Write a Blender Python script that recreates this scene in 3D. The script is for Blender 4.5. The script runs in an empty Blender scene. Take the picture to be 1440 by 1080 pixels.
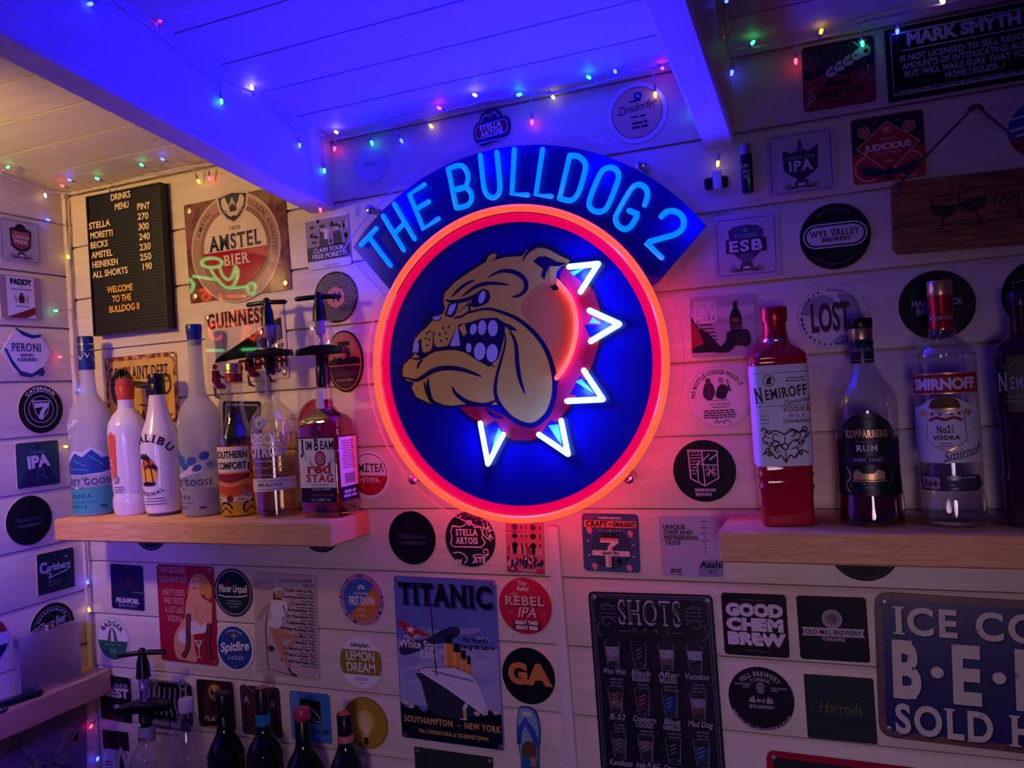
import bpy, math, random
import numpy as np
from mathutils import Matrix, Vector
from mathutils.geometry import tessellate_polygon
random.seed(4)
SC = bpy.context.scene
COL = SC.collection
# ---------------------------------------------------------------- camera, world, light, exposure
F, YAW, PIT, ROL = 1120.0, .3888, .00539, -.0611          # focal length in pixels of the 1440 wide frame
CAM = np.array([0., -1.225, 1.55])
_cy, _sy = math.cos(YAW), math.sin(YAW)
_fw = np.array([-_sy*math.cos(PIT), _cy*math.cos(PIT), math.sin(PIT)])
_rt = np.array([_cy, _sy, 0.]); _up = np.cross(_rt, _fw)
_r = math.cos(ROL)*_rt + math.sin(ROL)*_up
_u = -math.sin(ROL)*_rt + math.cos(ROL)*_up
cam = bpy.data.cameras.new('camera'); camo = bpy.data.objects.new('camera', cam); COL.objects.link(camo)
cam.sensor_width = 36; cam.lens = F/1440*36; cam.clip_start = .02
camo.matrix_world = Matrix(((_r[0], _u[0], -_fw[0], CAM[0]), (_r[1], _u[1], -_fw[1], CAM[1]), (_r[2], _u[2], -_fw[2], CAM[2]), (0, 0, 0, 1)))
SC.camera = camo
SC.view_settings.view_transform = 'Standard'; SC.view_settings.look = 'None'
SC.view_settings.exposure = 0; SC.view_settings.gamma = 1; SC.view_settings.use_curve_mapping = False
wd = bpy.data.worlds.new('dim_room'); SC.world = wd; wd.use_nodes = True
wd.node_tree.nodes['Background'].inputs[0].default_value = (.28, .10, 1.0, 1)
wd.node_tree.nodes['Background'].inputs[1].default_value = .052
def lamp(name, kind, loc, color, power, size=.05, target=None, **k):
    l = bpy.data.lights.new(name, kind); l.color = color; l.energy = power
    if kind == 'AREA': l.size = size
    else: l.shadow_soft_size = size
    for a, v in k.items(): setattr(l, a, v)
    o = bpy.data.objects.new(name, l); COL.objects.link(o); o.location = loc
    if target: o.rotation_euler = (Vector(target)-Vector(loc)).to_track_quat('-Z', 'Y').to_euler()
    return o
lamp('warm_lamp', 'SPOT', (-1.43, -.77, 1.93), (1, .55, .18), 16, .05, (-1.48, 0, 1.84), spot_size=math.radians(105), spot_blend=.55)
lamp('violet_lamp', 'SPOT', (-.95, -.95, 1.45), (.12, .05, 1), 34, .06, (-1.508, -.36, 1.36), spot_size=math.radians(72), spot_blend=1.)
lamp('room_lamp', 'SPOT', (.25, -2.3, 1.15), (.78, .52, .70), 40, .25, (-.36, 0, .94), spot_size=math.radians(53), spot_blend=1.)
BLUE_W = 1.35; RED_W = .013
# ---------------------------------------------------------------- pixel rays (1440x1080) onto planes of the room
XC = -1.508                                                # the left wall
def ray(x, y): return (x-720)*_r-(y-540)*_u+F*_fw
def back(x, y, yy=0.):
    d = ray(x, y); return CAM+d*((yy-CAM[1])/d[1])
def side(x, y, xx=XC):
    d = ray(x, y); return CAM+d*((xx-CAM[0])/d[0])
TAN = math.tan(math.radians(7.6)); CZ = 2.025              # ceiling rises from the back wall towards the viewer
def ceil_at(x, y, drop=0.):
    d = ray(x, y); t = (CZ-drop-CAM[1]*TAN-CAM[2])/(d[2]+d[1]*TAN); return CAM+d*t
# ---------------------------------------------------------------- materials
def lin(h):
    h = h.lstrip('#'); o = []
    for i in (0, 2, 4):
        c = int(h[i:i+2], 16)/255; o.append(c/12.92 if c <= .04045 else ((c+.055)/1.055)**2.4)
    return tuple(o)
_M = {}
def mat(name, color, rough=.5, metal=0., spec=.5, trans=0., ior=1.45, emit=None, es=0., coat=0.):
    if name in _M: return _M[name]
    m = bpy.data.materials.new(name); m.use_nodes = True; b = m.node_tree.nodes['Principled BSDF']
    c = lin(color) if isinstance(color, str) else color
    b.inputs['Base Color'].default_value = (*c, 1); b.inputs['Roughness'].default_value = rough
    b.inputs['Metallic'].default_value = metal; b.inputs['Specular IOR Level'].default_value = spec
    b.inputs['Transmission Weight'].default_value = trans; b.inputs['IOR'].default_value = ior
    b.inputs['Coat Weight'].default_value = coat; b.inputs['Coat Roughness'].default_value = .06
    if emit: b.inputs['Emission Color'].default_value = (*emit, 1); b.inputs['Emission Strength'].default_value = es
    _M[name] = m; return m
def thin(name, tint, gloss=.06, rough=.03, rim=.55):
    """thin clear wall: see-through with a mirror skin"""
    if name in _M: return _M[name]
    m = bpy.data.materials.new(name); m.use_nodes = True; nt = m.node_tree; nt.nodes.clear()
    o = nt.nodes.new('ShaderNodeOutputMaterial'); t = nt.nodes.new('ShaderNodeBsdfTransparent'); g = nt.nodes.new('ShaderNodeBsdfGlossy')
    x = nt.nodes.new('ShaderNodeMixShader'); fr = nt.nodes.new('ShaderNodeLayerWeight'); fr.inputs[0].default_value = .30
    mu = nt.nodes.new('ShaderNodeMath'); mu.operation = 'MULTIPLY_ADD'; mu.inputs[1].default_value = rim; mu.inputs[2].default_value = gloss
    t.inputs[0].default_value = (*tint, 1); g.inputs[0].default_value = (.95, .95, 1, 1); g.inputs[1].default_value = rough
    L = nt.links.new; L(fr.outputs['Facing'], mu.inputs[0]); L(mu.outputs[0], x.inputs[0]); L(t.outputs[0], x.inputs[1]); L(g.outputs[0], x.inputs[2]); L(x.outputs[0], o.inputs[0])
    _M[name] = m; return m
def frosted(name, color, clear, rough=.4):
    """etched glass: partly see-through, partly scattering"""
    if name in _M: return _M[name]
    m = mat(name, color, rough, trans=.25, ior=1.2); nt = m.node_tree; L = nt.links.new; b = nt.nodes['Principled BSDF']; o = nt.nodes['Material Output']
    t = nt.nodes.new('ShaderNodeBsdfTransparent'); t.inputs[0].default_value = (.86, .86, .90, 1)
    x = nt.nodes.new('ShaderNodeMixShader'); x.inputs[0].default_value = clear; L(b.outputs[0], x.inputs[1]); L(t.outputs[0], x.inputs[2]); L(x.outputs[0], o.inputs[0]); return m
def wood(name, c1, c2, scale=9., rough=.6, axis=0, knots=True, contrast=1.):
    if name in _M: return _M[name]
    m = mat(name, c1, rough); nt = m.node_tree; b = nt.nodes['Principled BSDF']; N = nt.nodes.new; L = nt.links.new
    tc = N('ShaderNodeTexCoord'); mp = N('ShaderNodeMapping'); s = [scale*3]*3; s[axis] = scale*.22; mp.inputs['Scale'].default_value = s
    nz = N('ShaderNodeTexNoise'); nz.inputs['Scale'].default_value = 6; nz.inputs['Detail'].default_value = 5; nz.inputs['Distortion'].default_value = .8
    rp = N('ShaderNodeValToRGB'); rp.color_ramp.elements[0].position = .36; rp.color_ramp.elements[1].position = .66
    a, c = lin(c1), lin(c2); c = tuple(a[i]+(c[i]-a[i])*contrast for i in range(3))
    rp.color_ramp.elements[0].color = (*c, 1); rp.color_ramp.elements[1].color = (*a, 1)
    L(tc.outputs['Object'], mp.inputs[0]); L(mp.outputs[0], nz.inputs[0]); L(nz.outputs[0], rp.inputs[0])
    out = rp.outputs[0]
    if knots:
        mp2 = N('ShaderNodeMapping'); s2 = [7.]*3; s2[axis] = 3.; mp2.inputs['Scale'].default_value = s2
        vo = N('ShaderNodeTexVoronoi'); vo.inputs['Scale'].default_value = 1.3
        r2 = N('ShaderNodeValToRGB'); r2.color_ramp.elements[0].position = .04; r2.color_ramp.elements[1].position = .10
        r2.color_ramp.elements[0].color = (.45, .3, .2, 1); r2.color_ramp.elements[1].color = (1, 1, 1, 1)
        mx = N('ShaderNodeMix'); mx.data_type = 'RGBA'; mx.blend_type = 'MULTIPLY'; mx.inputs[0].default_value = .55
        L(tc.outputs['Object'], mp2.inputs[0]); L(mp2.outputs[0], vo.inputs[0]); L(vo.outputs['Distance'], r2.inputs[0])
        L(out, mx.inputs[6]); L(r2.outputs[0], mx.inputs[7]); out = mx.outputs[2]
    L(out, b.inputs['Base Color'])
    bp = N('ShaderNodeBump'); bp.inputs['Strength'].default_value = .12; bp.inputs['Distance'].default_value = .002
    L(nz.outputs[0], bp.inputs['Height']); L(bp.outputs[0], b.inputs['Normal'])
    return m
def worn(name, c1, c2, scale=60., lo=.56, hi=.64, rough=.4):
    if name in _M: return _M[name]
    m = mat(name, c1, rough); nt = m.node_tree; b = nt.nodes['Principled BSDF']; N = nt.nodes.new; L = nt.links.new
    tc = N('ShaderNodeTexCoord'); nz = N('ShaderNodeTexNoise'); nz.inputs['Scale'].default_value = scale; nz.inputs['Detail'].default_value = 6
    rp = N('ShaderNodeValToRGB'); rp.color_ramp.elements[0].position = lo; rp.color_ramp.elements[1].position = hi
    rp.color_ramp.elements[0].color = (*lin(c1), 1); rp.color_ramp.elements[1].color = (*lin(c2), 1)
    L(tc.outputs['Object'], nz.inputs[0]); L(nz.outputs[0], rp.inputs[0]); L(rp.outputs[0], b.inputs['Base Color']); return m
def ink(c, rough=.5):
    if not isinstance(c, str): return c
    return mat('ink_%s_%d' % (c.lstrip('#'), rough*100), c, rough, spec=.5 if rough < .1 else .22)
def glow(name, color, strength):
    if name in _M: return _M[name]
    m = bpy.data.materials.new(name); m.use_nodes = True; b = m.node_tree.nodes['Principled BSDF']
    b.inputs['Base Color'].default_value = (*[min(1, c)*.5 for c in color], 1); b.inputs['Roughness'].default_value = .25
    b.inputs['Emission Color'].default_value = (*color, 1); b.inputs['Emission Strength'].default_value = strength
    _M[name] = m; return m
# ---------------------------------------------------------------- mesh building
class MB:
    def __init__(s): s.v = []; s.f = []; s.fm = []; s.mats = []
    def mi(s, m):
        m = ink(m)
        if m not in s.mats: s.mats.append(m)
        return s.mats.index(m)
    def add(s, vs, fs, m):
        k = len(s.v); i = s.mi(m); s.v += [tuple(v) for v in vs]
        for f in fs: s.f.append([k+a for a in f]); s.fm.append(i)
    def prism(s, pts, y0, y1, m, side_m=None, rear=None):
        """outline in x,z, from y0 (rear) to y1 (front, smaller y)"""
        n = len(pts); r = [(x, y0, z) for x, z in pts]; f = [(x, y1, z) for x, z in pts]
        if sum(pts[i][0]*pts[(i+1) % n][1]-pts[(i+1) % n][0]*pts[i][1] for i in range(n)) < 0: r.reverse(); f.reverse()
        tri = [tuple(t) for t in tessellate_polygon([[Vector((p[0], p[2], 0)) for p in f]])]
        tri = [t if ((f[t[1]][0]-f[t[0]][0])*(f[t[2]][2]-f[t[0]][2])-(f[t[2]][0]-f[t[0]][0])*(f[t[1]][2]-f[t[0]][2])) > 0 else t[::-1] for t in tri]
        s.add(f, tri, m); s.add(r, [t[::-1] for t in tri], rear or side_m or m)
        s.add(r+f, [(i, (i+1) % n, n+(i+1) % n, n+i) for i in range(n)], side_m or m)
    def box(s, x0, y0, z0, x1, y1, z1, m):
        v = [(x, y, z) for z in (z0, z1) for y in (y0, y1) for x in (x0, x1)]
        s.add(v, [(0, 2, 3, 1), (4, 5, 7, 6), (0, 1, 5, 4), (2, 6, 7, 3), (0, 4, 6, 2), (1, 3, 7, 5)], m)
    def bbox(s, x0, y0, z0, x1, y1, z1, m, b=.003):
        """box with chamfered edges"""
        secs = [(z0, b), (z0+b, 0), (z1-b, 0), (z1, b)]; cx, cy = (x0+x1)/2, (y0+y1)/2
        s.loft([(z, (x1-x0)/2-i, (y1-y0)/2-i, b) for z, i in secs], m, 4*3, (cx, cy))
    def loft(s, secs, m, n=40, c=(0, 0), cap=True, c0=0., mfun=None):
        """rounded-rectangle or round sections (z, half width, half depth, corner radius) stacked upwards"""
        vs = []; fs = []
        for z, a, b, r in secs:
            r = min(r, a, b); q = n//4
            for k, (sx, sy) in enumerate(((1, -1), (1, 1), (-1, 1), (-1, -1))):
                for j in range(q):
                    t = math.radians(-90+90*k+90*(j+.5)/q)
                    vs.append((c[0]+sx*(a-r)+r*math.cos(t), c[1]+sy*(b-r)+r*math.sin(t), z))
        n = 4*(n//4)
        for i in range(len(secs)-1):
            for j in range(n): fs.append((i*n+j, i*n+(j+1) % n, (i+1)*n+(j+1) % n, (i+1)*n+j))
        if cap: fs.append(tuple(reversed(range(n)))); fs.append(tuple((len(secs)-1)*n+j for j in range(n)))
        s.add(vs, fs, m)
    def lathe(s, prof, m, n=40, c=(0, 0), cap=True, flute=0, fd=.0):
        vs = []; fs = []
        for r, z in prof:
            for j in range(n):
                t = 2*math.pi*j/n; rr = r*(1-fd*(j % flute == 0)) if flute else r
                vs.append((c[0]+rr*math.cos(t), c[1]+rr*math.sin(t), z))
        for i in range(len(prof)-1):
            for j in range(n): fs.append((i*n+j, i*n+(j+1) % n, (i+1)*n+(j+1) % n, (i+1)*n+j))
        if cap: fs.append(tuple(reversed(range(n)))); fs.append(tuple((len(prof)-1)*n+j for j in range(n)))
        s.add(vs, fs, m)
    def tube(s, pts, r, m, n=8, closed=False):
        P = [Vector(p) for p in pts]; N = len(P); vs = []; fs = []; up = None
        for i in range(N):
            a = P[(i-1) % N] if (i or closed) else P[i]; b = P[(i+1) % N] if (i < N-1 or closed) else P[i]
            t = (b-a).normalized()
            if up is None: up = t.orthogonal().normalized()
            up = (up-t*up.dot(t)).normalized(); w = t.cross(up)
            k = 1.
            if 0 < i < N-1 or closed:
                c = (P[i]-a).normalized().dot((b-P[i]).normalized()); k = min(1.6, 1/max(.45, math.sqrt((1+c)/2)))
            for j in range(n):
                h = 2*math.pi*j/n; d = up*math.cos(h)+w*math.sin(h); vs.append(P[i]+d*r*(k if False else 1))
        R = N if closed else N-1
        for i in range(R):
            for j in range(n): fs.append((i*n+j, i*n+(j+1) % n, ((i+1) % N)*n+(j+1) % n, ((i+1) % N)*n+j))
        if not closed:
            # rounded ends
            for i, q, rev in ((0, (P[0]-P[1]).normalized(), True), (N-1, (P[-1]-P[-2]).normalized(), False)):
                base = [vs[i*n+j] for j in range(n)]; k0 = len(vs)
                vs += [P[i]+(b-P[i])*.6+q*r*.75 for b in base]
                ring = [(i*n+j, i*n+(j+1) % n, k0+(j+1) % n, k0+j) for j in range(n)]; capf = tuple(k0+j for j in range(n))
                if rev: ring = [f[::-1] for f in ring]; capf = capf[::-1]
                fs += ring; fs.append(capf)
        s.add(vs, fs, m)
    def ball(s, c, r, m, nu=10, nv=7, sq=(1, 1, 1)):
        vs = []; fs = []
        for i in range(nv+1):
            p = math.pi*i/nv
            for j in range(nu):
                t = 2*math.pi*j/nu; vs.append((c[0]+r*sq[0]*math.sin(p)*math.cos(t), c[1]+r*sq[1]*math.sin(p)*math.sin(t), c[2]-r*sq[2]*math.cos(p)))
        for i in range(nv):
            for j in range(nu): fs.append((i*nu+j, i*nu+(j+1) % nu, (i+1)*nu+(j+1) % nu, (i+1)*nu+j))
        s.add(vs, fs, m)
    def build(s, name, parent=None, loc=(0, 0, 0), rot=(0, 0, 0), smooth=40, link=True):
        me = bpy.data.meshes.new(name); me.from_pydata(s.v, [], s.f)
        for m in s.mats: me.materials.append(m)
        me.polygons.foreach_set('material_index', s.fm)
        if smooth:
            me.polygons.foreach_set('use_smooth', [True]*len(s.f)); me.set_sharp_from_angle(angle=math.radians(smooth))
        me.update()
        o = bpy.data.objects.new(name, me); COL.objects.link(o); o.location = loc; o.rotation_euler = rot
        if parent: o.parent = parent
        return o
def tag(o, label, cat, group=None, kind=None):
    if label: o['label'] = label
    if cat: o['category'] = cat
    if group: o['group'] = group
    if kind: o['kind'] = kind
    return o
def thing(name, label, cat, loc=(0, 0, 0), rot=(0, 0, 0), group=None):
    o = bpy.data.objects.new(name, None); COL.objects.link(o); o.empty_display_size = .02
    o.location = loc; o.rotation_euler = rot; return tag(o, label, cat, group)
def struct(mb, name, **k): return tag(mb.build(name, **k), None, None, kind='structure')
# ---------------------------------------------------------------- lettering and printed shapes
_G = {}; _A = {}
_CAP = []
def _mesh_of(s, b):
    cu = bpy.data.curves.new('t', 'FONT'); cu.body = s; cu.resolution_u = 5; cu.fill_mode = 'FRONT'; cu.offset = b*.6
    ob = bpy.data.objects.new('t', cu); me = ob.to_mesh()
    if not _CAP and s == 'H': _CAP.append(max(p.co.y for p in me.vertices))
    if not _CAP: _mesh_of('H', 0)
    k = _CAP[0]; v = [(p.co.x/k, p.co.y/k) for p in me.vertices]; f = [list(p.vertices) for p in me.polygons]
    ob.to_mesh_clear(); bpy.data.objects.remove(ob); bpy.data.curves.remove(cu); return v, f
def glyph(ch, b, serif):
    k = (ch, round(b, 3), serif)
    if k not in _G:
        v, f = _mesh_of(ch, b); v = list(v); f = list(f)
        sv, sf = [], []
        if serif and v and ch not in 'CGOQSUcgoqsaetyj0235689&.\',-':
            cnt = {}
            for fc in f:
                for i in range(len(fc)):
                    e = tuple(sorted((fc[i], fc[(i+1) % len(fc)]))); cnt[e] = cnt.get(e, 0)+1
            lo, hi = min(p[1] for p in v), max(p[1] for p in v); lv = [(lo, 1), (hi, -1)]
            if ch.islower(): lv = [(0., 1), (hi, -1), (.74, -1)]
            for (i, j), c in cnt.items():
                if c == 1 and abs(v[i][1]-v[j][1]) < .02:
                    y = v[i][1]; x0, x1 = sorted((v[i][0], v[j][0]))
                    for l, d in lv:
                        if abs(y-l) < .03 and .10 < x1-x0 < .34:
                            k0 = len(sv); e = .10; t = .07*d; q = [(x0-e, y), (x1+e, y), (x1+e, y+t), (x0-e, y+t)]
                            sv += q if d > 0 else [q[3], q[2], q[1], q[0]]; sf.append([k0, k0+1, k0+2, k0+3]); break
        if ('adv', ch) not in _A:
            if '|' not in _A: _A['|'] = max(x for x, y in _mesh_of('||', 0)[0])
            w = _mesh_of('|'+ch+'|', 0)[0]; _A[('adv', ch)] = max(x for x, y in w)-_A['|']
        _G[k] = (v, f, _A[('adv', ch)], sv, sf)
    return _G[k]
def layout(s, b=0., serif=0, tr=0.):
    pen = 0.; out = []
    for ch in s:
        v, f, a, sv, sf = glyph(ch, b, serif); out.append((pen, v, f, sv, sf)); pen += a+tr+(.12 if serif else 0)
    return out, max(pen-tr, .01)
def crs(p, n=6, closed=False):
    """smooth curve through points"""
    P = [np.array(q, float) for q in p]; N = len(P); o = []
    for i in range(N if closed else N-1):
        a = P[(i-1) % N] if (closed or i) else P[0]; b = P[i]; c = P[(i+1) % N]; d = P[(i+2) % N] if (closed or i < N-2) else c
        for k in range(n):
            t = k/n; o.append(tuple(.5*((2*b)+(c-a)*t+(2*a-5*b+4*c-d)*t*t+(3*b-a-3*c+d)*t**3)))
    if not closed: o.append(tuple(P[-1]))
    return o
class Art:
    def __init__(s, mb, fmap, split=None): s.mb = mb; s.fm = fmap; s.split = split; s.rough = .5; s.tf = (1., 1., 0., 0.)
    def put(s, pts, faces, c, L):
        c = ink(c, s.rough); X, Y, U, V = s.tf; pts = [(p[0]*X+U, p[1]*Y+V) for p in pts]
        if s.split:
            T = []
            for f in faces:
                for i in range(1, len(f)-1): T.append([pts[f[0]], pts[f[i]], pts[f[i+1]]])
            done = []
            while T:
                t = T.pop(); e = [(abs(t[i][0]-t[(i+1) % 3][0]), i) for i in range(3)]; d, i = max(e)
                ey = max((math.hypot(t[i][0]-t[(i+1) % 3][0], t[i][1]-t[(i+1) % 3][1]), i) for i in range(3))
                if d > s.split or ey[0] > 4*s.split:
                    if d <= s.split: i = ey[1]
                    a, b_, c_ = t[i], t[(i+1) % 3], t[(i+2) % 3]; m = ((a[0]+b_[0])/2, (a[1]+b_[1])/2); T += [[a, m, c_], [m, b_, c_]]
                else: done.append(t)
            vs = [p for t in done for p in t]; s.mb.add([s.fm(x, y, L) for x, y in vs], [(3*i, 3*i+1, 3*i+2) for i in range(len(done))], c)
        else: s.mb.add([s.fm(x, y, L) for x, y in pts], faces, c)
    def poly(s, pts, c, L=1, smooth=0):
        if smooth: pts = crs(pts, smooth, True)
        pts = [(float(p[0]), float(p[1])) for p in pts]
        fs = []
        for t in tessellate_polygon([[Vector((x, y, 0)) for x, y in pts]]):
            a, b, c_ = (pts[i] for i in t); cr = (b[0]-a[0])*(c_[1]-a[1])-(c_[0]-a[0])*(b[1]-a[1])
            fs.append(tuple(t) if cr > 0 else tuple(t)[::-1])
        s.put(pts, fs, c, L)
    def rect(s, x0, y0, x1, y1, c, L=1): s.put([(x0, y0), (x1, y0), (x1, y1), (x0, y1)], [(0, 1, 2, 3)], c, L)
    def rr(s, cx, cy, w, h, r, c, L=1): s.poly(rrect(w, h, r, cx, cy), c, L)
    def frame(s, cx, cy, w, h, r, t, c, L=1): s.line(rrect(w, h, r, cx, cy), t, c, L, closed=True)
    def disc(s, cx, cy, r, c, L=1, ry=None, rot=0., n=28):
        ry = ry or r; q = math.radians(rot); P = []
        for i in range(n):
            a = 2*math.pi*i/n; x, y = r*math.cos(a), ry*math.sin(a); P.append((cx+x*math.cos(q)-y*math.sin(q), cy+x*math.sin(q)+y*math.cos(q)))
        s.put(P, [tuple(range(n))], c, L)
    def ring(s, cx, cy, r0, r1, c, L=1, a0=0, a1=360, sy=1.):
        n = max(4, int(abs(a1-a0)/8)); P = []
        for i in range(n+1):
            a = math.radians(a0+(a1-a0)*i/n); P += [(cx+r0*math.cos(a), cy+r0*sy*math.sin(a)), (cx+r1*math.cos(a), cy+r1*sy*math.sin(a))]
        s.put(P, [(2*i, 2*i+1, 2*i+3, 2*i+2) for i in range(n)], c, L)
    def line(s, pts, w, c, L=1, closed=False, smooth=0, taper=False):
        if smooth: pts = crs(pts, smooth, closed)
        P = [np.array(p[:2], float) for p in pts]; N = len(P); V = []
        for i in range(N):
            a = P[(i-1) % N] if (closed or i) else P[i]; b = P[(i+1) % N] if (closed or i < N-1) else P[i]
            t = b-a; l = np.hypot(*t) or 1; t = t/l; n = np.array([-t[1], t[0]]); k = 1.
            if closed or 0 < i < N-1:
                u = P[i]-a; u = u/(np.hypot(*u) or 1); k = 1/max(.5, abs(u@t))
            ww = w*(math.sin(math.pi*min(1, max(.0, (i+.35)/(N-.3))))**.6 if taper else 1)
            V += [tuple(P[i]-n*ww/2*k), tuple(P[i]+n*ww/2*k)]
        R = N if closed else N-1
        s.put(V, [(2*i, 2*((i+1) % N), 2*((i+1) % N)+1, 2*i+1) for i in range(R)], c, L)
    def text(s, t, x, y, h, c, L=3, w=None, b=.02, sl=0., rot=0., al='c', serif=0, tr=0., cond=1.):
        """x,y: middle of the baseline (or its left end); h: capital height; w: width to fill"""
        g, W = layout(t, b, serif, tr); k = (w/W) if w else h*cond; q = math.radians(rot); ox = {'c': -W/2, 'l': 0, 'r': -W}[al]
        for pen, v, f, sv, sf in g:
            for vv, ff, dl_ in ((v, f, 0), (sv, sf, .35)):
                P = []
                for vx, vy in vv:
                    X = (pen+vx+ox)*k+sl*vy*h; Y = vy*h; P.append((x+X*math.cos(q)-Y*math.sin(q), y+X*math.sin(q)+Y*math.cos(q)))
                if P: s.put(P, ff, c, L+dl_)
    def arct(s, t, cx, cy, r, mid, h, c, L=3, span=None, low=False, b=.02, serif=0, tr=.05, cond=1.):
        """lettering on a circle, centred on angle mid (degrees); low: reads along the bottom"""
        g, W = layout(t, b, serif, tr); k = (math.radians(span)*r/W) if span else h*cond
        for (pen, v, f, sv, sf), ch in zip(g, t):
            if not v: continue
            v = v+sv; f = f+[[q+len(v)-len(sv) for q in ff] for ff in sf]
            gx = (max(p[0] for p in v)+min(p[0] for p in v))/2; d = (pen+gx-W/2)*k/r
            a = math.radians(mid)+(d if low else -d); q = a+(math.pi/2 if low else -math.pi/2); P = []
            for vx, vy in v:
                X = (vx-gx)*k; Y = vy*h-(h if low else 0); P.append((cx+r*math.cos(a)+X*math.cos(q)-Y*math.sin(q), cy+r*math.sin(a)+X*math.sin(q)+Y*math.cos(q)))
            s.put(P, f, c, L)
    def fine(s, x, y, w, n, dy, c, L=3, h=1.2, al='c', seed=1):
        """rows of print too small to read"""
        rd = random.Random(seed)
        for i in range(n):
            ww = w*rd.uniform(.7, 1); x0 = {'c': x-ww/2, 'l': x, 'r': x-ww}[al]; e = x0+ww
            while x0 < e:
                l = min(rd.uniform(2, 6)*h*.8, e-x0); s.rect(x0, y-i*dy, x0+l, y-i*dy+h, c, L); x0 += l+h*.6
def rrect(w, h, r, cx=0., cy=0., n=5):
    r = min(r, w/2, h/2); P = []
    for k, (sx, sy) in enumerate(((1, -1), (1, 1), (-1, 1), (-1, -1))):
        for j in range(n+1):
            t = math.radians(-90+90*k+90*j/n); P.append((cx+sx*(w/2-r)+r*math.cos(t), cy+sy*(h/2-r)+r*math.sin(t)))
    return P
def circ(r, n=56): return [(r*math.cos(2*math.pi*i/n), r*math.sin(2*math.pi*i/n)) for i in range(n)]
def flat(mb, k, t): return Art(mb, lambda x, y, L: (x*k, -t-L*.00022, y*k))
def curved(mb, k, rf, z0=0., split=3., c=(0., 0.)):
    """print wrapped round a bottle; rf(z) is its radius"""
    def fm(x, y, L):
        z = z0+y*k; R = rf(z); a = x*k/R; R += .0004+L*.0002; return (c[0]+R*math.sin(a), c[1]-R*math.cos(a), z)
    return Art(mb, fm, split)
def quad(TL, TR, BR, BL, wall='back', off=0.):
    P = [back(*q, off) if wall == 'back' else side(*q, XC+(-off)) for q in (TL, TR, BR, BL)]
    ax = np.array([1., 0, 0]) if wall == 'back' else np.array([0., 1, 0])
    q = [(p@ax, p[2]) for p in P]; q = np.array(q); c = sum(P)/4
    w = (np.hypot(*(q[1]-q[0]))+np.hypot(*(q[2]-q[3])))/2; h = (np.hypot(*(q[0]-q[3]))+np.hypot(*(q[1]-q[2])))/2
    e = (q[1]-q[0])+(q[2]-q[3]); a1 = math.atan2(e[1], e[0]); e = (q[0]-q[3])+(q[1]-q[2]); a2 = math.atan2(-e[0], e[1])
    return c, w, h, (a1+a2)/2
def hang(o, c, wall, rot):
    o.location = c; o.rotation_euler = (0, -rot, 0) if wall == 'back' else (0, -rot, math.pi/2)
    if wall != 'back': o.rotation_mode = 'XYZ'; o.matrix_world = Matrix.Translation(Vector(c)) @ Matrix.Rotation(math.pi/2, 4, 'Z') @ Matrix.Rotation(-rot, 4, 'Y')
    return o
# ================================================================ the room
PITCH = .1115
WALLM = wood('cream_paint', '#d9cdbd', '#cbbda9', 5, .45, 0, True, .8)
WALLS = wood('cream_paint_side', '#d9cdbd', '#cbbda9', 5, .45, 1, True, .8)
CEILM = wood('ceiling_paint', '#d6c8ae', '#cdbc9e', 5, .5, 0, True, .9)
def plank_profile(z0, z1, first):
    """(depth, z) of tongue and groove boards; depth is into the wall"""
    P = [(0., z0)]; z = first
    while z < z1-.005:
        if z > z0+.005: P += [(0., z-.007), (.0035, z-.0012), (.010, z-.0010), (.010, z+.0010), (0., z+.0016)]
        z += PITCH
    P.append((0., z1)); return P
mb = MB(); P = plank_profile(.3, CZ+.02, 1.015-6*PITCH); n = len(P)
mb.add([(x, d, z) for x in (XC-.02, .9) for d, z in P], [(i, n+i, n+i+1, i+1) for i in range(n-1)], WALLM)
mb.box(XC-.03, .012, .3, .9, .03, 2.05, WALLM)
struct(mb, 'wall_back')
mb = MB(); P = plank_profile(.3, 2.3, 1.177-7*PITCH)
n = len(P); mb.add([(XC-d, y, z) for y in (.02, -1.9) for d, z in P], [(i, i+1, n+i+1, n+i) for i in range(n-1)], WALLS)
mb.box(XC-.03, -1.9, .3, XC-.012, .02, 2.3, WALLS)
struct(mb, 'wall_left')
mb = MB(); P = []; s = 0.
ca, sa = math.cos(math.radians(7.6)), math.sin(math.radians(7.6)); CP = .0913
prof = [(0., -.03)]; s = .094
while s < 2.0: prof += [(0., s-.0016), (.009, s-.0014), (.009, s+.0014), (0., s+.0016)]; s += CP
prof.append((0., 2.0)); n = len(prof)
pt = lambda x, d, s: (x, -s*ca-d*sa*0, CZ+s*sa+d)
mb.add([pt(x, d, s) for x in (XC-.02, .9) for d, s in prof], [(i, i+1, n+i+1, n+i) for i in range(n-1)], CEILM)
mb.add([pt(x, d, s) for x in (XC-.02, .9) for d, s in ((.012, -.03), (.012, 2.0), (.03, 2.0), (.03, -.03))], [(0, 1, 5, 4), (1, 2, 6, 5), (2, 3, 7, 6), (3, 0, 4, 7), (0, 3, 2, 1), (4, 5, 6, 7)], CEILM)
struct(mb, 'ceiling')
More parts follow.
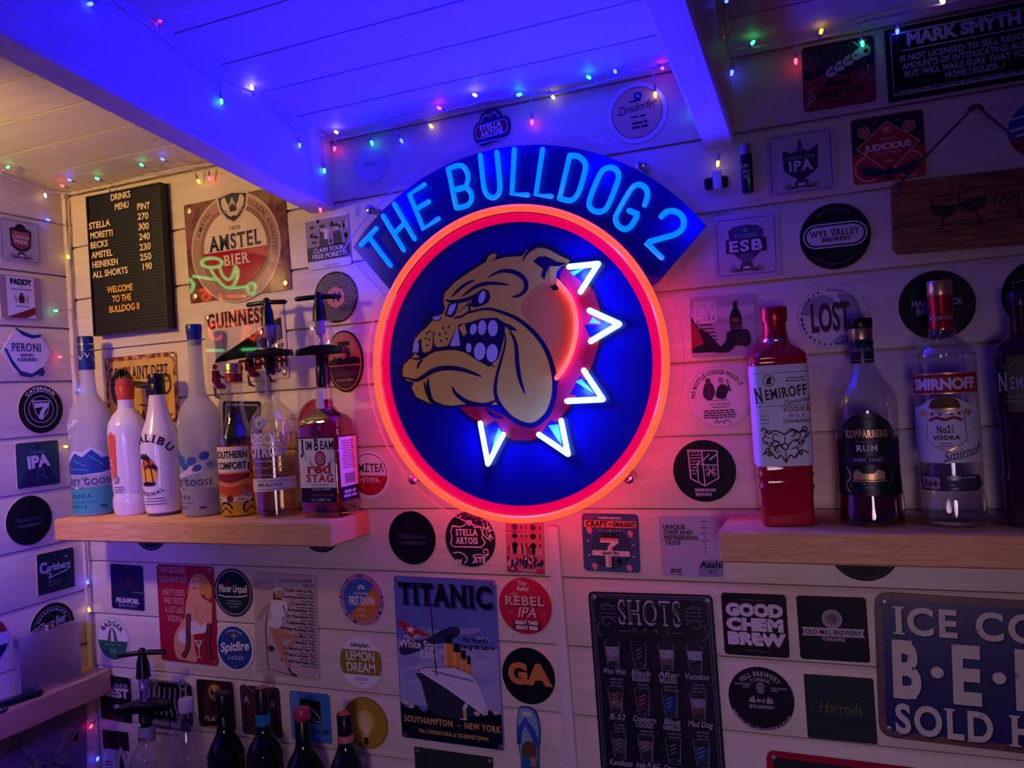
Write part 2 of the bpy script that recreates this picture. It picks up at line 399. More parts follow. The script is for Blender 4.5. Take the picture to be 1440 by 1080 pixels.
# sloping rafters
RAFT = wood('rafter_paint', '#d6c8b4', '#cbbaa2', 6, .5, 1, False)
def rafter(name, x0, x1, zb):
    mb = MB(); b = .004; sec = [(x0, CZ+.0), (x0, zb+b), (x0+b, zb), (x1-b, zb), (x1, zb+b), (x1, CZ)]
    v = []
    for y in (0., -1.9): v += [(x, y, z-y*TAN) for x, z in sec]
    k = len(sec); mb.add(v, [(i, (i+1) % k, k+(i+1) % k, k+i) for i in range(k)]+[tuple(range(k))[::-1], tuple(k+i for i in range(k))], RAFT)
    return struct(mb, name, smooth=0)
rafter('trim_1', -.882, -.830, 1.893)
rafter('trim_2', -.167, -.121, 1.893)
mb = MB(); mb.box(XC, -.010, .3, XC+.010, 0., CZ, WALLM); struct(mb, 'trim_3', smooth=0)
# ---- shelves of planed timber
PINE = wood('pine', '#f2bd80', '#dea05c', 16, .55, 0, True)
PINEY = wood('pine_along_wall', '#e6b88e', '#d0a070', 16, .55, 1, True)
def board(x0, y0, z0, x1, y1, z1, name, label, m, b=.003):
    c = ((x0+x1)/2, (y0+y1)/2, (z0+z1)/2); mb = MB(); mb.bbox(x0-c[0], y0-c[1], z0-c[2], x1-c[0], y1-c[1], z1-c[2], m, b)
    return tag(mb.build(name, loc=c), label, 'shelf')
ZL, ZR = 1.3465, 1.3395
board(-1.448, -.118, 1.304, -.794, -.0005, ZL, 'timber_shelf', 'thick warm-lit pine shelf on the back wall holding seven bottles, two with optics', PINE)
board(-.164, -.118, 1.2955, .42, -.0005, ZR, 'timber_shelf', 'thick pine shelf running out of frame under the red, black-labelled and crowned-label bottles', PINE)
board(XC+.0005, -.85, .966, XC+.065, -.011, 1.016, 'timber_shelf', 'pine shelf along the side wall carrying the steel hip flask', PINEY)
board(-1.40, -.115, .66, -.55, -.0005, .70, 'timber_shelf', 'low shelf below the photo edge under the dark wine bottles', PINE)
# ---- plastic cable cover under the neon sign
c, w, h, r = quad((778.5, 738), (794, 738), (806.5, 1080), (790.5, 1080))
mb = MB(); mb.bbox(-w/2, -.011, -h/2-.25, w/2, -.0004, h/2, mat('white_plastic', '#d8ccc8', .4), .0025)
hang(tag(mb.build('cable_cover'), 'narrow white plastic cable cover running down the wall from the neon sign', 'cable cover'), c, 'back', r)
# ================================================================ the neon sign
SO = np.array([-.485, -.032, 1.5886])
sign = thing('neon_sign', 'lit neon bar sign with blue arched lettering, red ring and bulldog head', 'neon sign', SO)
def sg(x, y, d=-.043): p = back(x, y, d)-SO; return (p[0], p[2])
Ca = lambda X, Y: sg(480+X/2.769, 180+Y/2.769)             # enlarged crops of the photo the outlines were measured on
Cb = lambda X, Y: sg(480+X/3, Y/3)
Cd = lambda X, Y, d=-.034: sg(480+X/2.769, 360+Y/2.769, d)
BC = (-.0021, -.0386); BR = .3893                          # the arch of the banner
tl, tr_, br_, bl = Ca(32, 460), Ca(1415, 380), Ca(1228, 600), Ca(178, 628)
ang = lambda p: math.atan2(p[1]-BC[1], p[0]-BC[0])
def arch(g):
    a0, a1 = ang(tr_)-g/BR, ang(tl)+g/BR
    return [(BC[0]+(BR+g)*math.cos(a0+(a1-a0)*i/40), BC[1]+(BR+g)*math.sin(a0+(a1-a0)*i/40)) for i in range(41)]
def contour(R, g):
    A = arch(g)
    b, d = (bl[0]-g*.8, bl[1]-g*.5), (br_[0]+g*.8, br_[1]-g*.5)
    s0, s1 = math.atan2(b[1], b[0])+.02, math.atan2(d[1], d[0])-.02+2*math.pi
    k = lambda q: (R*math.cos(q), R*math.sin(q))
    return A+[b]+[k(s0+(s1-s0)*i/70) for i in range(71)]+[d]
ACR = thin('clear_acrylic', (.985, .985, 1.), .015, .03, .25)
mb = MB(); mb.prism(contour(.275, .016), .004, 0., ACR, mat('acrylic_edge_glow', (.85, .80, .9), .3, trans=.3), ACR); mb.build('clear_panel', sign)  # pale edge colour stands for light carried through the acrylic
NAVY = mat('print_navy', (.003, .002, .20), .28)
mb = MB(); A = arch(0.); ring_in = [(.244*math.cos(t), .244*math.sin(t)) for t in np.linspace(math.atan2(bl[1], bl[0]), math.atan2(br_[1], br_[0]), 40)]
mb.prism(A+[bl]+ring_in+[br_], -.0002, -.0012, NAVY)
mb.prism(circ(.243, 90), -.0002, -.0012, NAVY)
mb.build('printed_face', sign, smooth=0)
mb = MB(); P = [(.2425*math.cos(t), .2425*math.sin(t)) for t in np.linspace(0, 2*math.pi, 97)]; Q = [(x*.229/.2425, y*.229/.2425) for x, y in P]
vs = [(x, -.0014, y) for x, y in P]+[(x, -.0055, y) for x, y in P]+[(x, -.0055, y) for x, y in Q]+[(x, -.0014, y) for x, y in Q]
mb.add(vs, [(97*k+i, 97*k+97+i, 97*k+98+i, 97*k+i+1) for k in range(3) for i in range(96)], glow('rose_glow', (1, .0, .085), .62)); mb.build('ring_glow_band', sign)  # emissive band for the rose glow just inside the ring tube
# ---- bulldog emblem
mb = MB(); a = Art(mb, lambda x, y, L: (x, -.0014-L*.00022, y))
TAN_ = mat('print_tan', (.90, .56, .05), .35); DK = mat('print_outline', (.006, .004, .045), .35); RED = mat('print_red', (.62, .012, .03), .35)
WHT = mat('print_tooth', (.66, .55, .52), .35); CY = mat('print_cyan', (.10, .55, .72), .35); TNR = mat('print_tan_redlit', (.88, .29, .05), .35)
def dp(pts, c, L, smooth=0): a.poly([Cd(*p) for p in pts], c, L, smooth)
def dl(pts, w_, c=None, L=6, smooth=5, taper=True): a.line([Cd(*p) for p in pts], w_*1.4, c or DK, L, False, smooth, taper)
def de(x, y, rx, ry, c, L, rot=0.):
    P = []; q = math.radians(rot)
    for i in range(20):
        t = 2*math.pi*i/20; X, Y = rx*math.cos(t), ry*math.sin(t); P.append(Cd(x+X*math.cos(q)-Y*math.sin(q), y+X*math.sin(q)+Y*math.cos(q)))
    a.poly(P, c, L)
collar = [(865, 40), (930, 75), (985, 140), (1010, 220), (1008, 320), (978, 420), (930, 520), (870, 610), (800, 690), (740, 718), (680, 718), (620, 695), (560, 660), (500, 625), (462, 588)]
inner = [(560, 585), (640, 625), (700, 655), (780, 640), (825, 585), (838, 490), (890, 390), (915, 280), (900, 180), (845, 95)]
cen = np.array([700., 330.])
grow = lambda P, d: [tuple(np.array(p)+(np.array(p)-cen)/np.hypot(*(np.array(p)-cen))*d) for p in P]
dp(grow(collar, 16)+inner, DK, 1); dp(collar+inner, RED, 2)
head = [(398, 175), (402, 145), (440, 105), (500, 62), (560, 25), (640, 5), (705, 0), (722, -22), (765, -42), (805, -38), (850, -12), (893, 14), (882, 30), (855, 42), (840, 60), (835, 85), (872, 130), (900, 190), (912, 270), (895, 370), (840, 480), (832, 500), (826, 560), (800, 618), (750, 655), (700, 650), (655, 622), (622, 580), (560, 577), (480, 577), (430, 583), (370, 577), (340, 572), (292, 548), (274, 512), (284, 492), (258, 486), (238, 462), (243, 425), (268, 400), (284, 385), (280, 340), (306, 300), (330, 280), (355, 252), (372, 232), (396, 226), (404, 205)]
dp(grow(head, 11), DK, 3); dp(head, TAN_, 4)
dp([(835, 85), (872, 130), (900, 190), (910, 270), (893, 370), (838, 478), (800, 350), (740, 270), (700, 200), (760, 120)], TNR, 4.5, 5)  # red light of the collar tube painted onto the tan neck
dp([(548, 32), (556, 0), (590, -24), (618, -12), (606, 12)], DK, 3); dp([(562, 26), (572, 2), (594, -12), (606, -4), (598, 12)], TAN_, 5)
# mouth, teeth, fangs, muzzle
dp([(282, 376), (300, 330), (345, 300), (455, 268), (500, 258), (545, 243), (605, 240), (640, 262), (632, 330), (612, 400), (575, 432), (515, 398), (470, 362), (420, 357), (365, 366), (310, 396)], DK, 5)
for q in ((515, 285, 13, 22, 12), (549, 279, 16, 29, 5), (591, 281, 19, 32, 0), (497, 357, 11, 18, 0), (540, 371, 22, 34, 5), (588, 378, 22, 35, 5)): de(*q[:4], WHT, 7, q[4])
dp([(291, 312), (303, 345), (300, 376), (277, 374)], WHT, 7); dp([(454, 274), (464, 348), (440, 352), (424, 348)], WHT, 8)
dp([(314, 325), (330, 292), (350, 268), (357, 300), (352, 362), (330, 376), (317, 368)], TAN_, 6, 4); dp([(362, 310), (376, 272), (440, 258), (456, 270), (440, 300), (412, 352), (385, 358), (364, 344)], TAN_, 6, 4)
for x, y in ((335, 300), (346, 293), (330, 322), (344, 325), (336, 348), (398, 280), (420, 275), (384, 305), (408, 300), (390, 330), (412, 322)): de(x, y, 4.5, 4.5, DK, 9)
dp([(458, 278), (480, 262), (490, 300), (476, 312)], TAN_, 6)
de(372, 243, 19, 11, DK, 8); de(372, 242, 15, 8, WHT, 9)
for p, q in (((312, 260), (350, 250)), ((318, 232), (352, 242)), ((330, 212), (358, 234))): dl([p, q], .0035, DK, 9, 0)
# eyes and brows
dp([(402, 232), (418, 186), (460, 176), (448, 222), (432, 240)], DK, 7); dp([(413, 226), (424, 192), (450, 183), (441, 212), (428, 230)], WHT, 8)
dp([(502, 190), (522, 152), (552, 128), (578, 142), (576, 175), (552, 192), (520, 200)], DK, 7, 4); de(549, 160, 12, 26, WHT, 8, 18)
dp([(438, 245), (470, 205), (500, 178), (505, 215), (470, 240)], DK, 5.5); dp([(446, 236), (474, 206), (494, 190), (496, 212), (470, 230)], TAN_, 6)
dl([(404, 172), (440, 178), (480, 172), (516, 158), (560, 128)], .0050); dl([(430, 160), (470, 120), (520, 92)], .0040); dl([(470, 158), (520, 122), (575, 106), (654, 112)], .0045)
dl([(572, 84), (620, 60), (672, 62), (712, 88), (720, 125), (696, 152), (664, 160)], .0055)
# lips, jowl, chin
dl([(440, 246), (500, 220), (570, 206), (640, 224), (700, 254), (760, 308), (800, 368), (824, 438), (832, 500), (826, 560), (800, 620), (750, 658), (700, 652), (652, 622), (615, 575), (600, 530), (606, 468), (624, 400), (640, 330), (626, 262)], .0062)
dp([(612, 252), (660, 268), (690, 292), (655, 288)], DK, 6); dl([(655, 288), (680, 342), (686, 420), (696, 480), (716, 538)], .0055)
dl([(245, 472), (290, 484), (320, 470), (360, 446), (410, 436), (470, 442), (512, 456), (548, 470)], .0060); dl([(268, 398), (310, 398), (360, 368), (430, 358), (480, 368), (540, 402), (600, 432)], .0050)
dl([(296, 440), (304, 418), (318, 404)], .0036); dl([(338, 476), (340, 520), (356, 566), (400, 582)], .0050); dl([(432, 508), (450, 540), (495, 570), (555, 580), (606, 562)], .0055); dl([(322, 488), (334, 530), (350, 572)], .004)
dl([(560, 590), (590, 620), (632, 632)], .0045)
# ear
dp([(748, 22), (768, 2), (800, 2), (842, 22), (880, 28), (850, 40), (812, 40), (800, 62), (792, 92), (778, 78), (786, 50)], DK, 6); dp([(812, 44), (838, 48), (834, 80), (816, 98), (808, 72)], TAN_, 7)
dl([(705, 20), (728, -16), (765, -38), (806, -34), (850, -8), (893, 16)], .0045)
dl([(816, 118), (836, 124), (842, 96)], .0060)
# spikes as printed: dark shards with a pale wedge
for tri, wd_ in (([(880, 52), (985, 38), (940, 105)], [(890, 62), (948, 48), (905, 78)]), ([(945, 268), (1070, 266), (985, 318), (965, 310)], [(965, 262), (980, 238), (1010, 262)]), ([(892, 540), (930, 465), (1005, 552)], [(912, 490), (935, 478), (985, 535)]), ([(548, 672), (600, 640), (630, 690), (572, 800)], [(612, 668), (630, 690), (585, 760)]), ([(775, 698), (815, 640), (856, 655), (876, 765)], [(806, 660), (845, 655), (858, 735)])):
    dp(tri, DK, 5); dp(wd_, CY, 6)
mb.build('bulldog_emblem', sign, smooth=0)
# ---- tubes
N_BLUE = glow('neon_blue', (.0, .20, 1.), 1.15); N_RED = glow('neon_red', (1, .085, .03), 1.35); N_WHITE = glow('neon_white', (.50, .86, 1.), 1.7)
CLIP = mat('black_clip', '#15131c', .4)
ty = -.010
mb = MB(); mb.tube([(.2495*math.cos(2*math.pi*i/96), ty, .2495*math.sin(2*math.pi*i/96)) for i in range(96)], .0062, N_RED, 10, True); mb.build('ring_tube', sign)
T3 = lambda pts: [(p[0], ty, p[1]) for p in pts]
def sm(pts, n=5, cl=False): return crs(pts, n, cl)
LET = [
 [[Ca(75, 455), Ca(135, 390)], [Ca(105, 422), Ca(190, 535)]],
 [[Cb(175, 910), Cb(262, 1055)], [Cb(222, 860), Cb(308, 1008)], [Cb(222, 985), Cb(268, 938)]],
 [[Cb(350, 778), Cb(286, 820), Cb(345, 965), Cb(408, 922)], [Cb(318, 880), Cb(368, 850)]],
 [sm([Cb(450, 712), Cb(490, 698), Cb(517, 706), Cb(534, 745), Cb(520, 788), Cb(472, 802)]), sm([Cb(472, 802), Cb(520, 790), Cb(546, 815), Cb(546, 848), Cb(525, 868), Cb(484, 877)]), [Cb(450, 712), Cb(484, 877)]],
 [sm([Cb(585, 655), Cb(592, 720), Cb(600, 785), Cb(614, 822), Cb(640, 834), Cb(662, 818), Cb(668, 785), Cb(663, 720), Cb(655, 642)])],
 [[Cb(729, 630), Cb(719, 818), Cb(785, 822)]],
 [[Cb(848, 630), Cb(820, 822), Cb(885, 828)]],
 [sm([Cb(963, 655), Cb(1000, 660), Cb(1026, 685), Cb(1028, 715), Cb(1008, 790), Cb(990, 828), Cb(965, 845), Cb(920, 837)]), [Cb(963, 655), Cb(920, 837)]],
 [sm([Cb(1140, 706), Cb(1165, 725), Cb(1166, 760), Cb(1132, 850), Cb(1112, 883), Cb(1080, 893), Cb(1050, 877), Cb(1047, 842), Cb(1083, 750), Cb(1108, 714)], 5, True)+[Cb(1140, 706)]],
 [sm([Cb(1279, 865), Cb(1291, 825), Cb(1283, 793), Cb(1256, 778), Cb(1228, 790), Cb(1200, 832), Cb(1168, 890), Cb(1156, 920), Cb(1166, 950), Cb(1195, 966), Cb(1224, 950), Cb(1250, 903)])+[Cb(1213, 888)]],
 [sm([Ca(1245, 345), Ca(1268, 325), Ca(1303, 325), Ca(1330, 350), Ca(1330, 385), Ca(1303, 412), Ca(1250, 428), Ca(1186, 446)])+[Ca(1247, 505)]]]
for k, strokes in enumerate(LET):
    mb = MB()
    for s_ in strokes: mb.tube(T3(s_), .0043, N_BLUE, 8)
    mb.build('neon_letter', sign)
    q = np.mean([p for s_ in strokes for p in s_], axis=0)
    p_ = (SO[0]+q[0], SO[1]-.02, SO[2]+q[1]); lamp('letter_light', 'AREA', p_, (.0, .0, 1), BLUE_W, .03, (p_[0], p_[1]-1, p_[2]+.45))
for t in (62, 90, 118, 142, 38): lamp('arch_light', 'POINT', (SO[0]+BC[0]+.37*math.cos(math.radians(t)), -.055, SO[2]+BC[1]+.37*math.sin(math.radians(t))), (0, 0, 1), .30, .02, specular_factor=.2)
mb = MB(); mb.tube(T3(sm([Cd(*p, -.043) for p in ((845, 105), (885, 155), (908, 215), (913, 290), (897, 370), (870, 430), (838, 475))])), .0042, glow('neon_red_collar', (1, .05, .03), 3.2), 8); mb.build('collar_tube', sign)
for V in (((885, 42), (1000, 30), (930, 140)), ((965, 212), (1082, 265), (970, 332)), ((943, 445), (1018, 558), (878, 565)), ((540, 650), (570, 810), (630, 695)), ((855, 640), (882, 772), (768, 695))):
    P = [Cd(*p, -.043) for p in V]; mb = MB(); mb.tube(T3(P[:2]), .0046, N_WHITE, 8); mb.tube(T3(P[1:]), .0046, N_WHITE, 8); mb.build('spike_tube', sign)
    q = np.mean(P, axis=0); lamp('spike_light', 'POINT', (SO[0]+q[0], SO[1]-.024, SO[2]+q[1]), (.02, .05, 1), .85, .01)
for i in range(30):                                        # the glow the ring throws on the wall beside it
    t = math.radians(160+220*i/29); n_ = (math.cos(t), math.sin(t)); p_ = (SO[0]+.264*n_[0], -.046, SO[2]+.264*n_[1])
    lamp('ring_light', 'AREA', p_, (1, .0, .10), RED_W, .055, (p_[0]+.9*n_[0], p_[1]+.55, p_[2]+.9*n_[1]), specular_factor=0.)
STEEL = mat('steel', '#b9b4c0', .25, 1.)
for x, y in ((521.5, 295), (582, 674), (884.5, 672), (903, 231)):
    p = sg(x, y, -.032); mb = MB()
    mb.lathe([(.0065, -.0315), (.0065, -.001), (.0085, .0), (.0085, .005), (.006, .007)], STEEL, 16)
    o = mb.build('standoff', sign, (p[0], 0, p[1]), (math.pi/2, 0, 0))
# ================================================================ beer mats, tin plates and boards on the walls
G1, G2 = 'beer mats pinned to the back wall', 'beer mats pinned to the side wall'
CARD = mat('card_edge', '#cfc3b4', .7)
W_, K_ = '#e6e0dc', '#09061c'  # black ink tinted navy to carry the blue glare over dark areas
def rmat(px, py, label, base, draw, d=.094, wall='back', rot=0., pts=None):
    c = back(px, py) if wall == 'back' else side(px, py)
    k = d/100; mb = MB(); t = .0018
    P = pts or circ(50, 48); P = [(x*k, z*k) for x, z in P]; mb.prism(P, -.0002, -t, ink(base), CARD)
    a = flat(mb, k, t); draw(a)
    return tag(hang(mb.build('beer_mat', smooth=0), c, wall, rot), label, 'beer mat', G1 if wall == 'back' else G2)
def smat(q, label, base, draw, r=7., wall='back', t=.0018, name='beer_mat', cat='beer mat', group=1):
    c, w, h, rot = quad(*q, wall=wall); k = w/100; H = 100*h/w; mb = MB()
    mb.prism([(x*k, z*k) for x, z in rrect(100, H, r)], -.0002, -t, ink(base), CARD)
    a = flat(mb, k, t); draw(a, H)
    return tag(hang(mb.build(name, smooth=0), c, wall, rot), label, cat, (G1 if wall == 'back' else G2) if group else None)
EYE = mat('eyelet_brass', '#c9b48a', .3, 1.); HOLE = mat('hole', '#0c0a0e', .8)
def tin(q, label, base, draw, r=5., corners='', cm=None, ce=5., wall='back', t=.0022, rough=.3, name='tin_sign', es=2.6):
    c, w, h, rot = quad(*q, wall=wall); k = w/100; H = 100*h/w
    o = thing(name, label, 'sign'); mb = MB()
    mb.prism([(x*k, z*k) for x, z in rrect(100, H, r)], -.0006, -t, ink(base, rough), ink(base, rough))
    a = flat(mb, k, t); a.rough = rough; draw(a, H); mb.build('plate', o, smooth=0)
    for s in corners.split():
        x = (-50+ce) if 'l' in s else (50-ce); y = (H/2-ce) if 't' in s else (-H/2+ce); mb = MB()
        R = es*k; mb.lathe([(R, 0), (R, .001), (R*.75, .0016), (R*.4, .0016), (R*.35, .0006), (R*.01, .0006)], cm or EYE, 14)
        mb.build('eyelet' if (cm or EYE) is EYE else 'screw', o, (x*k, -t, y*k), (math.pi/2, 0, 0))
    hang(o, c, wall, rot); return o
def stars(a, x, y, r, c, L=3, rot=90):
    P = []
    for i in range(10):
        R = r if i % 2 == 0 else r*.4; q = math.radians(rot+36*i); P.append((x+R*math.cos(q), y+R*math.sin(q)))
    a.poly(P, c, L)
def barley(a, x, y, l, ang, c, L=2, n=6, s=1.):
    q = math.radians(ang); d = np.array([math.cos(q), math.sin(q)])
    for i in range(n):
        p = np.array([x, y])+d*l*i/n; a.disc(*(p+s*1.2*np.array([-d[1], d[0]])), 2.2*s, c, L, .9*s, ang+25, 8); a.disc(*(p-s*1.2*np.array([-d[1], d[0]])), 2.2*s, c, L, .9*s, ang-25, 8)
# ---------------------------------------------------------------- round mats, back wall
def d_(a):
    a.disc(0, 0, 43, '#d9b08c', 1, n=48); a.ring(0, 0, 41, 42, '#7b2b30', 2); a.disc(3, 27, 7, '#20307a', 2); a.text('N', 3, 24.5, 5, W_, 3)
    a.text('Zirndorfer', 0, 3, 13, '#22203c', 3, w=66, b=.01, sl=.3, rot=6); a.fine(-2, 18, 26, 1, 4, '#22203c', 3, 3); a.fine(2, -8, 34, 1, 4, '#22203c', 3, 3)
    a.fine(4, -19, 34, 2, 7, '#22203c', 3, 4)
rmat(896, 159, 'tan-centred round beer mat with a wide pale rim, under the ceiling lights', '#d6d3da', d_)
rmat(521.8, 231.7, 'small plain pale round beer mat with one faint word, left of the arch', '#bdb7c9', lambda a: (a.text('purity', 0, 0, 7, '#55506e', 2, sl=.3, w=38), a.rect(-16, -4, 18, -3.4, '#55506e', 2)), d=.066)
def d_(a):
    rd = random.Random(3)
    for i in range(-12, 13):
        for j in range(-12, 13):
            x, y = i*3.9+(j % 2)*1.95, j*3.6
            if 20.5 < math.hypot(x, y) < 47: a.disc(x, y, .95, '#cfc5bf', 1, n=6)
    a.disc(0, 0, 20, '#c8806a', 2); a.text('N', 0, -9, 18, K_, 3, w=17, b=.05, sl=.2)
rmat(473, 418, 'black round beer mat with white dots and a rosy centre', K_, d_)
def d_(a):
    a.disc(0, 0, 45, '#ece4e2', 1); a.disc(0, 0, 40, '#231c3a', 2); a.disc(0, 0, 38.5, '#ece4e2', 2.5)
    a.poly([(38.5*math.cos(math.radians(t)), 38.5*math.sin(math.radians(t))) for t in range(182, 359, 6)], '#b5122f', 3)
    a.text('AMΣTEΛ', 0, 5, 15, '#151225', 4, w=68, b=.04, serif=1); a.text('MΠYPA', 0, -16, 10, W_, 4, w=44, b=.02); a.text("'", 36, 8, 12, '#151225', 4)
rmat(520, 667, 'white round beer mat with a red lower half, behind the shelf end', '#d9cfcf', d_)
rmat(449, 596, 'red round beer mat half hidden by the bottles with optics', '#b4494c', lambda a: (a.ring(0, 0, 42, 43.5, '#5d1b26', 1), a.disc(0, 0, 24, '#7a2530', 1)))
rmat(211.5, 742, 'dark round beer mat whose foot shows below the shelf end near the corner', '#15122a', lambda a: (a.ring(0, 0, 44, 45, '#8a86a0', 1)))
rmat(451, 741, 'dark round beer mat whose foot shows below the shelf end nearest the neon', '#15122a', lambda a: (a.ring(0, 0, 44, 45, '#8a86a0', 1), a.ring(0, -36, 4, 5, '#9a96b0', 2)))
def hawk(a): a.text('Hawkstone', 0, -1, 9, '#4a4468', 2, w=62); a.rect(-27, -9, 29, -8, '#7d7896', 2); a.fine(0, -12, 54, 1, 2, '#7d7896', 2, .9)
rmat(580, 756, 'plain dark round beer mat with one faint line, between shelf and neon sign', '#0a071e', hawk)
def d_(a):
    P = '#e3cfd4'
    a.line([(-36, 20), (-34, 24), (-18, 22), (-8, 26), (-3, 34), (4, 34), (6, 26), (10, 22), (22, 22), (26, 12), (24, 4), (30, -6), (22, -14), (-34, -14), (-40, -8), (-36, 2), (-38, 12)], 1.8, P, 2, True)
    a.disc(0, 29, 5, '#b79aa8', 3); a.text('STELLA', -6, 7, 11, P, 3, w=44, b=.06, serif=1); a.text('ARTOIS', -6, -8, 11, P, 3, w=44, b=.06, serif=1)
    stars(a, -16, 42, 3.5, P); stars(a, 32, -18, 3, P)
    for t in range(0, 181, 30): a.line([(2+11*math.cos(math.radians(t)), 34+9*math.sin(math.radians(t))), (2+14*math.cos(math.radians(t)), 34+11*math.sin(math.radians(t)))], .9, P, 2)
    a.line([(27, 30), (30, 22), (26, 14), (32, 4), (42, -2)], 2, P, 2, False, 4); a.line([(24, 34), (34, 36), (36, 24), (33, 14), (38, 4)], 1.4, P, 2, False, 4); a.text('S', 40, 14, 10, P, 3, b=.06, rot=8); a.text('A', 42, 1, 9, P, 3, b=.06, rot=8)
    a.line([(-14, -44), (-8, -36), (-14, -28), (-24, -24), (-36, -26)], 2, P, 2, False, 4); a.text('AR', -27, -37, 9, P, 3, b=.06, rot=-174)
    a.text('STE', 18, -42, 10, P, 3, b=.06); a.line([(2, -44), (8, -36), (4, -30), (16, -27), (28, -30), (36, -26)], 1.8, P, 2, False, 4); a.ring(30, -22, 4, 5.5, P, 2)
rmat(661.7, 758, 'dark purple round beer mat printed with pink scrolls under the red ring', '#1d1430', d_)
def d_(a):
    a.disc(0, 0, 41, '#3f62b0', 1); a.poly([(41*math.cos(math.radians(t)), 41*math.sin(math.radians(t))) for t in range(-132, 43, 6)], '#c8763a', 2)
    rd = random.Random(2)
    for i in range(46): q = rd.uniform(0, 360); a.disc(46*math.cos(math.radians(q)), 46*math.sin(math.radians(q)), rd.uniform(1.5, 4.5), rd.choice(['#3f62b0', '#c8763a', '#d98aa8']), 1.5, rd.uniform(1, 3), q, 9)
    a.line([(-7, 21), (-2, 28), (4, 28), (9, 21)], 2.4, W_, 3); a.line([(-4, 20), (1, 25), (6, 20)], 1.8, W_, 3)
    a.text('OUTLAND', 0, 10, 5, W_, 3, w=34); a.text('FIRST DAWN', 1, -10, 16, W_, 3, w=58, b=.05); a.fine(0, -18, 20, 2, 4, W_, 3, 1.2); a.text('4.4%', 0, -33, 4.5, W_, 3); a.rect(-16, -31, -8, -30.4, W_, 3); a.rect(9, -31, 17, -30.4, W_, 3)
rmat(508.9, 843, 'blue and orange split round beer mat with a speckled pink rim', '#b67aa6', d_)
def d_(a):
    a.poly([(x, y) for x, y in [(48*math.cos(math.radians(t)), 48*math.sin(math.radians(t))) for t in list(range(-30, 33, 6))+list(range(150, 213, 6))]], '#8a7a2c', 1)
    a.text('salopian', 0, 30, 8.5, '#1c1826', 3, w=42, b=.03, serif=0); a.text('LEMON', 0, 4, 17, '#efe6d6', 3, w=66, b=.02); a.text('DREAM', 0, -18, 17, '#efe6d6', 3, w=66, b=.02); a.fine(0, -31, 38, 2, 3.4, '#3a3448', 3, 1.1); a.text('4.5%', 0, -42, 3, '#3a3448', 3)
rmat(508, 931, 'white round beer mat with a broad olive band across its middle', '#e4dee4', d_)
def d_(a):
    a.disc(0, 0, 45, '#e3ded6', 1); a.poly([(45*math.cos(math.radians(t)), 45*math.sin(math.radians(t))) for t in range(183, 358, 6)], '#2c6a50', 2)
    a.arct('BADGER', 0, 0, 31, 90, 11, '#26203a', 3, span=112, b=.06)
    a.poly([(-16, -4), (-13, 10), (-7, 22), (0, 28), (7, 22), (13, 10), (16, -4)], '#5a6064', 3); a.poly([(-4, -4), (-5, 14), (0, 26), (5, 14), (4, -4)], '#dcd8d0', 4); a.poly([(-6, 8), (-10, 18), (-4, 22)], '#1c1a22', 4); a.poly([(6, 8), (10, 18), (4, 22)], '#1c1a22', 4)
    a.rr(0, -11, 66, 10, 2, '#1f5640', 3); a.text('BADGER ALES', 0, -13, 4.5, '#7fae98', 4, w=50); a.fine(0, -24, 24, 2, 5, '#7fae98', 4, 2)
rmat(159.6, 899, 'half white, half green round beer mat with a badger face', '#cfc9be', d_)
def d_(a):
    a.ring(0, 0, 44, 46, '#a3a0b0', 1); a.disc(0, 0, 40, '#0f2a2a', 1); a.text('Pilsner Urquell', 0, 1, 15, '#d8d2cc', 3, w=74, b=.03, sl=.1); a.line([(-38, -6), (-20, -9), (20, -8), (38, -4)], 2, '#d8d2cc', 3); a.disc(-12, 20, 7, '#5a1c28', 2); a.fine(2, -18, 46, 2, 6, '#8d8a98', 3, 2); a.fine(2, -30, 34, 1, 6, '#8d8a98', 3, 2)
rmat(328.7, 833, 'dark green round beer mat with silver rim beside the red pin-up sign', '#16222c', d_)
def d_(a):
    a.disc(0, 0, 44.5, '#24448c', 1); a.arct('SHEPHERD NEAME', 0, 0, 34, 90, 4, '#c9d0e4', 3, span=70); a.line([(-10, 25), (-2, 26), (0, 31), (2, 26), (10, 25), (2, 24), (0, 17), (-2, 24)], 1.6, '#d6a060', 3, True)
    a.text('Spitfire', 0, -6, 18, '#eae6ee', 3, w=76, b=.04, sl=.25, rot=7); a.text('LAGER', 2, -24, 7.5, '#c9d0e4', 3, w=40, tr=.2); a.disc(0, -38, 1.5, '#c9d0e4', 3)
rmat(331, 910.5, 'blue round beer mat with white rim and a small plane above its script', '#dcdae4', d_)
def d_(a):
    a.text('REBEL', 0, 2, 15, '#e2b3aa', 4, w=76, b=.05, serif=1); a.text('REBEL', 1.4, .4, 15, '#5c1024', 3, w=78, b=.05, serif=1)
    a.text('IPA', 2, -19, 17, '#e2b3aa', 4, w=36, b=.03, sl=.25); a.text('IPA', 3.4, -20.4, 17, '#5c1024', 3, w=37, b=.04, sl=.25); a.rect(-33, -13, -23, -12.2, '#e2b3aa', 3); a.rect(30, -13, 39, -12.2, '#e2b3aa', 3)
    a.text('GREAT TIMES', 1, -32, 6, '#efe0d8', 4, w=44, b=.07); a.text('GREAT BEER', 1, -41, 6, '#efe0d8', 4, w=42, b=.07); a.rr(1, -34, 52, 18, 2, '#4a1026', 3)
    a.text('Tiny', -4, 37, 8, '#efe0d8', 4, sl=.2, w=18); a.text('Rebel', -3, 27, 8, '#efe0d8', 4, sl=.2, w=22); a.line([(-24, 18), (-26, 23), (-22, 21), (-20, 25), (-17, 21), (-14, 23), (-15, 18)], 1.2, '#e2b3aa', 3, True)
rmat(739, 852, 'crimson round beer mat below the red ring, beside the ship sign', '#c01f42', d_)
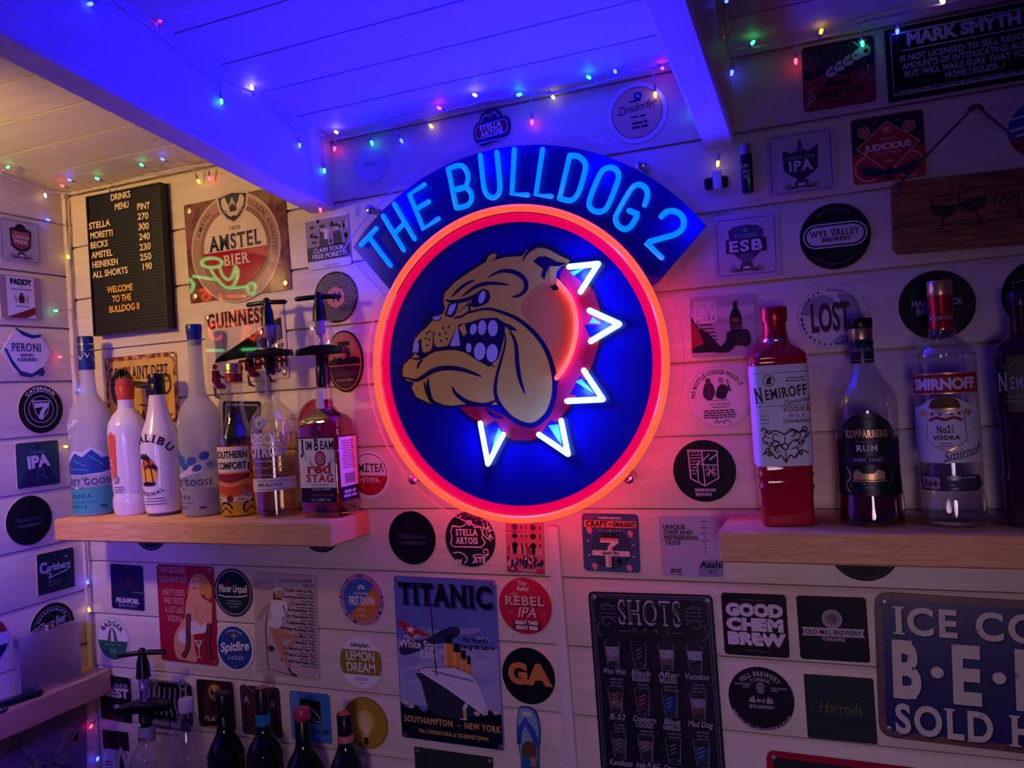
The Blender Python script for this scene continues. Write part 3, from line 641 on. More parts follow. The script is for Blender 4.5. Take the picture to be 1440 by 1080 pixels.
rmat(743.5, 950, 'black round beer mat with two big orange capital letters', '#0b061c', lambda a: (a.text('G', -19.5, -13, 33, '#cf7d46', 2, w=36, b=.10), a.text('A', 20, -13, 33, '#cf7d46', 2, w=39, b=.10)))
def d_(a):
    a.disc(0, 4, 22, '#c2a83a', 1); a.ring(0, 0, 46, 49.6, '#8d741f', 1); B = '#e9d7b4'
    a.poly([(-6, -32), (-6, -24), (-15, -2), (-15, 8), (-9, 18), (0, 22), (9, 18), (15, 8), (14, -2), (6, -24), (6, -32)], '#d9b968', 2, 4)
    for x in (-6, -2, 2, 6): a.line([(x*.5, -22), (x, 12)], .9, '#f3e6c8', 3)
    a.rr(0, -33, 10, 11, 2, '#2a2018', 3); a.rr(0, -40, 6, 4, 1, '#1a1412', 3)
rmat(515, 1016, 'mustard round beer mat showing a filament bulb behind a dark bottle', '#a8892c', d_)
def d_(a):
    P = '#cdbcd6'; S = [(-24, 34), (22, 32), (22, -12), (0, -24), (-22, -12)]
    a.line(S, 1.7, P, 2, True); a.line([(-2, 33), (-1, 12)], 1.7, P, 2)
    for i in range(6):
        for j in range(8):
            x, y = -20+i*4.2+(j % 2)*2.1, 31-j*5
            if x < -3 and not (x > -10 and y < 9): a.disc(x, y, 1.35, P, 2, n=8)
    a.line([(-10, -18), (-10, 12), (0, 18), (10, 27), (10, 18), (21, 26)], 1.6, P, 2); a.line([(-1, 12), (0, -23)], 1.6, P, 2); a.line([(0, 10), (22, 9)], 1.6, P, 2)
    for q in ((0, 0), (11, 9), (22, -1), (11, -11)): a.ring(q[0]*.98+.3, q[1], 8.6, 10, P, 2, *( (-60, 60) if q[0] == 0 else (210, 330) if q[1] > 5 else (120, 240) if q[0] > 15 else (30, 150)))
    a.text('BIRMINGHAM', 0, -33, 4.6, P, 3, w=33, b=.05); a.text('BREWING', -3, -40, 4.6, P, 3, w=25, b=.05)
rmat(990.5, 662, 'black round beer mat with an outlined shield, above the bare shelf end', '#0d061f', d_)
def d_(a):
    k = '#241c34'; a.ring(0, 0, 47.5, 48.3, '#a99aa8', 1)
    a.arct('NO BOTTLE COULD HOLD IT', 0, 0, 37, 103, 6.2, k, 3, span=158, b=.05)
    a.poly([(-24, 2), (-22, 18), (-17, 24), (-9, 22), (-5, 10), (-8, 0), (-14, -6)], '#3d2c4c', 2, 3); a.disc(-15, 25, 4.5, '#5a4650', 3); a.poly([(-20, 27), (-15, 31), (-10, 28), (-14, 27)], k, 4)
    a.poly([(-4, 0), (0, 16), (8, 20), (16, 14), (13, 2), (8, -4)], '#2c2038', 2, 3); a.disc(5, 25, 4.5, '#a98f98', 3); a.poly([(0, 27), (5, 31), (10, 27), (6, 28)], '#6b5a66', 4); a.line([(14, 14), (19, 8), (16, 20), (15, 27)], 2, '#5a4650', 3)
    a.rect(-10, -6, 16, -5.2, k, 3); a.text('VISIT OUR WEBSITE', 2, -13, 2.6, k, 3, w=32); a.fine(2, -17, 34, 1, 3, k, 3, 1.2); a.fine(0, -23, 66, 4, 3.6, k, 3, 2.); a.text('The', -6, -36, 2.6, k, 3); a.line([(-8, -42), (-4, -37), (-2, -42), (3, -38), (6, -42), (10, -37), (18, -42)], 1.1, k, 3, smooth=3)
rmat(1010.7, 558, 'cream round beer mat with two small cartoon figures beside the red ring', '#d8c9cf', d_)
def d_(a):
    g = '#8d86a6'; a.ring(0, 0, 46.5, 47, '#6b627a', 1)
    a.poly([(-40, 8), (-34, 26), (-14, 34), (2, 30), (6, 22), (-4, 16), (-10, 8), (-14, -4), (-22, 2)], g, 2, 3); a.poly([(10, 34), (26, 32), (38, 18), (40, 2), (30, -6), (22, 4), (12, 14), (14, 24)], g, 2, 3); a.poly([(0, -38), (14, -28), (30, -32), (24, -40), (12, -44)], g, 2, 3)
    a.text('LOST', -1, -20, 40, '#43283c', 3, w=56, b=.06); a.arct('PLANET FIRST LAGER', 0, 0, 39.5, 40, 3.6, '#3a3148', 3, span=110, b=.04); [a.ring(0, 0, 40, 43, '#3a3148', 3, q, q+rd.uniform(3, 9)) for rd in [random.Random(4)] for q in range(110, 350, 11)]
rmat(1168.3, 446, 'pale round beer mat with a map of land shapes behind a word meaning astray', '#cfc6d2', d_)
rmat(1317, 429, 'black round beer mat behind the gold cap of the crowned-label bottle', '#0a061c', lambda a: (a.text('MAGIC ROCK', 0, -1, 8.5, '#9d90b4', 2, w=66, b=.06), a.text('BREWING', -4, -12, 8.5, '#9d90b4', 2, w=46, b=.06)))
rmat(1466, 414, 'black round beer mat cut by the photo edge behind the last bottle', '#0a061c', lambda a: (a.line([(-36, 20), (0, 24), (20, 0), (-26, -8), (-36, 20)], 1.4, '#7f7398', 2), a.ring(0, 0, 47, 48, '#3a3048', 1)))
def d_(a):
    w = '#cbc1d4'; a.ring(0, 0, 47.6, 48.4, '#3c3650', 1)
    a.rr(0, 2, 90, 37, 18.5, w, 1); a.rr(0, 2, 86, 33, 16.5, K_, 1.5); a.rr(0, 2, 80, 28, 14, w, 2)
    a.text('WYE VALLEY', 0, 1, 9, '#171022', 4, w=70, b=.03, serif=1); a.text('BREWERY', 2, -7, 5.5, '#171022', 4, w=42, b=.05); a.poly([(-4, 12), (8, 12), (2, -11)], '#a79ab4', 3)
    a.arct('GREAT BRITISH BEERS', 0, 0, 38, 92, 4.4, '#564e6a', 3, span=74, b=.03); a.ring(0, 0, 40.5, 42.5, '#463e58', 3, 226, 314)
rmat(1174, 332.5, 'black round beer mat with a white capsule-shaped panel', '#0a061b', d_, rot=math.radians(-.5))
def d_(a):
    a.disc(0, 0, 49, '#2a56a4', 1); a.poly([(49*math.cos(math.radians(t)), 49*math.sin(math.radians(t))) for t in range(196, 345, 6)], '#8e2038', 2); a.line([(-44, 22), (-20, 26), (0, 20)], 3, W_, 3); a.line([(-46, 2), (-20, 6), (-4, 0)], 4, W_, 3); a.line([(-40, -8), (-16, -6)], 3, W_, 3)
rmat(1462, 181, 'blue, white and red round badge cut by the photo edge above the wooden board', '#c9c2d6', d_, d=.075)
def d_(a):
    w = '#b9abc2'; a.arct('FELL BREWERY', 0, 0, 36, 90, 7, w, 3, span=96, b=.03); a.arct('CUMBRIA', 0, 0, 28, 90, 5, w, 3, span=58); a.disc(0, 17, 6.5, '#8d8098', 2, 9); a.ring(0, 17, 3, 4, '#3a2c4a', 3); a.ring(0, 17, 5, 5.7, '#3a2c4a', 3)
    a.text('INDEPENDENT', -27, 20, 2.6, w, 3); a.text('CRAFT', -22, 16, 2.6, w, 3); a.text('SUSTAINABLE', 28, 17, 2.6, w, 3); a.text('BEERS', 22, 13, 2.6, w, 3)
    for s in (-1, 1):
        for j, t in enumerate((8, 34, 60)):
            q = math.radians(t); x, y = s*(12-3*j*.2), -7
            a.poly([(s*8, -7), (s*(8+11*math.cos(q)), -7+11*math.sin(q)), (s*(8+11*math.cos(q+.3)), -7+11*math.sin(q+.3))], w, 3)
    a.rr(-3.5, -3, 5, 5, .6, w, 3); a.text('f', -3.3, -5, 4, '#1d1029', 4, b=.05); a.frame(3.5, -3, 4.6, 4.6, 1, .7, w, 3); a.ring(3.5, -3, 1, 1.6, w, 3)
    a.text('@FELLBREWERY', 0, -15, 4.6, w, 3, w=38); a.arct('WWW.FELLBREWERY.CO.UK', 0, 0, 46, 268, 6, w, 3, span=128, low=True, b=.02)
rmat(1070.3, 981.8, 'dark round beer mat printed with a web address along its rim', '#0f071f', d_)
rmat(1214, 770, 'dark round beer mat whose foot shows below the right-hand pine shelf', '#0e0b1c', lambda a: a.ring(0, 0, 45, 46, '#4a4560', 1))
# ---------------------------------------------------------------- square mats, back wall
def d_(a, H):
    a.tf = (1., .86, 0., 0.); H = H/.86
    a.rect(-49, -8, 49, H/2-6, '#8c8290', 1); rd = random.Random(5)
    for i in range(34): a.disc(rd.uniform(-46, 46), rd.uniform(0, H/2-8), rd.uniform(2, 6), rd.choice(['#4c4454', '#6a6070', '#b3a8b0', '#332c3c']), 1.5, rd.uniform(3, 9), n=10)
    for x, y in ((-10, 16), (22, 14)): a.disc(x, y+14, 6, '#b9a6a6', 2, 8); a.poly([(x-10, y-24), (x-8, y+4), (x, y+8), (x+9, y+4), (x+12, y-24)], '#3a3242', 2); a.disc(x, y+20, 6.5, '#2a2230', 3, 4)
    a.rect(-7, 6, 2, 28, '#d4c6c0', 3); a.rect(-49, -40, 49, -8, '#20284e', 2); a.text('CLAIM YOUR', 0, -22, 9.5, '#d9d3de', 3, w=70); a.text('FREE PORETTI', 2, -35, 9.5, '#d9d3de', 3, w=80); a.fine(6, -55, 50, 1, 4.5, '#a69fb0', 3, 4)
smat(((428.5, 309.5), (490, 298), (495, 371.5), (435, 380.5)), 'rectangular beer mat with a grey crowd picture above a navy strip, touching the arch tip', '#cfc8d4', d_)
def d_(a, H):
    a.tf = (1., .76, 0., 0.); H = H/.76
    a.rr(0, H/2-8, 92, 3, 1, '#5c1c2e', 1); a.poly([(-8, 4), (2, 34), (14, 38), (20, 20), (10, 2)], '#3a1434', 1, 3); a.poly([(-4, 10), (4, 30), (10, 24)], '#6e2030', 2)
    a.rect(14, -14, 48, -12.6, '#a79eb4', 2); a.fine(0, -32, 50, 1, 3, '#67608a', 2, 1.4); a.text('FELINFOEL', 0, -47, 13, '#cfc8dc', 3, w=70, b=.06); a.text('BREWERY', 0, -59, 7, '#a79eb4', 3, w=56, tr=.25); a.fine(-6, -65, 60, 1, 3, '#67608a', 2, 1.)
smat(((156.7, 793.8), (203, 794.4), (203.3, 857.8), (157.8, 855.5)), 'navy rectangular beer mat by the corner with white capitals at its foot', '#171848', d_, 5)
def d_(a, H):
    w = '#d5c4cc'; a.rect(-50+1, -H/2+13, 49, H/2-1, '#bf6a72', 1); rd = random.Random(7)
    for r, y in enumerate((H/2-14, H/2-34, H/2-58)):
        for x in (-32, -20, -8, 4, 16, 28, 40): a.rect(x-2.2, y-4, x+2.2, y+6, '#5f2038', 2)
        for x in (-26, 22): a.rr(x, y+1, 9, 16, 3, '#171022', 3)
        a.rect(-48, y-10, 48, y-9, '#8a4552', 2)
    for x in range(-44, 46, 6): a.rect(x, -16, x+3.5, 4, rd.choice(['#cfa8a8', '#7a3a4c', '#3a1c34']), 2)
    for x in (-26, 22): a.rect(x-5, -16, x+5, 6, '#171022', 3)
    for i in range(60): a.disc(rd.uniform(-47, 47), rd.uniform(-H/2+16, -22), rd.uniform(2, 4), rd.choice(['#241a44', '#2e2c74', '#cdb8c0', '#553050', '#18122c']), 2+.05*i, rd.uniform(3, 6), n=9)
    a.disc(-33, -H/2+10, 8, '#22245c', 6); a.disc(-33, -H/2+10, 4.5, '#d8a878', 7); a.text('THE BULLDOG', 6, -H/2+6, 5.5, w, 6, w=48, b=.05); a.fine(8, -H/2+1.5, 44, 1, 2, w, 6, 1.4)
smat(((711, 733), (765.6, 735), (766, 807.7), (713.5, 804)), 'pink-red rectangular card with a building front and crowd, under the red ring', '#a83450', d_, 3)
def d_(a, H):
    o, w, p = '#d9745c', '#e0d2d0', '#d68a8e'
    a.text('wetherspoon', 0, H/2-9, 4.4, w, 3, w=40, b=.05); a.rect(-46, H/2-24, 46, H/2-12, o, 2); a.text('CRAFT', -23, H/2-22, 8.5, '#16101e', 3, w=38, b=.08, serif=1); a.text('ON', 1, H/2-20, 3.2, '#16101e', 3, b=.05); a.text('DRAUGHT', 25, H/2-21.5, 7, '#16101e', 3, w=38, b=.08)
    for x in range(-18, 19, 6): stars(a, x, H/2-29, 1.6 if x else 2.6, w)
    a.disc(0, -10, 34, '#181826', 2, n=40); a.disc(0, -10, 32.6, '#34445c', 2.5, n=40); a.disc(0, -10, 33, '#34445c', 2.4); a.fine(0, 13, 34, 2, 4.4, '#1a1c2c', 3, 2.6)
    a.poly([(-18, 8), (14, 8), (14, 1), (4, -8), (0, -24), (0, -42), (-10, -42), (-10, -24), (-5, -8), (0, 0), (-18, 0)], '#e5dcd6', 3); a.poly([(-18, 8), (14, 8), (14, 4), (-18, 4)], o, 4); a.line([(3, -6), (-3, -22), (-3, -41)], 3, o, 4); a.line([(7, -6), (2, -22), (2, -41)], 3, '#1d1a34', 4)
    a.rr(0, -18, 66, 9, 2, w, 5); a.text('BABY IPA', 0, -20.5, 5, '#1d1a34', 6, w=30, b=.07); a.disc(15, -31, 5, '#16101e', 5)
    for x, y in ((-37, 20), (35, 16), (-30, -42), (31, -42)): a.poly([(x-5, y+3), (x, y+6), (x+5, y+2), (x+3, y-5), (x-2, y-4)], p, 3, 3)
    for x, y in ((-40, 2), (-39, -22), (40, -2), (40, -22)): stars(a, x, y, 2.4, w)
smat(((817.8, 721), (898, 723), (901, 805.5), (821.8, 802)), 'slate-blue square beer mat with an orange banner and a big numeral in a disc', '#3f527c', d_)
def d_(a, H):
    k = '#2a1f36'
    for i, t in enumerate(('UNIQUE', 'CRISP AND', 'REFRESHING', 'TASTE')): a.text(t, -44+i*.8, H/2-21-i*8.8, 6.6, k, 3, w=(37, 48, 56, 26)[i], b=.05, al='l')
    a.fine(-26, -40, 24, 2, 3.6, k, 3, 2.4); a.fine(-26, -47, 28, 1, 3.6, k, 3, 1.)
    a.poly([(10, -49), (10, -36), (16, -26), (26, -21), (49, -21), (49, -46), (46, -49)], '#8d7fae', 1.5)
    for i, y in enumerate((40, 30, 20, 9, 2, -4, -10)): a.rect(24-(6 if i < 4 else .8), y, 24+(6 if i < 4 else .8), y+1.4, '#6a3a5a', 3); a.disc(24, y-4, 1.2, '#9a4a62', 3)
    a.text('Asahi', 31, -34, 10.5, '#140f22', 4, w=36, b=.05, sl=.12); a.text('辛口', 33, -43, 4.4, '#140f22', 4); a.arct('ASAHI', 31, -30, 8, 90, 2, '#9a4a62', 4, span=60)
smat(((925.7, 725), (1013, 726), (1018, 811.5), (931.7, 809)), 'pale lilac square beer mat with four lines of capitals, tucked behind a shelf end', '#b3a6c4', d_)
def d_(a, H):
    a.rect(-49, 4, 49, H/2-6, '#9a92ac', 1); a.poly([(-49, 8), (-20, 16), (20, 10), (49, 18), (49, 30), (-49, 30)], '#b7afc4', 1.3)
    for i, (t, h, y, w) in enumerate((('INDEPENDENCE', 6, 35, 36), ('TIGHTLY', 9.5, 24, 36), ('HELD', 15, 7, 36))): a.text(t, -44, y, h, '#d9d2e0', 4, w=w, b=.06, al='l')
    a.poly([(-49, -H/2+8), (-49, 18), (-36, -2), (-24, -8), (-8, -28), (8, -H/2+6)], '#1b1428', 2); a.poly([(-49, 10), (-38, -2), (-30, -26), (-49, -34)], '#8a2a3a', 3)
    for i in range(5): a.rect(-36+i*2, 2-i*6, -16+i*2, 4-i*6, '#332744', 3)
    a.poly([(-12, -H/2+8), (4, -24), (6, -10), (24, -8), (38, -8), (42, -24), (36, -34), (20, -30), (10, -H/2+8)], '#221a2e', 4, 3)
    for j in range(4): a.line([(20, -12-j*6), (38, -11-j*6)], 4.6, '#30263e', 5)
    a.poly([(12, -12), (11, 14), (14, 22), (17, 28), (17, 38), (23, 38), (23, 28), (26, 22), (29, 14), (29, -12)], '#1c1322', 4.5); a.disc(20, 8, 6, '#8a2a3a', 5.5, 4); a.rect(12, -7, 29, 1, '#4a3a4c', 5.5); a.fine(-24, -H/2+6, 30, 1, 2, '#b0a6bc', 5, 1.6)
smat(((970, 420), (1061.8, 411), (1064, 500), (973, 503)), 'photographic square beer mat of a hand holding a bottle, beside the red-capped bottle', '#a49cb4', d_, 4)
def d_(a, H):
    rd = random.Random(9); a.rect(-49, -H/2+1, 49, -H/2+52, '#8e2c3c', 1); a.poly([(-49, -4), (-20, 4), (10, -2), (49, 8), (49, H/2-3), (-49, H/2-3)], '#2a2440', 1.5, 0)
    for i in range(70): a.ring(rd.uniform(-46, 46), rd.uniform(12, H/2-6), rd.uniform(1.5, 3), rd.uniform(3.3, 4.2), '#4f4766', 2, rd.uniform(0, 180), rd.uniform(200, 360))
    for i, (x, y) in enumerate(((-8, 6), (4, 12), (16, 18), (28, 24))): a.disc(x, y, 12, '#151022', 3+i*.3, 9, 30); a.disc(x, y, 10.4, '#b5a9ba', 3.1+i*.3, 7.4, 30); a.line([(x-6, y-2), (x+1, y+1), (x+6, y+5)], 1.6, '#3a3048', 3.25+i*.3)
    a.disc(36, 28, 9, '#b5a9ba', 5); a.disc(39, 27, 3.5, '#241a34', 6)
    for q in (0, 40, 90): a.line([(30, 36), (22+q*.2, 44)], 2, '#b5a9ba', 5)
    a.poly([(-18, -14), (-18, -8), (-10, -4), (-4, -10), (6, -8), (6, -14), (14, -12), (14, -4), (17, -4), (17, -14), (20, -16), (-18, -18)], '#17101e', 3); a.text('BRAMPTON', 2, -33, 11, '#221222', 4, w=62, b=.04, serif=1); a.fine(0, -42, 44, 1, 5, '#531b2c', 4, 4)
    for i in range(16): q = rd.uniform(0, 6.28); a.line([(38, -6), (38+12*math.cos(q), -6+14*math.sin(q))], .9, '#a698ac', 3)
    a.ring(-38, -30, 3, 5, '#a698ac', 3); a.ring(-44, -38, 2, 4, '#a698ac', 3); a.ring(-40, -20, 2, 3.4, '#a698ac', 3)
smat(((1126.7, 68), (1228, 50), (1232.7, 143), (1130.7, 159)), 'square beer mat with a swirling white tentacle above a red ground, below the top lights', '#4a2438', d_)
def fuller(a, H): 
    k = '#3a2c44'; P = [(-40, 44), (40, 44), (44, 40), (44, -40), (40, -44), (-40, -44), (-44, -40), (-44, 40)]; a.line(P, .8, k, 1, True)
    a.rr(0, -33, 20, 11, 3, '#6a4058', 4); a.fine(0, -35, 14, 1, 4, W_, 5, 3); a.rr(0, -27, 15, 5, 2, '#4a3a54', 3)
    for s in (-1, 1):
        for t in (8, 18, 28, -2): a.line([(s*8, -39), (s*(28-abs(t-10)*.3), -39+t*.35)], 1.6, '#4f3848', 3, taper=True)
def d_(a, H):
    fuller(a, H); k = '#3a2c4c'; a.disc(0, 20, 18, '#b0a2b4', 1.5); a.poly([(-26, 22), (-12, 16), (0, 22), (12, 16), (26, 24), (24, -12), (14, -20), (0, -27), (-14, -20), (-25, -10)], k, 2); a.poly([(-2, 24), (-3, 30), (0, 37), (3, 30), (3, 24)], k, 3); a.rect(-4, 16, 4, 24, '#5a4868', 3)
    a.text('GREENE KING', 0, 6, 5.2, '#9a8ca2', 4, w=42, serif=1); a.text('IPA', 0, -12, 15, '#cdc0cc', 4, w=36, b=.05, serif=1)
smat(((1076, 194), (1173, 177), (1176.7, 265.6), (1081, 279)), 'pale square beer mat with a bottle over a dark shield, beside the wall-hung lighter', '#b5a7b8', d_, 5)
def d_(a, H):
    fuller(a, H); k = '#2f2848'; a.poly([(-27, 26), (-18, 32), (0, 34), (18, 32), (27, 24), (24, -8), (0, -31), (-22, -8)], '#48406a', 2); a.rect(-31, -10, 31, 12, k, 3); a.text('FULLERS', 0, 14, 6, '#9a90ae', 4, w=34); a.text('ESB', 0, -7, 16, '#d0c6da', 4, w=54, b=.06, serif=1); a.rr(0, 26, 6, 6, 1, '#8a80a0', 4); a.fine(0, -15, 26, 3, 4, '#8a80a0', 4, 1.6)
smat(((1002, 306.7), (1093, 294.4), (1099, 390), (1006, 394.4)), 'pale square beer mat with a three-letter band across its shield, by the arch tip', '#b9acc2', d_, 5)
def d_(a, H):
    rd = random.Random(1); a.rect(-49, -4, 49, H/2-2, '#22303c', 1)
    for i in range(60): a.disc(rd.uniform(-46, 46), rd.uniform(6, H/2-4), 2.6, rd.choice(['#45563c', '#2c4048', '#5a5a3a', '#1a2238']), 1.3, 1.2, rd.uniform(0, 180), 7)
    for x in (-32, 30):
        a.disc(x, 28, 8.5, '#d8a090', 2); a.disc(x, 28, 6.8, '#b42c3c', 2.4)
        for q in range(0, 180, 45): a.line([(x-6*math.cos(math.radians(q)), 28-6*math.sin(math.radians(q))), (x+6*math.cos(math.radians(q)), 28+6*math.sin(math.radians(q)))], .8, '#d8a090', 2.7)
    for x in (-28, 28): a.ring(x, -28, 17.5, 20, '#d8a090', 2, 20, 300); a.disc(x, -28, 17, '#b42440', 1.8)
    a.poly([(0, 41), (44, 4), (0, -38), (-44, 4)], '#e0a8a0', 3); a.poly([(0, 39), (41.6, 4), (0, -35.6), (-41.6, 4)], '#ad1838', 3.5)
    a.poly([(0, 36), (10, 27), (0, 18), (-10, 27)], '#d4505c', 4); a.text('K', 0, 23, 8, '#e8c4bc', 5, serif=1); a.text('KIRKSTALL', 0, 13, 3, '#e8c4bc', 4); a.text('JUDICIOUS', 0, -2, 9, '#ecd6d2', 4, w=62, b=.07); a.text('JUICY PALE', 0, -10, 5.4, '#d88c90', 4, w=36); a.text('4.4%', 0, -22, 4, '#e8c4bc', 4)
    for s in (-1, 1): a.poly([(0, -30), (s*10, -33), (s*24, -27), (s*40, -22), (s*38, -27), (s*41, -29), (s*36, -32), (s*38, -36), (s*32, -38), (s*20, -42), (0, -40)], '#241c4c', 5)
    a.poly([(-5, -48), (-4, -30), (0, -27), (4, -30), (5, -48)], '#1a1438', 6)
smat(((1195.6, 169), (1298, 153.7), (1303, 246.4), (1200.5, 263)), 'red square beer mat with a diamond panel and a dark bird at its foot', '#b03a34', d_)
def d_(a, H):
    w = '#d6cbdc'
    for t, y, wd_ in (('GOOD', 15, 86), ('CHEM', -8, 86), ('BREW', -31, 86)): a.text(t, 0, y, 17, w, 3, w=wd_, b=.13)
    a.fine(0, 39, 50, 1, 3, '#7d4a50', 3, 1.2); a.fine(2, -42, 58, 1, 3, '#7d4a50', 3, 1.2)
smat(((1013.5, 832.8), (1105.4, 836), (1111, 925.6), (1019.5, 919)), 'black square beer mat with three rows of fat rounded white letters', '#0b061d', d_, 6)
def d_(a, H):
    w = '#b9adb8'; a.disc(0, 15, 14.5, w, 2, n=40); a.disc(0, 15, 2.2, '#120c22', 3)
    for i in range(24):
        q = math.radians(i*15); q2 = q+.35; a.line([(3.4*math.cos(q), 15+3.4*math.sin(q)), (8*math.cos(q2), 15+8*math.sin(q2)), (13.6*math.cos(q2+.1), 15+13.6*math.sin(q2+.1))], .95, '#120c22', 3)
    a.poly([(-45, 1), (45, 1), (42, -5.5), (45, -12), (-45, -12), (-42, -5.5)], w, 2); a.text('OLD MILL BREWERY', 0, -9, 7, '#171022', 4, w=80, b=.03); a.text('YORKSHIRE', 0, -19, 5.4, w, 3, w=34, b=.03)
smat(((1119, 837), (1217.7, 840), (1224, 932), (1126, 925.6)), 'black square beer mat with a white mill wheel over a ribbon', '#0c071f', d_, 5)
smat(((1130, 946.7), (1228, 954), (1234.4, 1046), (1136, 1037)), 'plain dark green square mat with faint gold script, right of the web-address mat', '#1c2b30', lambda a, H: (a.frame(0, 0, 84, 44, .5, .5, '#3b463a', 1), a.text('Harrods', 0, -8, 18, '#6f6a4c', 2, w=62, b=-.01, sl=.15)), 3)
smat(((313, 562), (366, 566), (370, 640), (316, 636)), 'dark square beer mat glimpsed between the bottles above the pine shelf', '#1a1a2c', lambda a, H: (a.frame(0, 0, 84, H-16, 2, 2, '#b7a8a0', 1)))
def d_(a, H): a.text('LANDS', 14, 26, 11, '#9a96a4', 2, w=50, b=.05); a.text('BEST', 4, 4, 20, '#cfc8c4', 2, w=74, b=.08); a.poly([(-8, -24), (10, -22), (14, -16), (4, -12), (-6, -16)], '#b9b2ae', 2); a.fine(4, -48, 44, 1, 4, '#6a6474', 2, 2); a.fine(0, 44, 60, 1, 4, '#4a4658', 2, 3)
smat(((141, 947), (184, 953.5), (187.5, 1017), (143, 1010)), 'black rectangular beer mat beside the side-wall shelf with white capitals', '#121019', d_)
def d_(a, H):
    for i in range(9): a.line([(-40+i*10, 22), (-43+i*10, 0), (-38+i*10, -20)], 4, '#a9a09a', 2, taper=True)
    a.rr(6, 30, 80, 3, 1, '#8a8288', 2); a.ring(34, 28, 5, 8, '#8a8288', 2); a.rr(2, -32, 84, 14, 2, '#4a4458', 2); a.fine(0, -35, 70, 1, 8, '#9a94a4', 3, 7); a.fine(0, -48, 60, 1, 4, '#7a7488', 3, 3)
smat(((196, 951.5), (270, 961.5), (273, 1022), (199, 1012)), 'black beer mat with bone-pale stripes behind the white-capped clear bottle', '#141119', d_)
def d_(a, H): a.poly([(-28, -30), (-30, 20), (-18, 42), (0, 48), (18, 42), (28, 20), (26, -30)], '#4a2a22', 1, 3); a.ring(0, 26, 12, 17, '#b98a4c', 2); a.disc(0, 34, 7, '#c9a05c', 2.5); a.poly([(-12, -18), (-8, 16), (6, 20), (14, 0), (8, -20)], '#2a1a1c', 3, 3); a.disc(-2, 14, 7, '#8a6a4a', 4); a.text('FLAT', -12, -36, 9, '#cbbba8', 4, w=40, b=.04); a.rr(4, -50, 60, 5, 1, '#b98a4c', 2)
smat(((276.7, 954.7), (328.3, 958), (331.7, 1026), (281, 1021)), 'brown rectangular beer mat with an arched figure, behind the first dark wine bottle', '#241a1e', d_)
def d_(a, H): a.poly([(-40, 50), (0, 30), (40, 50), (34, -50), (-34, -50)], '#4a2c28', 1); a.line([(-40, 52), (-10, 36), (0, 34), (10, 36), (40, 52)], 3, '#7d6a88', 2); a.text('A', -34, 14, 14, '#b0a49c', 3); a.text('R', 32, 8, 14, '#b0a49c', 3); a.frame(0, 0, 88, H-12, 3, 1.2, '#6a5a78', 2)
smat(((338, 961.8), (393, 967.8), (399, 1037), (342, 1031)), 'maroon rectangular beer mat behind the teal-banded wine bottle', '#231a36', d_)
def d_(a, H):
    a.rect(-24, -12, 26, 34, '#141022', 2); P = '#dcd8e2'; a.disc(6, 6, 22, P, 3, 9, -38); a.disc(7, 5.4, 19.6, '#141022', 4, 7.4, -38); a.text('STADIUM', 10, -32, 10, '#1a2c50', 3, w=66, b=.03); a.rect(-49, -H/2+3, -26, H/2-3, '#5b8ac0', 1)
smat(((407, 970.7), (464.4, 975.6), (468.4, 1046.7), (411.6, 1038)), 'light blue rectangular beer mat behind the pink-topped wine bottle', '#3f74b4', d_)
def d_(a, H): a.rect(-46, 4, 46, H/2-4, '#2e1420', 1); a.poly([(-44, -H/2+6), (-40, -6), (-30, 12), (-20, -6), (-16, -H/2+6)], '#c9c2c8', 2); a.rect(-34, 6, -27, 26, '#6a2432', 2); a.poly([(-8, -H/2+6), (-4, -10), (16, 14), (36, -8), (42, -H/2+6)], '#b9b2b4', 2); a.poly([(4, -H/2+6), (16, -2), (28, -H/2+6)], '#1e3024', 3); a.line([(-4, -8), (16, 16), (38, -10)], 3, '#6a3a34', 3); a.rect(-42, -30, -18, -27, '#6a2432', 3); a.rect(-42, -38, -18, -35, '#6a2432', 3)
smat(((143.7, 1024), (183, 1026), (187, 1090), (147, 1085)), 'white and maroon beer mat with a small house, lowest by the room corner', '#cfc8ca', d_)
# ---------------------------------------------------------------- side wall mats
S = 'side'
def d_(a, H):
    fuller(a, H); a.poly([(-26, 26), (-14, 30), (0, 26), (14, 30), (26, 26), (24, -12), (12, -22), (0, -24), (-12, -22), (-24, -12)], '#1c1a2c', 2); a.poly([(-22, 22), (0, 21), (22, 22), (20, -10), (0, -20), (-20, -10)], '#8a3248', 3); a.disc(0, 30, 12, '#1c1a2c', 2.5, 9)
    a.text('FULLERS', 0, 15, 4.6, '#c98a8c', 4, w=32); a.text('LONDON', 0, 5, 8, '#ddd0d4', 4, w=40, b=.02); a.text('PRIDE', 0, -6, 8, '#ddd0d4', 4, w=32, b=.02)
smat(((-3, 302.5), (56, 315), (58, 373), (-1, 366.5)), 'pale square beer mat with a red shield, highest on the side wall', '#b0a4b4', d_, 8, S)
def d_(a, H):
    a.rect(-34, -H/2+4, 32, H/2-2, '#dcd6e2', 2); a.poly([(-34, -44), (32, -20), (32, -36), (10, -H/2+4), (-34, -H/2+4)], '#7d1f2c', 3); a.text('PADDY', 0, 30, 12, '#151020', 4, w=50, b=.09); a.text('OLD', 0, 24, 3, '#443c58', 4); a.text('IRISH WHISKEY', 0, 17, 4, '#443c58', 4, w=48)
    a.poly([(-6, -12), (-7, 2), (0, 10), (7, 2), (6, -12)], '#3a2a24', 4); a.disc(0, 8, 4, '#6a4a3a', 5); barley(a, -12, -10, 18, 105, '#c98a4a', 4); barley(a, 12, -10, 18, 75, '#c98a4a', 4); a.fine(0, -20, 46, 1, 3, '#443c58', 4, 1.6)
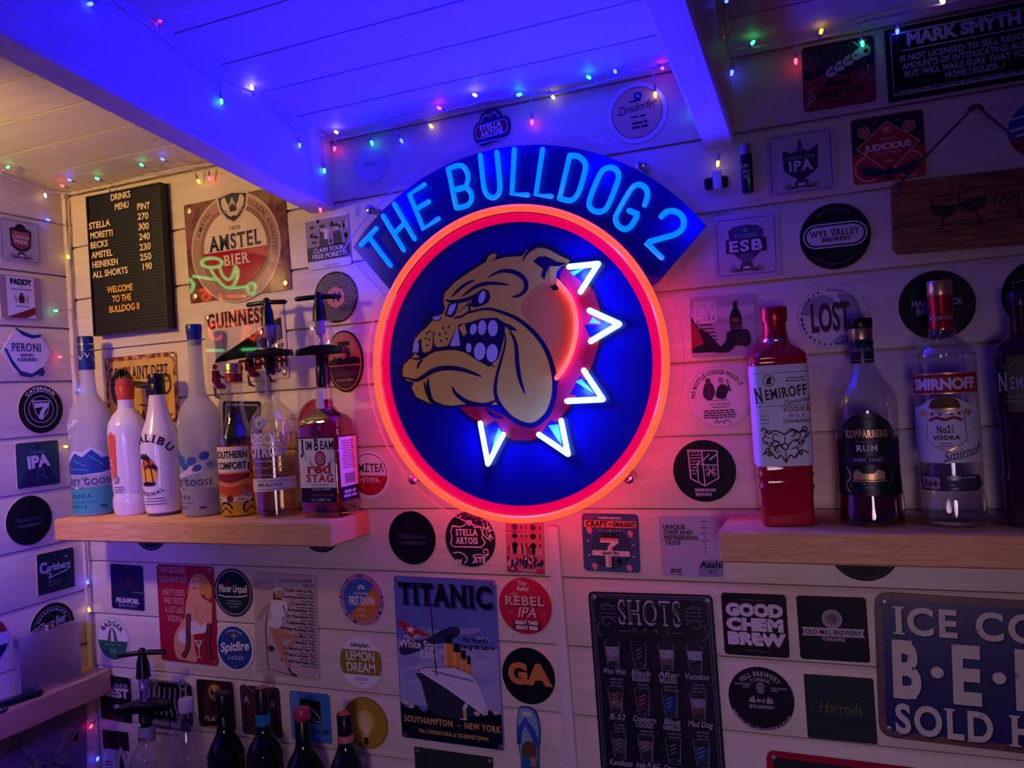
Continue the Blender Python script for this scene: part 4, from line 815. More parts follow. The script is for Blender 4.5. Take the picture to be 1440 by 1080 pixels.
smat(((-2, 386), (56.6, 391), (59, 450), (0, 449)), 'white label-like square beer mat with a maroon slash, second on the side wall', '#a58a90', d_, 6, S)
def d_(a):
    b = '#22386e'; a.poly([(-22, 49), (-10, 42), (14, 34), (32, 36), (30, 30), (12, 27), (-8, 33), (-20, 44)], b, 2); a.poly([(-46, 8), (-40, 6), (-30, -16), (-14, -36), (8, -42), (24, -32), (32, -28), (36, -40), (30, -46), (22, -46), (22, -42), (6, -49), (-14, -46), (-32, -24)], b, 2)
    a.text('PERONI', 0, 2, 15, '#1c2450', 3, w=62, b=.03, serif=1); a.text('NASTRO', 0, -8, 5, '#1c2450', 3, w=28, b=.06); a.text('AZZURRO', 0, -17, 5.5, '#1c2450', 3, w=42, b=.06)
rmat(37, 495.5, 'white six-sided beer mat with blue ribbons on the side wall', '#dcd8e6', d_, wall=S, d=.104, pts=[(50*math.cos(math.radians(60*i)), 47*math.sin(math.radians(60*i))) for i in range(6)])
def d_(a):
    w = '#cdc8d8'; a.ring(0, 0, 36.5, 37.6, w, 2); a.ring(0, 0, 27, 28, w, 2); a.line([(-19, 17), (20, 17), (14, -8), (0, -22), (-12, -8)], 1.6, w, 2, True); a.arct('CATERHAM', 0, 0, 39.5, 90, 7, w, 3, span=96, b=.06)
    a.poly([(-15, 13), (18, 13), (17, 6), (8, -4), (2, -20), (-8, -19), (-2, -4), (6, 5), (-14, 3)], w, 3)
rmat(57, 575.5, 'black round beer mat with a white numeral in a triangle on the side wall', '#0a071e', d_, wall=S, d=.098)
def d_(a, H): a.poly([(-49, -H/2+3), (-10, 12), (10, 12), (49, -H/2+3)], '#1c2450', 1); a.text('IPA', 0, -6, 24, '#d6d3da', 3, w=50, b=.08, rot=4); a.fine(0, 24, 50, 1, 4, '#5f7a84', 3, 4); a.poly([(-4, 34), (0, 42), (4, 34), (2, 32), (-2, 32)], '#151428', 2); a.ring(4, -18, 6, 8, '#4c6a78', 3); a.line([(-2, -24), (-6, -40)], 2, '#4c6a78', 3); a.line([(6, -24), (18, -32)], 2, '#4c6a78', 3)
smat(((20, 624), (81, 618.5), (84, 680), (24, 688)), 'teal and navy square beer mat on the side wall with three white capitals', '#2c4a56', d_, 6, S)
rmat(40.5, 731.7, 'plain dark round beer mat with a faint underlined word, on the side wall', '#0a071e', hawk, wall=S, d=.098)
def d_(a, H):
    w = '#b9bcc6'; a.disc(0, -6, 34, '#0f2230', 1); a.text('C', -34, 2, 24, w, 3, w=20, b=.08); a.text('arlsberg', 7, 4, 17, w, 3, w=64, b=.05); a.line([(-32, 2), (-14, -4), (-20, -12), (10, -6), (38, 0)], 3, w, 3, smooth=4); a.poly([(24, 34), (31, 34), (27, 28)], w, 3); a.fine(-6, -22, 44, 3, 5, '#66788a', 3, 1.8)
smat(((50, 780), (102, 769.6), (105, 825), (53, 838)), 'dark green square beer mat with a flowing white word, above the hip flask', '#1a2f3a', d_, 5, S)
def d_(a): w = '#b5b0be'; a.ring(0, 0, 41, 42, w, 2); [a.ring(0, 0, 34, 38, w, 3, q, q+7) for q in range(35, 150, 11)]; a.text('Ginger Beer', 0, 2, 16, w, 3, w=62, b=.05, sl=.25, rot=8); a.line([(-30, -6), (0, -6), (30, 2)], 2.4, w, 3)
rmat(73, 882, 'black round beer mat with a slanting word, behind the steel hip flask', '#12101a', d_, wall=S, d=.098)
rmat(-22, 905, 'red, white and blue round beer mat cut by the photo edge beside the flask', '#c9c4d4', lambda a: (a.poly([(48*math.cos(math.radians(t)), 48*math.sin(math.radians(t))) for t in range(14, 167, 6)], '#9c2430', 1), a.poly([(48*math.cos(math.radians(t)), 48*math.sin(math.radians(t))) for t in range(194, 347, 6)], '#1c2250', 1)), wall=S)
# ================================================================ signs and fixtures on the back wall
# ---- changeable letter board
c, w, h, r = quad((121.5, 277.3), (227, 256.5), (238, 462), (134.4, 472.7), off=-.018)
bd = thing('letter_board', 'tall dark drinks board with pale and yellow push-in letters near the room corner', 'letter board')
BLK = mat('black_frame', '#07060f', .4); FELT = mat('board_black', '#05040f', .6)
mb = MB()
for x0, z0, x1, z1 in ((-w/2, -h/2, -w/2+.004, h/2), (w/2-.004, -h/2, w/2, h/2), (-w/2+.004, -h/2, w/2-.004, -h/2+.004), (-w/2+.004, h/2-.004, w/2-.004, h/2)): mb.box(x0, -.004, z0, x1, .0175, z1, BLK)
mb.build('frame', bd, smooth=0)
mb = MB(); mb.box(-w/2+.004, 0., -h/2+.004, w/2-.004, .015, h/2-.004, FELT)
n = 44
for i in range(n):
    z = -h/2+.005+(h-.010)*(i+.5)/n; mb.box(-w/2+.0045, -.0018, z-.0013, w/2-.0045, 0., z+.0013, FELT)
mb.build('grooved_panel', bd, smooth=0)
LP, LY = mat('letter_cream', '#e8d3a2', .45), mat('letter_yellow', '#f0b528', .45)
def bl_(X, Y): p = back(X/4.8, 220+Y/4.8, -.02); return p-c
_lt = {}
def letters(s, X, Y, X2, Y2, m, hh=.0125):
    p, q = bl_(X, Y), bl_(X2, Y2); d = q-p; W = math.hypot(d[0], d[2]); th = math.atan2(d[2], d[0])
    d2 = np.array([math.cos(r), math.sin(r)]); g, TW = layout(s, .03); k = W/TW
    for (pen, v, f, _s, _t), ch in zip(g, s):
        if not v: continue
        mb = MB(); x0 = min(a[0] for a in v); vs = [((a-x0)*k, -.0004, b*hh) for a, b in v]; vf = [((a-x0)*k, -.0016, b*hh) for a, b in v]
        mb.add(vf, f, m); mb.add([(x, -.0009, z) for x, y, z in vs], [tuple(reversed(t)) for t in f], m)
        t = (pen+x0)*k; loc = (p[0]+d[0]/W*t, -.0016, p[2]+d[2]/W*t)
        mb.build('letter', bd, loc, (0, -th+0*r, 0), smooth=0)
# the board leans with r, so letter positions are first turned back into its own axes
_bl = bl_
def bl_(X, Y):
    p = _bl(X, Y); return np.array([p[0]*math.cos(r)+p[2]*math.sin(r), 0, -p[0]*math.sin(r)+p[2]*math.cos(r)])
for s, X, Y, X2, Y2, m in (('DRINKS', 750, 300, 884, 274, LP), ('MENU', 778, 363, 874, 343, LP), ('PINT', 928, 362, 1016, 350, LP), ('STELLA', 605, 493, 746, 466, LP), ('270', 932, 428, 1006, 420, LP), ('MORETTI', 612, 557, 766, 534, LP), ('300', 936, 498, 1010, 488, LP), ('BECKS', 614, 624, 732, 604, LP), ('240', 942, 566, 1016, 556, LP), ('AMSTEL', 622, 690, 762, 668, LP), ('230', 946, 636, 1022, 624, LP), ('HEINEKEN', 626, 754, 802, 728, LP), ('250', 948, 704, 1026, 692, LP), ('ALL SHORTS', 630, 822, 866, 786, LP), ('190', 960, 768, 1030, 758, LP), ('WELCOME', 728, 922, 900, 900, LY), ('TO THE', 762, 984, 890, 968, LY), ('BULLDOG II', 740, 1056, 946, 1028, LY)): letters(s, X, Y, X2, Y2, m)
hang(bd, c, 'back', r)
# ---- square vintage plate
def d_(a, H):
    a.tf = (.95, .93, 0., 1.5)
    a.disc(-1, -3, 46, '#a98878', 1, n=48); a.ring(-1, -3, 45, 46.6, '#cdb0a0', 1.5); a.disc(-1, -3, 36, '#6a4038', 1.3, n=48); a.ring(-1, -3, 34, 35, '#b08a7a', 1.6)
    for i, t in enumerate(range(0, 360, 15)):
        if 40 < t < 140: continue
    a.arct('BIEREN', -1, -3, 38.5, 52, 4, '#6e4a40', 2, span=34); a.arct('KWALITEIT', -1, -3, 38.5, 6, 4, '#6e4a40', 2, span=44); a.arct('AMSTEL', -1, -3, 38.5, 142, 4, '#6e4a40', 2, span=36)
    cc = (-1, -3); R = 33
    a.poly([(cc[0]+R*math.cos(math.radians(t)), cc[1]+R*math.sin(math.radians(t))) for t in range(0, 361, 6)], '#d9c6ae', 2); a.poly([(cc[0]+R*math.cos(math.radians(t)), cc[1]+R*math.sin(math.radians(t))) for t in range(182, 359, 6)], '#a3123c', 2.5)
    a.poly([(-17, 42), (-8, 45), (0, 45), (8, 45), (17, 42), (15, 30), (8, 21), (0, 17), (-8, 21), (-15, 30)], '#cdb6a6', 3); a.poly([(-15, 41), (0, 43.5), (15, 41), (13, 31), (7, 23), (0, 19), (-7, 23), (-13, 31)], '#1e2440', 3.5)
    a.text('A', 0, 33, 6, '#d9c6ae', 5, serif=1)
    for s in (-1, 1): a.poly([(s*4, 27), (s*10, 30), (s*12, 38), (s*8, 41), (s*6, 36), (s*4, 33)], '#cdb6a6', 4, 3); a.line([(s*2, 24), (s*9, 29)], 1.6, '#cdb6a6', 4)
    a.rr(0, 26, 10, 3.5, 1, '#cdb6a6', 4.5); a.text('1870', 0, 12, 3.4, '#5a4a4a', 3, w=12); a.text('AMSTEL', 0, -3, 12, '#1a1c34', 4, w=54, b=.05, serif=1); a.text('BIER', 0, -17, 8.6, '#dcc9b4', 4, w=27, b=.04, serif=1)
tin(((259.2, 288.7), (399.5, 261), (411.9, 407.5), (269.2, 426)), 'square brown tin sign with a big round cream-and-red emblem under the left rafter', worn('sign_brown', '#84564a', '#5e3a34', 40, .45, .62, .035), d_, 1, 'tl bl br', rough=.035)
# ---- white plate with a black girder
def d_(a, H):
    a.text('GUINNESS', -8, H/2-16, 14, '#6a1626', 3, w=74, b=.06, serif=1); a.poly([(-40, -14), (-37, -10), (38, H/2-16), (46, H/2-14), (46, 2), (10, -12)], '#15131a', 2); a.poly([(12, -12), (46, -2), (46, -6), (20, -14)], '#3a3434', 3)
    for x, y in ((-40, -32), (4, -24), (30, -22)):
        a.disc(x, y+14, 3, '#6a1626', 3); a.poly([(x-4, y+11), (x+5, y+10), (x+6, y-2), (x+12, y-6), (x+10, y-9), (x, y-8), (x-5, y)], '#5a1828', 3); a.line([(x, y+8), (x+10, y+2), (x+16, y+4)], 2.2, '#5a1828', 3); a.line([(x-3, y-6), (x-2, y-16), (x+3, y-17)], 2.2, '#3a1820', 3)
    a.text('STRENGTH', 20, -H/2+12, 10, '#5a1828', 3, w=60, b=.08)
tin(((285, 440), (399, 427), (408, 532), (296, 542)), 'white tin sign with a black girder and dark red lettering behind the taps', '#d8c6b2', d_, 1, 'tl br', rough=.035)
# ---- complaints plate
def d_(a, H):
    a.frame(0, 0, 95, H-5, 3, 4.5, worn('rust_red', '#7a2f28', '#c79a4c', 90, .5, .6), 1); a.text('COMPLAINT DEPT.', -1, H/2-25, 13, '#2a2218', 3, w=86, b=.02, serif=1); a.rect(-44, H/2-30, 40, H/2-29, '#2a2218', 3)
    a.ring(-26, 2, 11, 17, '#3a3226', 3, sy=1.25); a.disc(-26, 2, 10, '#7a6440', 2, 13); a.poly([(-10, 10), (26, 4), (28, -2), (-8, 2)], '#4a4030', 3); a.poly([(6, 0), (22, -2), (16, -12), (8, -10)], '#4a4030', 3); a.ring(34, 4, 6, 8, '#3a3226', 3, sy=1.4); a.line([(-4, -16), (28, -20)], 1.8, '#4a4030', 3)
    a.text('PLEASE', -2, -32, 9.5, '#2a2218', 3, w=42, serif=1); a.rect(-44, -28.5, -26, -27.2, '#2a2218', 3); a.rect(21, -28.5, 42, -27.2, '#2a2218', 3); a.text('TAKE A NUMBER', 0, -45, 9, '#2a2218', 3, w=80, serif=1)
tin(((147.5, 503), (249, 494.5), (253, 592), (154, 600)), 'yellowed tin sign with rusty edges behind the orange-capped and black-capped white bottles', worn('aged_yellow', '#d6a94e', '#b98a3a', 30, .45, .7), d_, 3, 'tl tr')
# ---- oval city plate
cq = back(486, 508); mb = MB(); ov = [(.039*math.cos(t), .056*math.sin(t)) for t in np.linspace(0, 2*math.pi, 48, False)]; mb.prism(ov, -.0002, -.003, '#120e14')
a = Art(mb, lambda x, y, L: (x*.001, -.003-L*.0002, y*.001)); a.rough = .3
a.disc(0, 0, 35.5, '#c98a5a', 1, 52.5, n=40); a.disc(0, 0, 34, '#8a5a58', 2, 51, n=40); a.poly([(33*math.cos(math.radians(t)), 50*math.sin(math.radians(t))) for t in range(-20, 201, 8)], '#b0765c', 2.5); a.poly([(33*math.cos(math.radians(t)), 50*math.sin(math.radians(t))) for t in range(190, 351, 8)], '#4a2e3c', 3)
sky = [(-33, -6), (-33, 2), (-24, 4), (-22, 10), (-16, 6), (-8, 8), (-4, 4), (4, 6), (6, 14), (8, 22), (10, 26), (12, 22), (13, 6), (22, 8), (33, 4), (33, -6)]; a.poly(sky, '#2a1a22', 4); a.poly([(x, -10-(y+6)*.5) for x, y in sky], '#38222c', 3.5)
a.rr(0, 32, 26, 8, 1, '#1a1218', 4); a.rr(0, -33, 46, 9, 2, '#2a1820', 4); a.text('London Edition', 0, -36, 5, '#c9a08a', 5, w=40, sl=.2)
tag(hang(mb.build('souvenir_plaque', smooth=0), cq, 'back', .0), 'oval sunset city skyline plaque behind the tap of the amber whiskey bottle', 'plaque')
# ---- red pin-up plate
SK, SK2, HR = '#d89a78', '#b8705a', '#c98a48'
def d_(a, H):
    a.tf = (1., .76, 0., 1.); H = H/.76
    w = '#d9a8a0'; y = H/2-16
    for t, wd_, yy in (('I HAVE DISCOVERED', 48, 0), ('THE FOUNTAIN OF YOUTH', 50, -17), ('AND IT LOOKS', 40, -40), ('AND TASTES', 36, -55), ('A LOT LIKE', 34, -71), ('VODKA', 26, -87)): a.text(t, -21, y+yy, 11, w, 3, w=wd_, b=.0)
    a.poly([(4, 34), (8, 52), (14, 66), (22, 72), (34, 70), (44, 56), (46, 36), (40, 28), (30, 36), (20, 30), (12, 30)], HR, 3, 4); a.disc(18, 54, 9.5, SK, 4, 13, -10); a.line([(12, 57), (16, 58)], 1.2, '#4a2a20', 5); a.line([(19, 58), (24, 57)], 1.2, '#4a2a20', 5); a.line([(13, 47), (17, 45.4), (21, 47)], 1.8, '#a02434', 5)
    a.poly([(12, 42), (24, 42), (30, 30), (42, 22), (44, 4), (38, -12), (30, -22), (22, -30), (14, -22), (8, -28), (-2, -10), (2, 24)], SK, 3.5, 4); a.line([(14, 18), (18, -6)], 1.4, SK2, 5); a.poly([(2, -18), (16, -12), (24, -20), (34, -14), (32, -30), (20, -34), (6, -36)], '#d9cfd0', 4.5, 4)
    a.poly([(-2, -8), (-14, -24), (-24, -46), (-22, -78), (-8, -H/2+3), (14, -H/2+3), (12, -60), (10, -34)], SK, 4, 4); a.poly([(-6, -28), (-18, -44), (-8, -54), (6, -40)], '#d9cfd0', 5, 4)
    for P in (((4, 0), (2, -30), (0, -60), (-10, -H/2+8)), ((40, -14), (36, -40), (36, -66), (44, -H/2+10))): a.line([(P[0][0]+2, 22), P[0]], 7, SK, 4); a.line(P, 8.5, '#4a2430', 5, smooth=4); a.line(P, 4, '#7a3c3c', 6, smooth=4)
    a.poly([(12, -46), (26, -46), (20, -60), (20, -74), (25, -77), (14, -77), (18, -74), (18, -60)], '#d8b0a8', 6); a.disc(19, -50, 2.6, '#5a5a34', 7)
tin(((221, 793), (300.7, 796.7), (307.8, 935.5), (227.8, 928)), 'red tin sign of a blonde pin-up beside six rows of pale capitals', '#a01c34', d_, 5, 'tr br', rough=.35)
# ---- pale cocktail list
def d_(a, H):
    a.tf = (1., .745, 0., 0.); H = H/.745
    k = '#2a2030'; a.arct('Happy Hour', -32, H/2-44, 24, 90, 6, '#8d8090', 3, span=110); a.text('Cocktails', -32, H/2-30, 7, '#8d8090', 3, w=30, sl=.2); a.text('Long Drinks', 10, H/2-14, 6, '#7a6c7c', 3, w=38, sl=.2); a.fine(38, H/2-12, 18, 2, 8, '#7a6c7c', 3, 4)
    L_ = ('Cuba Libre 75,-', 'Cosmopolitan 75,-', 'Diamond 75,-', 'Cosmopolitan 75,-', 'Sex On The Beach 75,-', 'Caipirinha 65,-', 'White Russian 65,-', 'Bloody Mary 75,-', 'Mojito 75,-', 'Long Island Ice Tea 95,-', 'Pina Colada 75,-', 'Tequila Sunrise 75,-')
    for i, t in enumerate(L_):
        y = H/2-30-i*(H-48)/11.6; a.text(t, 48, y, 4.6, k, 3, w=min(58, 3.1*len(t)), b=.05, al='r'); a.fine(48, y-5, 30, 1, 3, '#5a4c5c', 3, 1.8, 'r', i)
    a.disc(-9, 54, 6, '#b08a78', 5, 8); a.poly([(-18, 56), (-14, 64), (-4, 65), (0, 58), (-8, 60)], '#cfc4c8', 6); a.poly([(-16, 56), (-18, 42), (-20, 30), (-12, 32), (-4, 44)], '#5a3428', 4, 3)
    a.poly([(-20, 40), (-6, 42), (4, 38), (4, 22), (-4, 12), (-16, 8), (-22, 22)], '#d9d2da', 5, 3); a.line([(-20, 36), (-34, 24), (-42, 6)], 5, '#b08a78', 4.5); a.line([(2, 34), (16, 38), (10, 46)], 5, '#b08a78', 4.5); a.poly([(-22, 10), (-6, 12), (-4, 2), (-12, -8), (-26, -4), (-27, 4)], '#cfc8d6', 6, 3)
    a.poly([(-26, 0), (-12, -4), (-6, -30), (0, -54), (6, -74), (2, -76), (-8, -54), (-18, -30)], '#b8806a', 5.5, 3); a.poly([(-10, -4), (2, -14), (20, -18), (20, -24), (4, -40), (-2, -46), (2, -36), (10, -24), (-8, -22)], '#b8806a', 5.2, 3); a.line([(2, -74), (8, -84), (16, -86)], 2.6, '#3a2030', 6); a.line([(-2, 34), (2, 20)], 1.8, '#2c3a6a', 6); a.line([(-28, 20), (-32, -10), (-30, -80), (14, -88)], 1.4, '#4a3a48', 3); a.disc(-24, -44, 5, '#3a2c38', 3)
tin(((355.6, 803.3), (445.5, 809.3), (450, 955.5), (362, 944.4)), 'pale metal cocktail list with a leaning sailor-capped pin-up', '#b9a9a8', d_, 1, 'tl tr bl br', mat('eyelet_pale', '#e0d8cc', .3, .3), 4., rough=.4)
# ---- ship poster plate
def d_(a, H):
    a.tf = (1., .70, 0., 0.); H = H/.70
    a.rect(-49, 20, 49, H/2-1, '#5f6cb4', .6); a.rect(-49, -60, 49, 20, '#9a9cc6', .6); rd = random.Random(8)
    for i in range(26): a.disc(rd.uniform(-40, 40), rd.uniform(-30, 40), rd.uniform(8, 16), rd.choice(['#8a8ec4', '#a6a6cc', '#7880bc']), .8+i*.01, rd.uniform(3, 7), rd.uniform(0, 30), 14)
    a.poly([(-48, 10), (-40, 20), (-20, 26), (-4, 38), (10, 44), (14, 36), (4, 26), (-10, 20), (-30, 8), (-44, 2)], '#2c2c54', 1.2, 4)
    for dx, dy, c_, L in ((2., -2., '#2e3a80', 2), (0, 0, '#12122a', 2.5)): a.text('TITANIC', 1+dx, H/2-34+dy, 25, c_, L, w=92, b=.07, serif=1)
    a.line([(-14, H/2-8), (-12, 0), (-11, -20)], 1.2, '#3a2438', 4); a.poly([(-50, 46), (-44, 46), (-14, 30), (-24, 28), (-30, 32), (-34, 24), (-42, 34)], '#b02434', 3); stars(a, -35, 36, 5.5, W_, 4, 80)
    a.text('White Star', -28, 13, 10, '#d6d2e0', 4, w=38, b=.03); a.text('Line', -18, 2, 10, '#d6d2e0', 4, w=16, b=.03); a.text("The World's", 28, 26, 5, '#16162e', 4, w=24, b=.08); a.text('Largest Liner', 30, 18, 5, '#16162e', 4, w=32, b=.08)
    for x, y0, y1, hw in ((2, -10, 30, 5), (10, -12, 20, 4), (16, -13, 12, 3), (21, -14, 6, 2.2)): a.poly([(x-hw, y0), (x+hw, y0), (x+hw*.8, y1), (x-hw*.8, y1)], '#d68a3c', 3-x*.02); a.poly([(x-hw*.85, y1-8), (x+hw*.85, y1-8), (x+hw*.8, y1+3), (x-hw*.8, y1+3)], '#1a1830', 3.2-x*.02); a.rect(x-hw*.9, y0, x-hw*.45, y1-8, '#e3b070', 3.3-x*.02)
    a.poly([(-26, -14), (-18, -10), (6, -8), (22, -14), (28, -24), (38, -60), (30, -62), (0, -40), (-28, -18)], '#c9c6da', 3.4); a.line([(-26, -12), (6, -6), (24, -14)], 1., '#6a5a6a', 4)
    for i in range(5): a.line([(-16+i*8, -14-i*1.4), (-8+i*8, -16-i*1.6)], 1.6, '#5a5474', 4.2)
    a.poly([(-32, -20), (-30, -14), (-27, -16), (0, -36), (30, -60), (33, -63), (33, -74), (-20, -76), (-22, -60), (-27, -30)], '#2c3040', 3.8); a.line([(-31, -17), (-26, -17), (0, -35), (33, -62)], 1.6, '#d6d2e0', 4.5); a.poly([(-20, -73), (20, -74), (20, -76.4), (-20, -76.6)], '#8a2434', 4.4)
    for i in range(30): y = rd.uniform(-92, -72); x = rd.uniform(-46, 46); a.rect(x-6, y, min(48, x-6+rd.uniform(4, 14)), y+rd.uniform(.8, 1.6), rd.choice(['#6a70a6', '#3c4478', '#b9b6cc', '#2c3468']), 2+i*.01)
    a.poly([(8, -76), (10, -70), (22, -70), (24, -76)], '#d6d2e0', 5); a.rect(13, -70, 16, -58, '#c9a070', 5); a.poly([(12, -60), (17, -56), (18, -48), (14, -52)], '#cfcad8', 5)
    a.poly([(-49, -H/2+1), (-49, -H/2+46), (-42, -H/2+38), (-34, -H/2+44), (-26, -H/2+36), (-20, -H/2+42), (-16, -H/2+34), (16, -H/2+32), (24, -H/2+42), (32, -H/2+38), (38, -H/2+48), (49, -H/2+44), (49, -H/2+1)], '#0d0b22', 6)
    for x, y in ((-44, -H/2+46), (-38, -H/2+42), (34, -H/2+44), (44, -H/2+46), (26, -H/2+42)): a.disc(x, y, 3, '#c9b0a0', 6.5, n=8)
    a.text('SOUTHAMPTON  -  NEW YORK', 1, -H/2+22, 7.2, '#d0a860', 7, w=94, b=.04, serif=1); a.text('VIA CHERBOURG & QUEENSTOWN', 2, -H/2+10, 4.4, '#d0a860', 7, w=68, b=.04, serif=1)
tin(((555, 809), (696.9, 816), (711, 1055), (565, 1036)), 'tall blue tin sign of a great steamship with yellow funnels below the neon sign', '#6a74b8', d_, 3, 'tl tr bl br', mat('screw_grey', '#8d88a4', .4, .8), 3.2, rough=.35)
# ---- licence joke plate
def d_(a, H):
    w = '#cfc4d6'; a.line([(-49+2.6, -H/2+4), (-49+2.6, H/2-4), (47, H/2-4), (47, -H/2+4)], .7, w, 1, True)
    a.text('MARK SMYTH', -37, H/2-.265*H, .15*H, w, 3, w=66, b=.09, al='l'); a.rect(-40, H/2-.335*H, 47, H/2-.32*H, w, 2)
    for i, t in enumerate(('IS NOT LICENSED TO SELL RIDICULOUS', 'AMOUNTS OF INTOXICATING ALCOHOL', 'BUT WILL MAKE SURE THAT YOU GO', 'HOME LEGLESS...!')): a.text(t, 1.5, H/2-(.475+.11*i)*H, .078*H, w, 3, w=(86, 84, 82, 34)[i], b=.03)
    a.text('THE MANAGEMENT WILL NOT BE HELD RESPONSIBLE FOR YOUR ACTIONS', 0, H/2-.905*H, .035*H, w, 3, w=88, b=.03)
tin(((1242.7, 45), (1490, -8), (1495, 104), (1250, 144)), 'wide black sign of white capitals, highest at the edge of the photo', '#0a061e', d_, 1, 'tl', mat('screw_dark', '#6a6478', .4, .9), 3.4, rough=.4, es=1.6)
# ---- hanging wooden board
c, w, h, r = quad((1254.6, 259.6), (1488, 227), (1492, 340), (1255.6, 356.5), off=-.012)
wb = thing('hanging_board', 'reddish wooden board burnt with two clinking wine glasses, hung on a cord', 'sign'); k = w/100; H = 100*h/w
RW = wood('red_wood', '#a4603c', '#5c2c22', 9, .4, 0, False); BURN = mat('burnt_line', '#1c0f10', .6)
mb = MB(); P = [(x*k, z*k) for x, z in rrect(100, H, 5)]; mb.prism(P, .0115, -.0005, RW); P2 = [(x*k, z*k) for x, z in rrect(98.6, H-1.4, 4.4)]; mb.prism(P2, -.0004, -.0018, RW)
a = flat(mb, k, .0018)
def glass(x, y, s, t):
    q = math.radians(t); R = lambda X, Y: (x+(X*math.cos(q)-Y*math.sin(q))*s, y+(X*math.sin(q)+Y*math.cos(q))*s)
    a.line([R(-8, 9), R(-10, 2), R(-7, -5), R(0, -8), R(7, -5), R(10, 2), R(8, 9), R(-8, 9)], .8, BURN, 2, smooth=3); a.poly([R(-10, 2), R(-7, -5), R(0, -8), R(7, -5), R(10, 2)], BURN, 2); a.line([R(0, -8), R(0, -18)], 1.2, BURN, 2); a.line([R(-8, -19), R(0, -17.4), R(8, -19), R(0, -20)], .8, BURN, 2, True)
glass(-17.5, 4, .85, -7); glass(0, 6.5, .85, 14)
for x, y in ((-12, 16), (-7, 18.5), (-4, 15)): stars(a, x, y, 1.6, BURN, 2)
a.text('YAM', 10, 2.5, 8, BURN, 2, w=17.5, al='l', b=.0); a.text('PA', 26, -7, 6, BURN, 2, w=7, al='l', b=.03)
mb.build('wooden_panel', wb, smooth=30)
nail = back(1370, 156); tl_ = np.array([-(w/2)*.9, -.004, h/2*.86])
R3 = np.array([[math.cos(r), 0, -math.sin(r)], [0, 1, 0], [math.sin(r), 0, math.cos(r)]]); nl = R3.T@(nail-c); nl[1] = .006
ROPE = worn('cord', '#6a4a44', '#3c2830', 900, .45, .55, .8)
mb = MB()
for s in (-1, 1):
    P = [np.array([s*abs(tl_[0])*1.03, -.006, tl_[2]-.014]), np.array([s*abs(tl_[0]), -.0045, tl_[2]]), np.array([s*abs(tl_[0])*.97, -.0035, tl_[2]+.006]), nl+np.array([s*.004, -.006, .0])]
    mb.tube(P, .0016, ROPE, 6)
mb.tube([nl+np.array([-.008, -.006, -.001]), nl+np.array([-.003, -.008, .003]), nl+np.array([.003, -.008, .003]), nl+np.array([.008, -.006, -.001])], .0024, ROPE, 6)
mb.build('cord', wb); mb = MB(); mb.lathe([(.0012, 0), (.0012, .012), (.003, .0122), (.003, .0135)], STEEL, 12); mb.build('hook', wb, (nl[0], .0115, nl[2]), (math.pi/2, 0, 0))
hang(wb, c, 'back', r)
# ---- big blue enamel plate
def d_(a, H):
    rust = worn('rust_rim', '#6a3a34', '#2c2c5c', 120, .5, .62); w = worn('old_white', '#c9c2b6', '#8d8aa4', 70, .62, .7); sh = '#161440'
    a.line(rrect(97, H-3, 5), 3.4, rust, 1, True)
    for dx, c_, L in ((.7, sh, 2), (0, w, 3)):
        a.text('ICE COLD', dx, H/2-.27*H-dx, .175*H, c_, L, w=84, b=.05, serif=1); a.text('SOLD HERE', dx, H/2-.955*H-dx, .19*H, c_, L, w=86, b=.05, serif=1)
        for t, x in (('B', -37), ('E', -12), ('E', 13), ('R', 38)): a.text(t, x+dx, H/2-.70*H-dx, .36*H, c_, L, w=14, b=.07, serif=1)
        for x in (-24.5, .5, 25.5): a.disc(x+dx, -.02*H-dx, 2.7, c_, L)
tin(((1228, 836.6), (1590, 849), (1592, 1080), (1238.5, 1031)), 'large blue enamel sign with rusty rim, cream capitals and raised dots', worn('enamel_blue', '#13155f', '#101240', 14, .5, .75, .3), d_, 5, 'tl bl', mat('screw_grey', '#8d88a4', .4, .8), 4.2, rough=.3, es=1.3)
# ---- red-rimmed plate along the bottom edge
def d_(a, H): a.line(rrect(96, H-4, 4), 4.5, '#a01030', 1, True); a.rr(-12, H/2-11, 8, 3, .5, '#b9653a', 2); a.rr(-14, H/2-17, 4, 8, .5, '#b9653a', 2)
tin(((1077.7, 1055.6), (1300, 1080), (1304, 1205), (1084, 1170)), 'black sign with a red rim just entering the bottom edge of the photo', worn('chalk_black', '#0f0d18', '#2a2436', 50, .6, .7), d_, 5, 'tl', mat('screw_grey', '#8d88a4', .4, .8), 4.5, rough=.35, es=1.8)
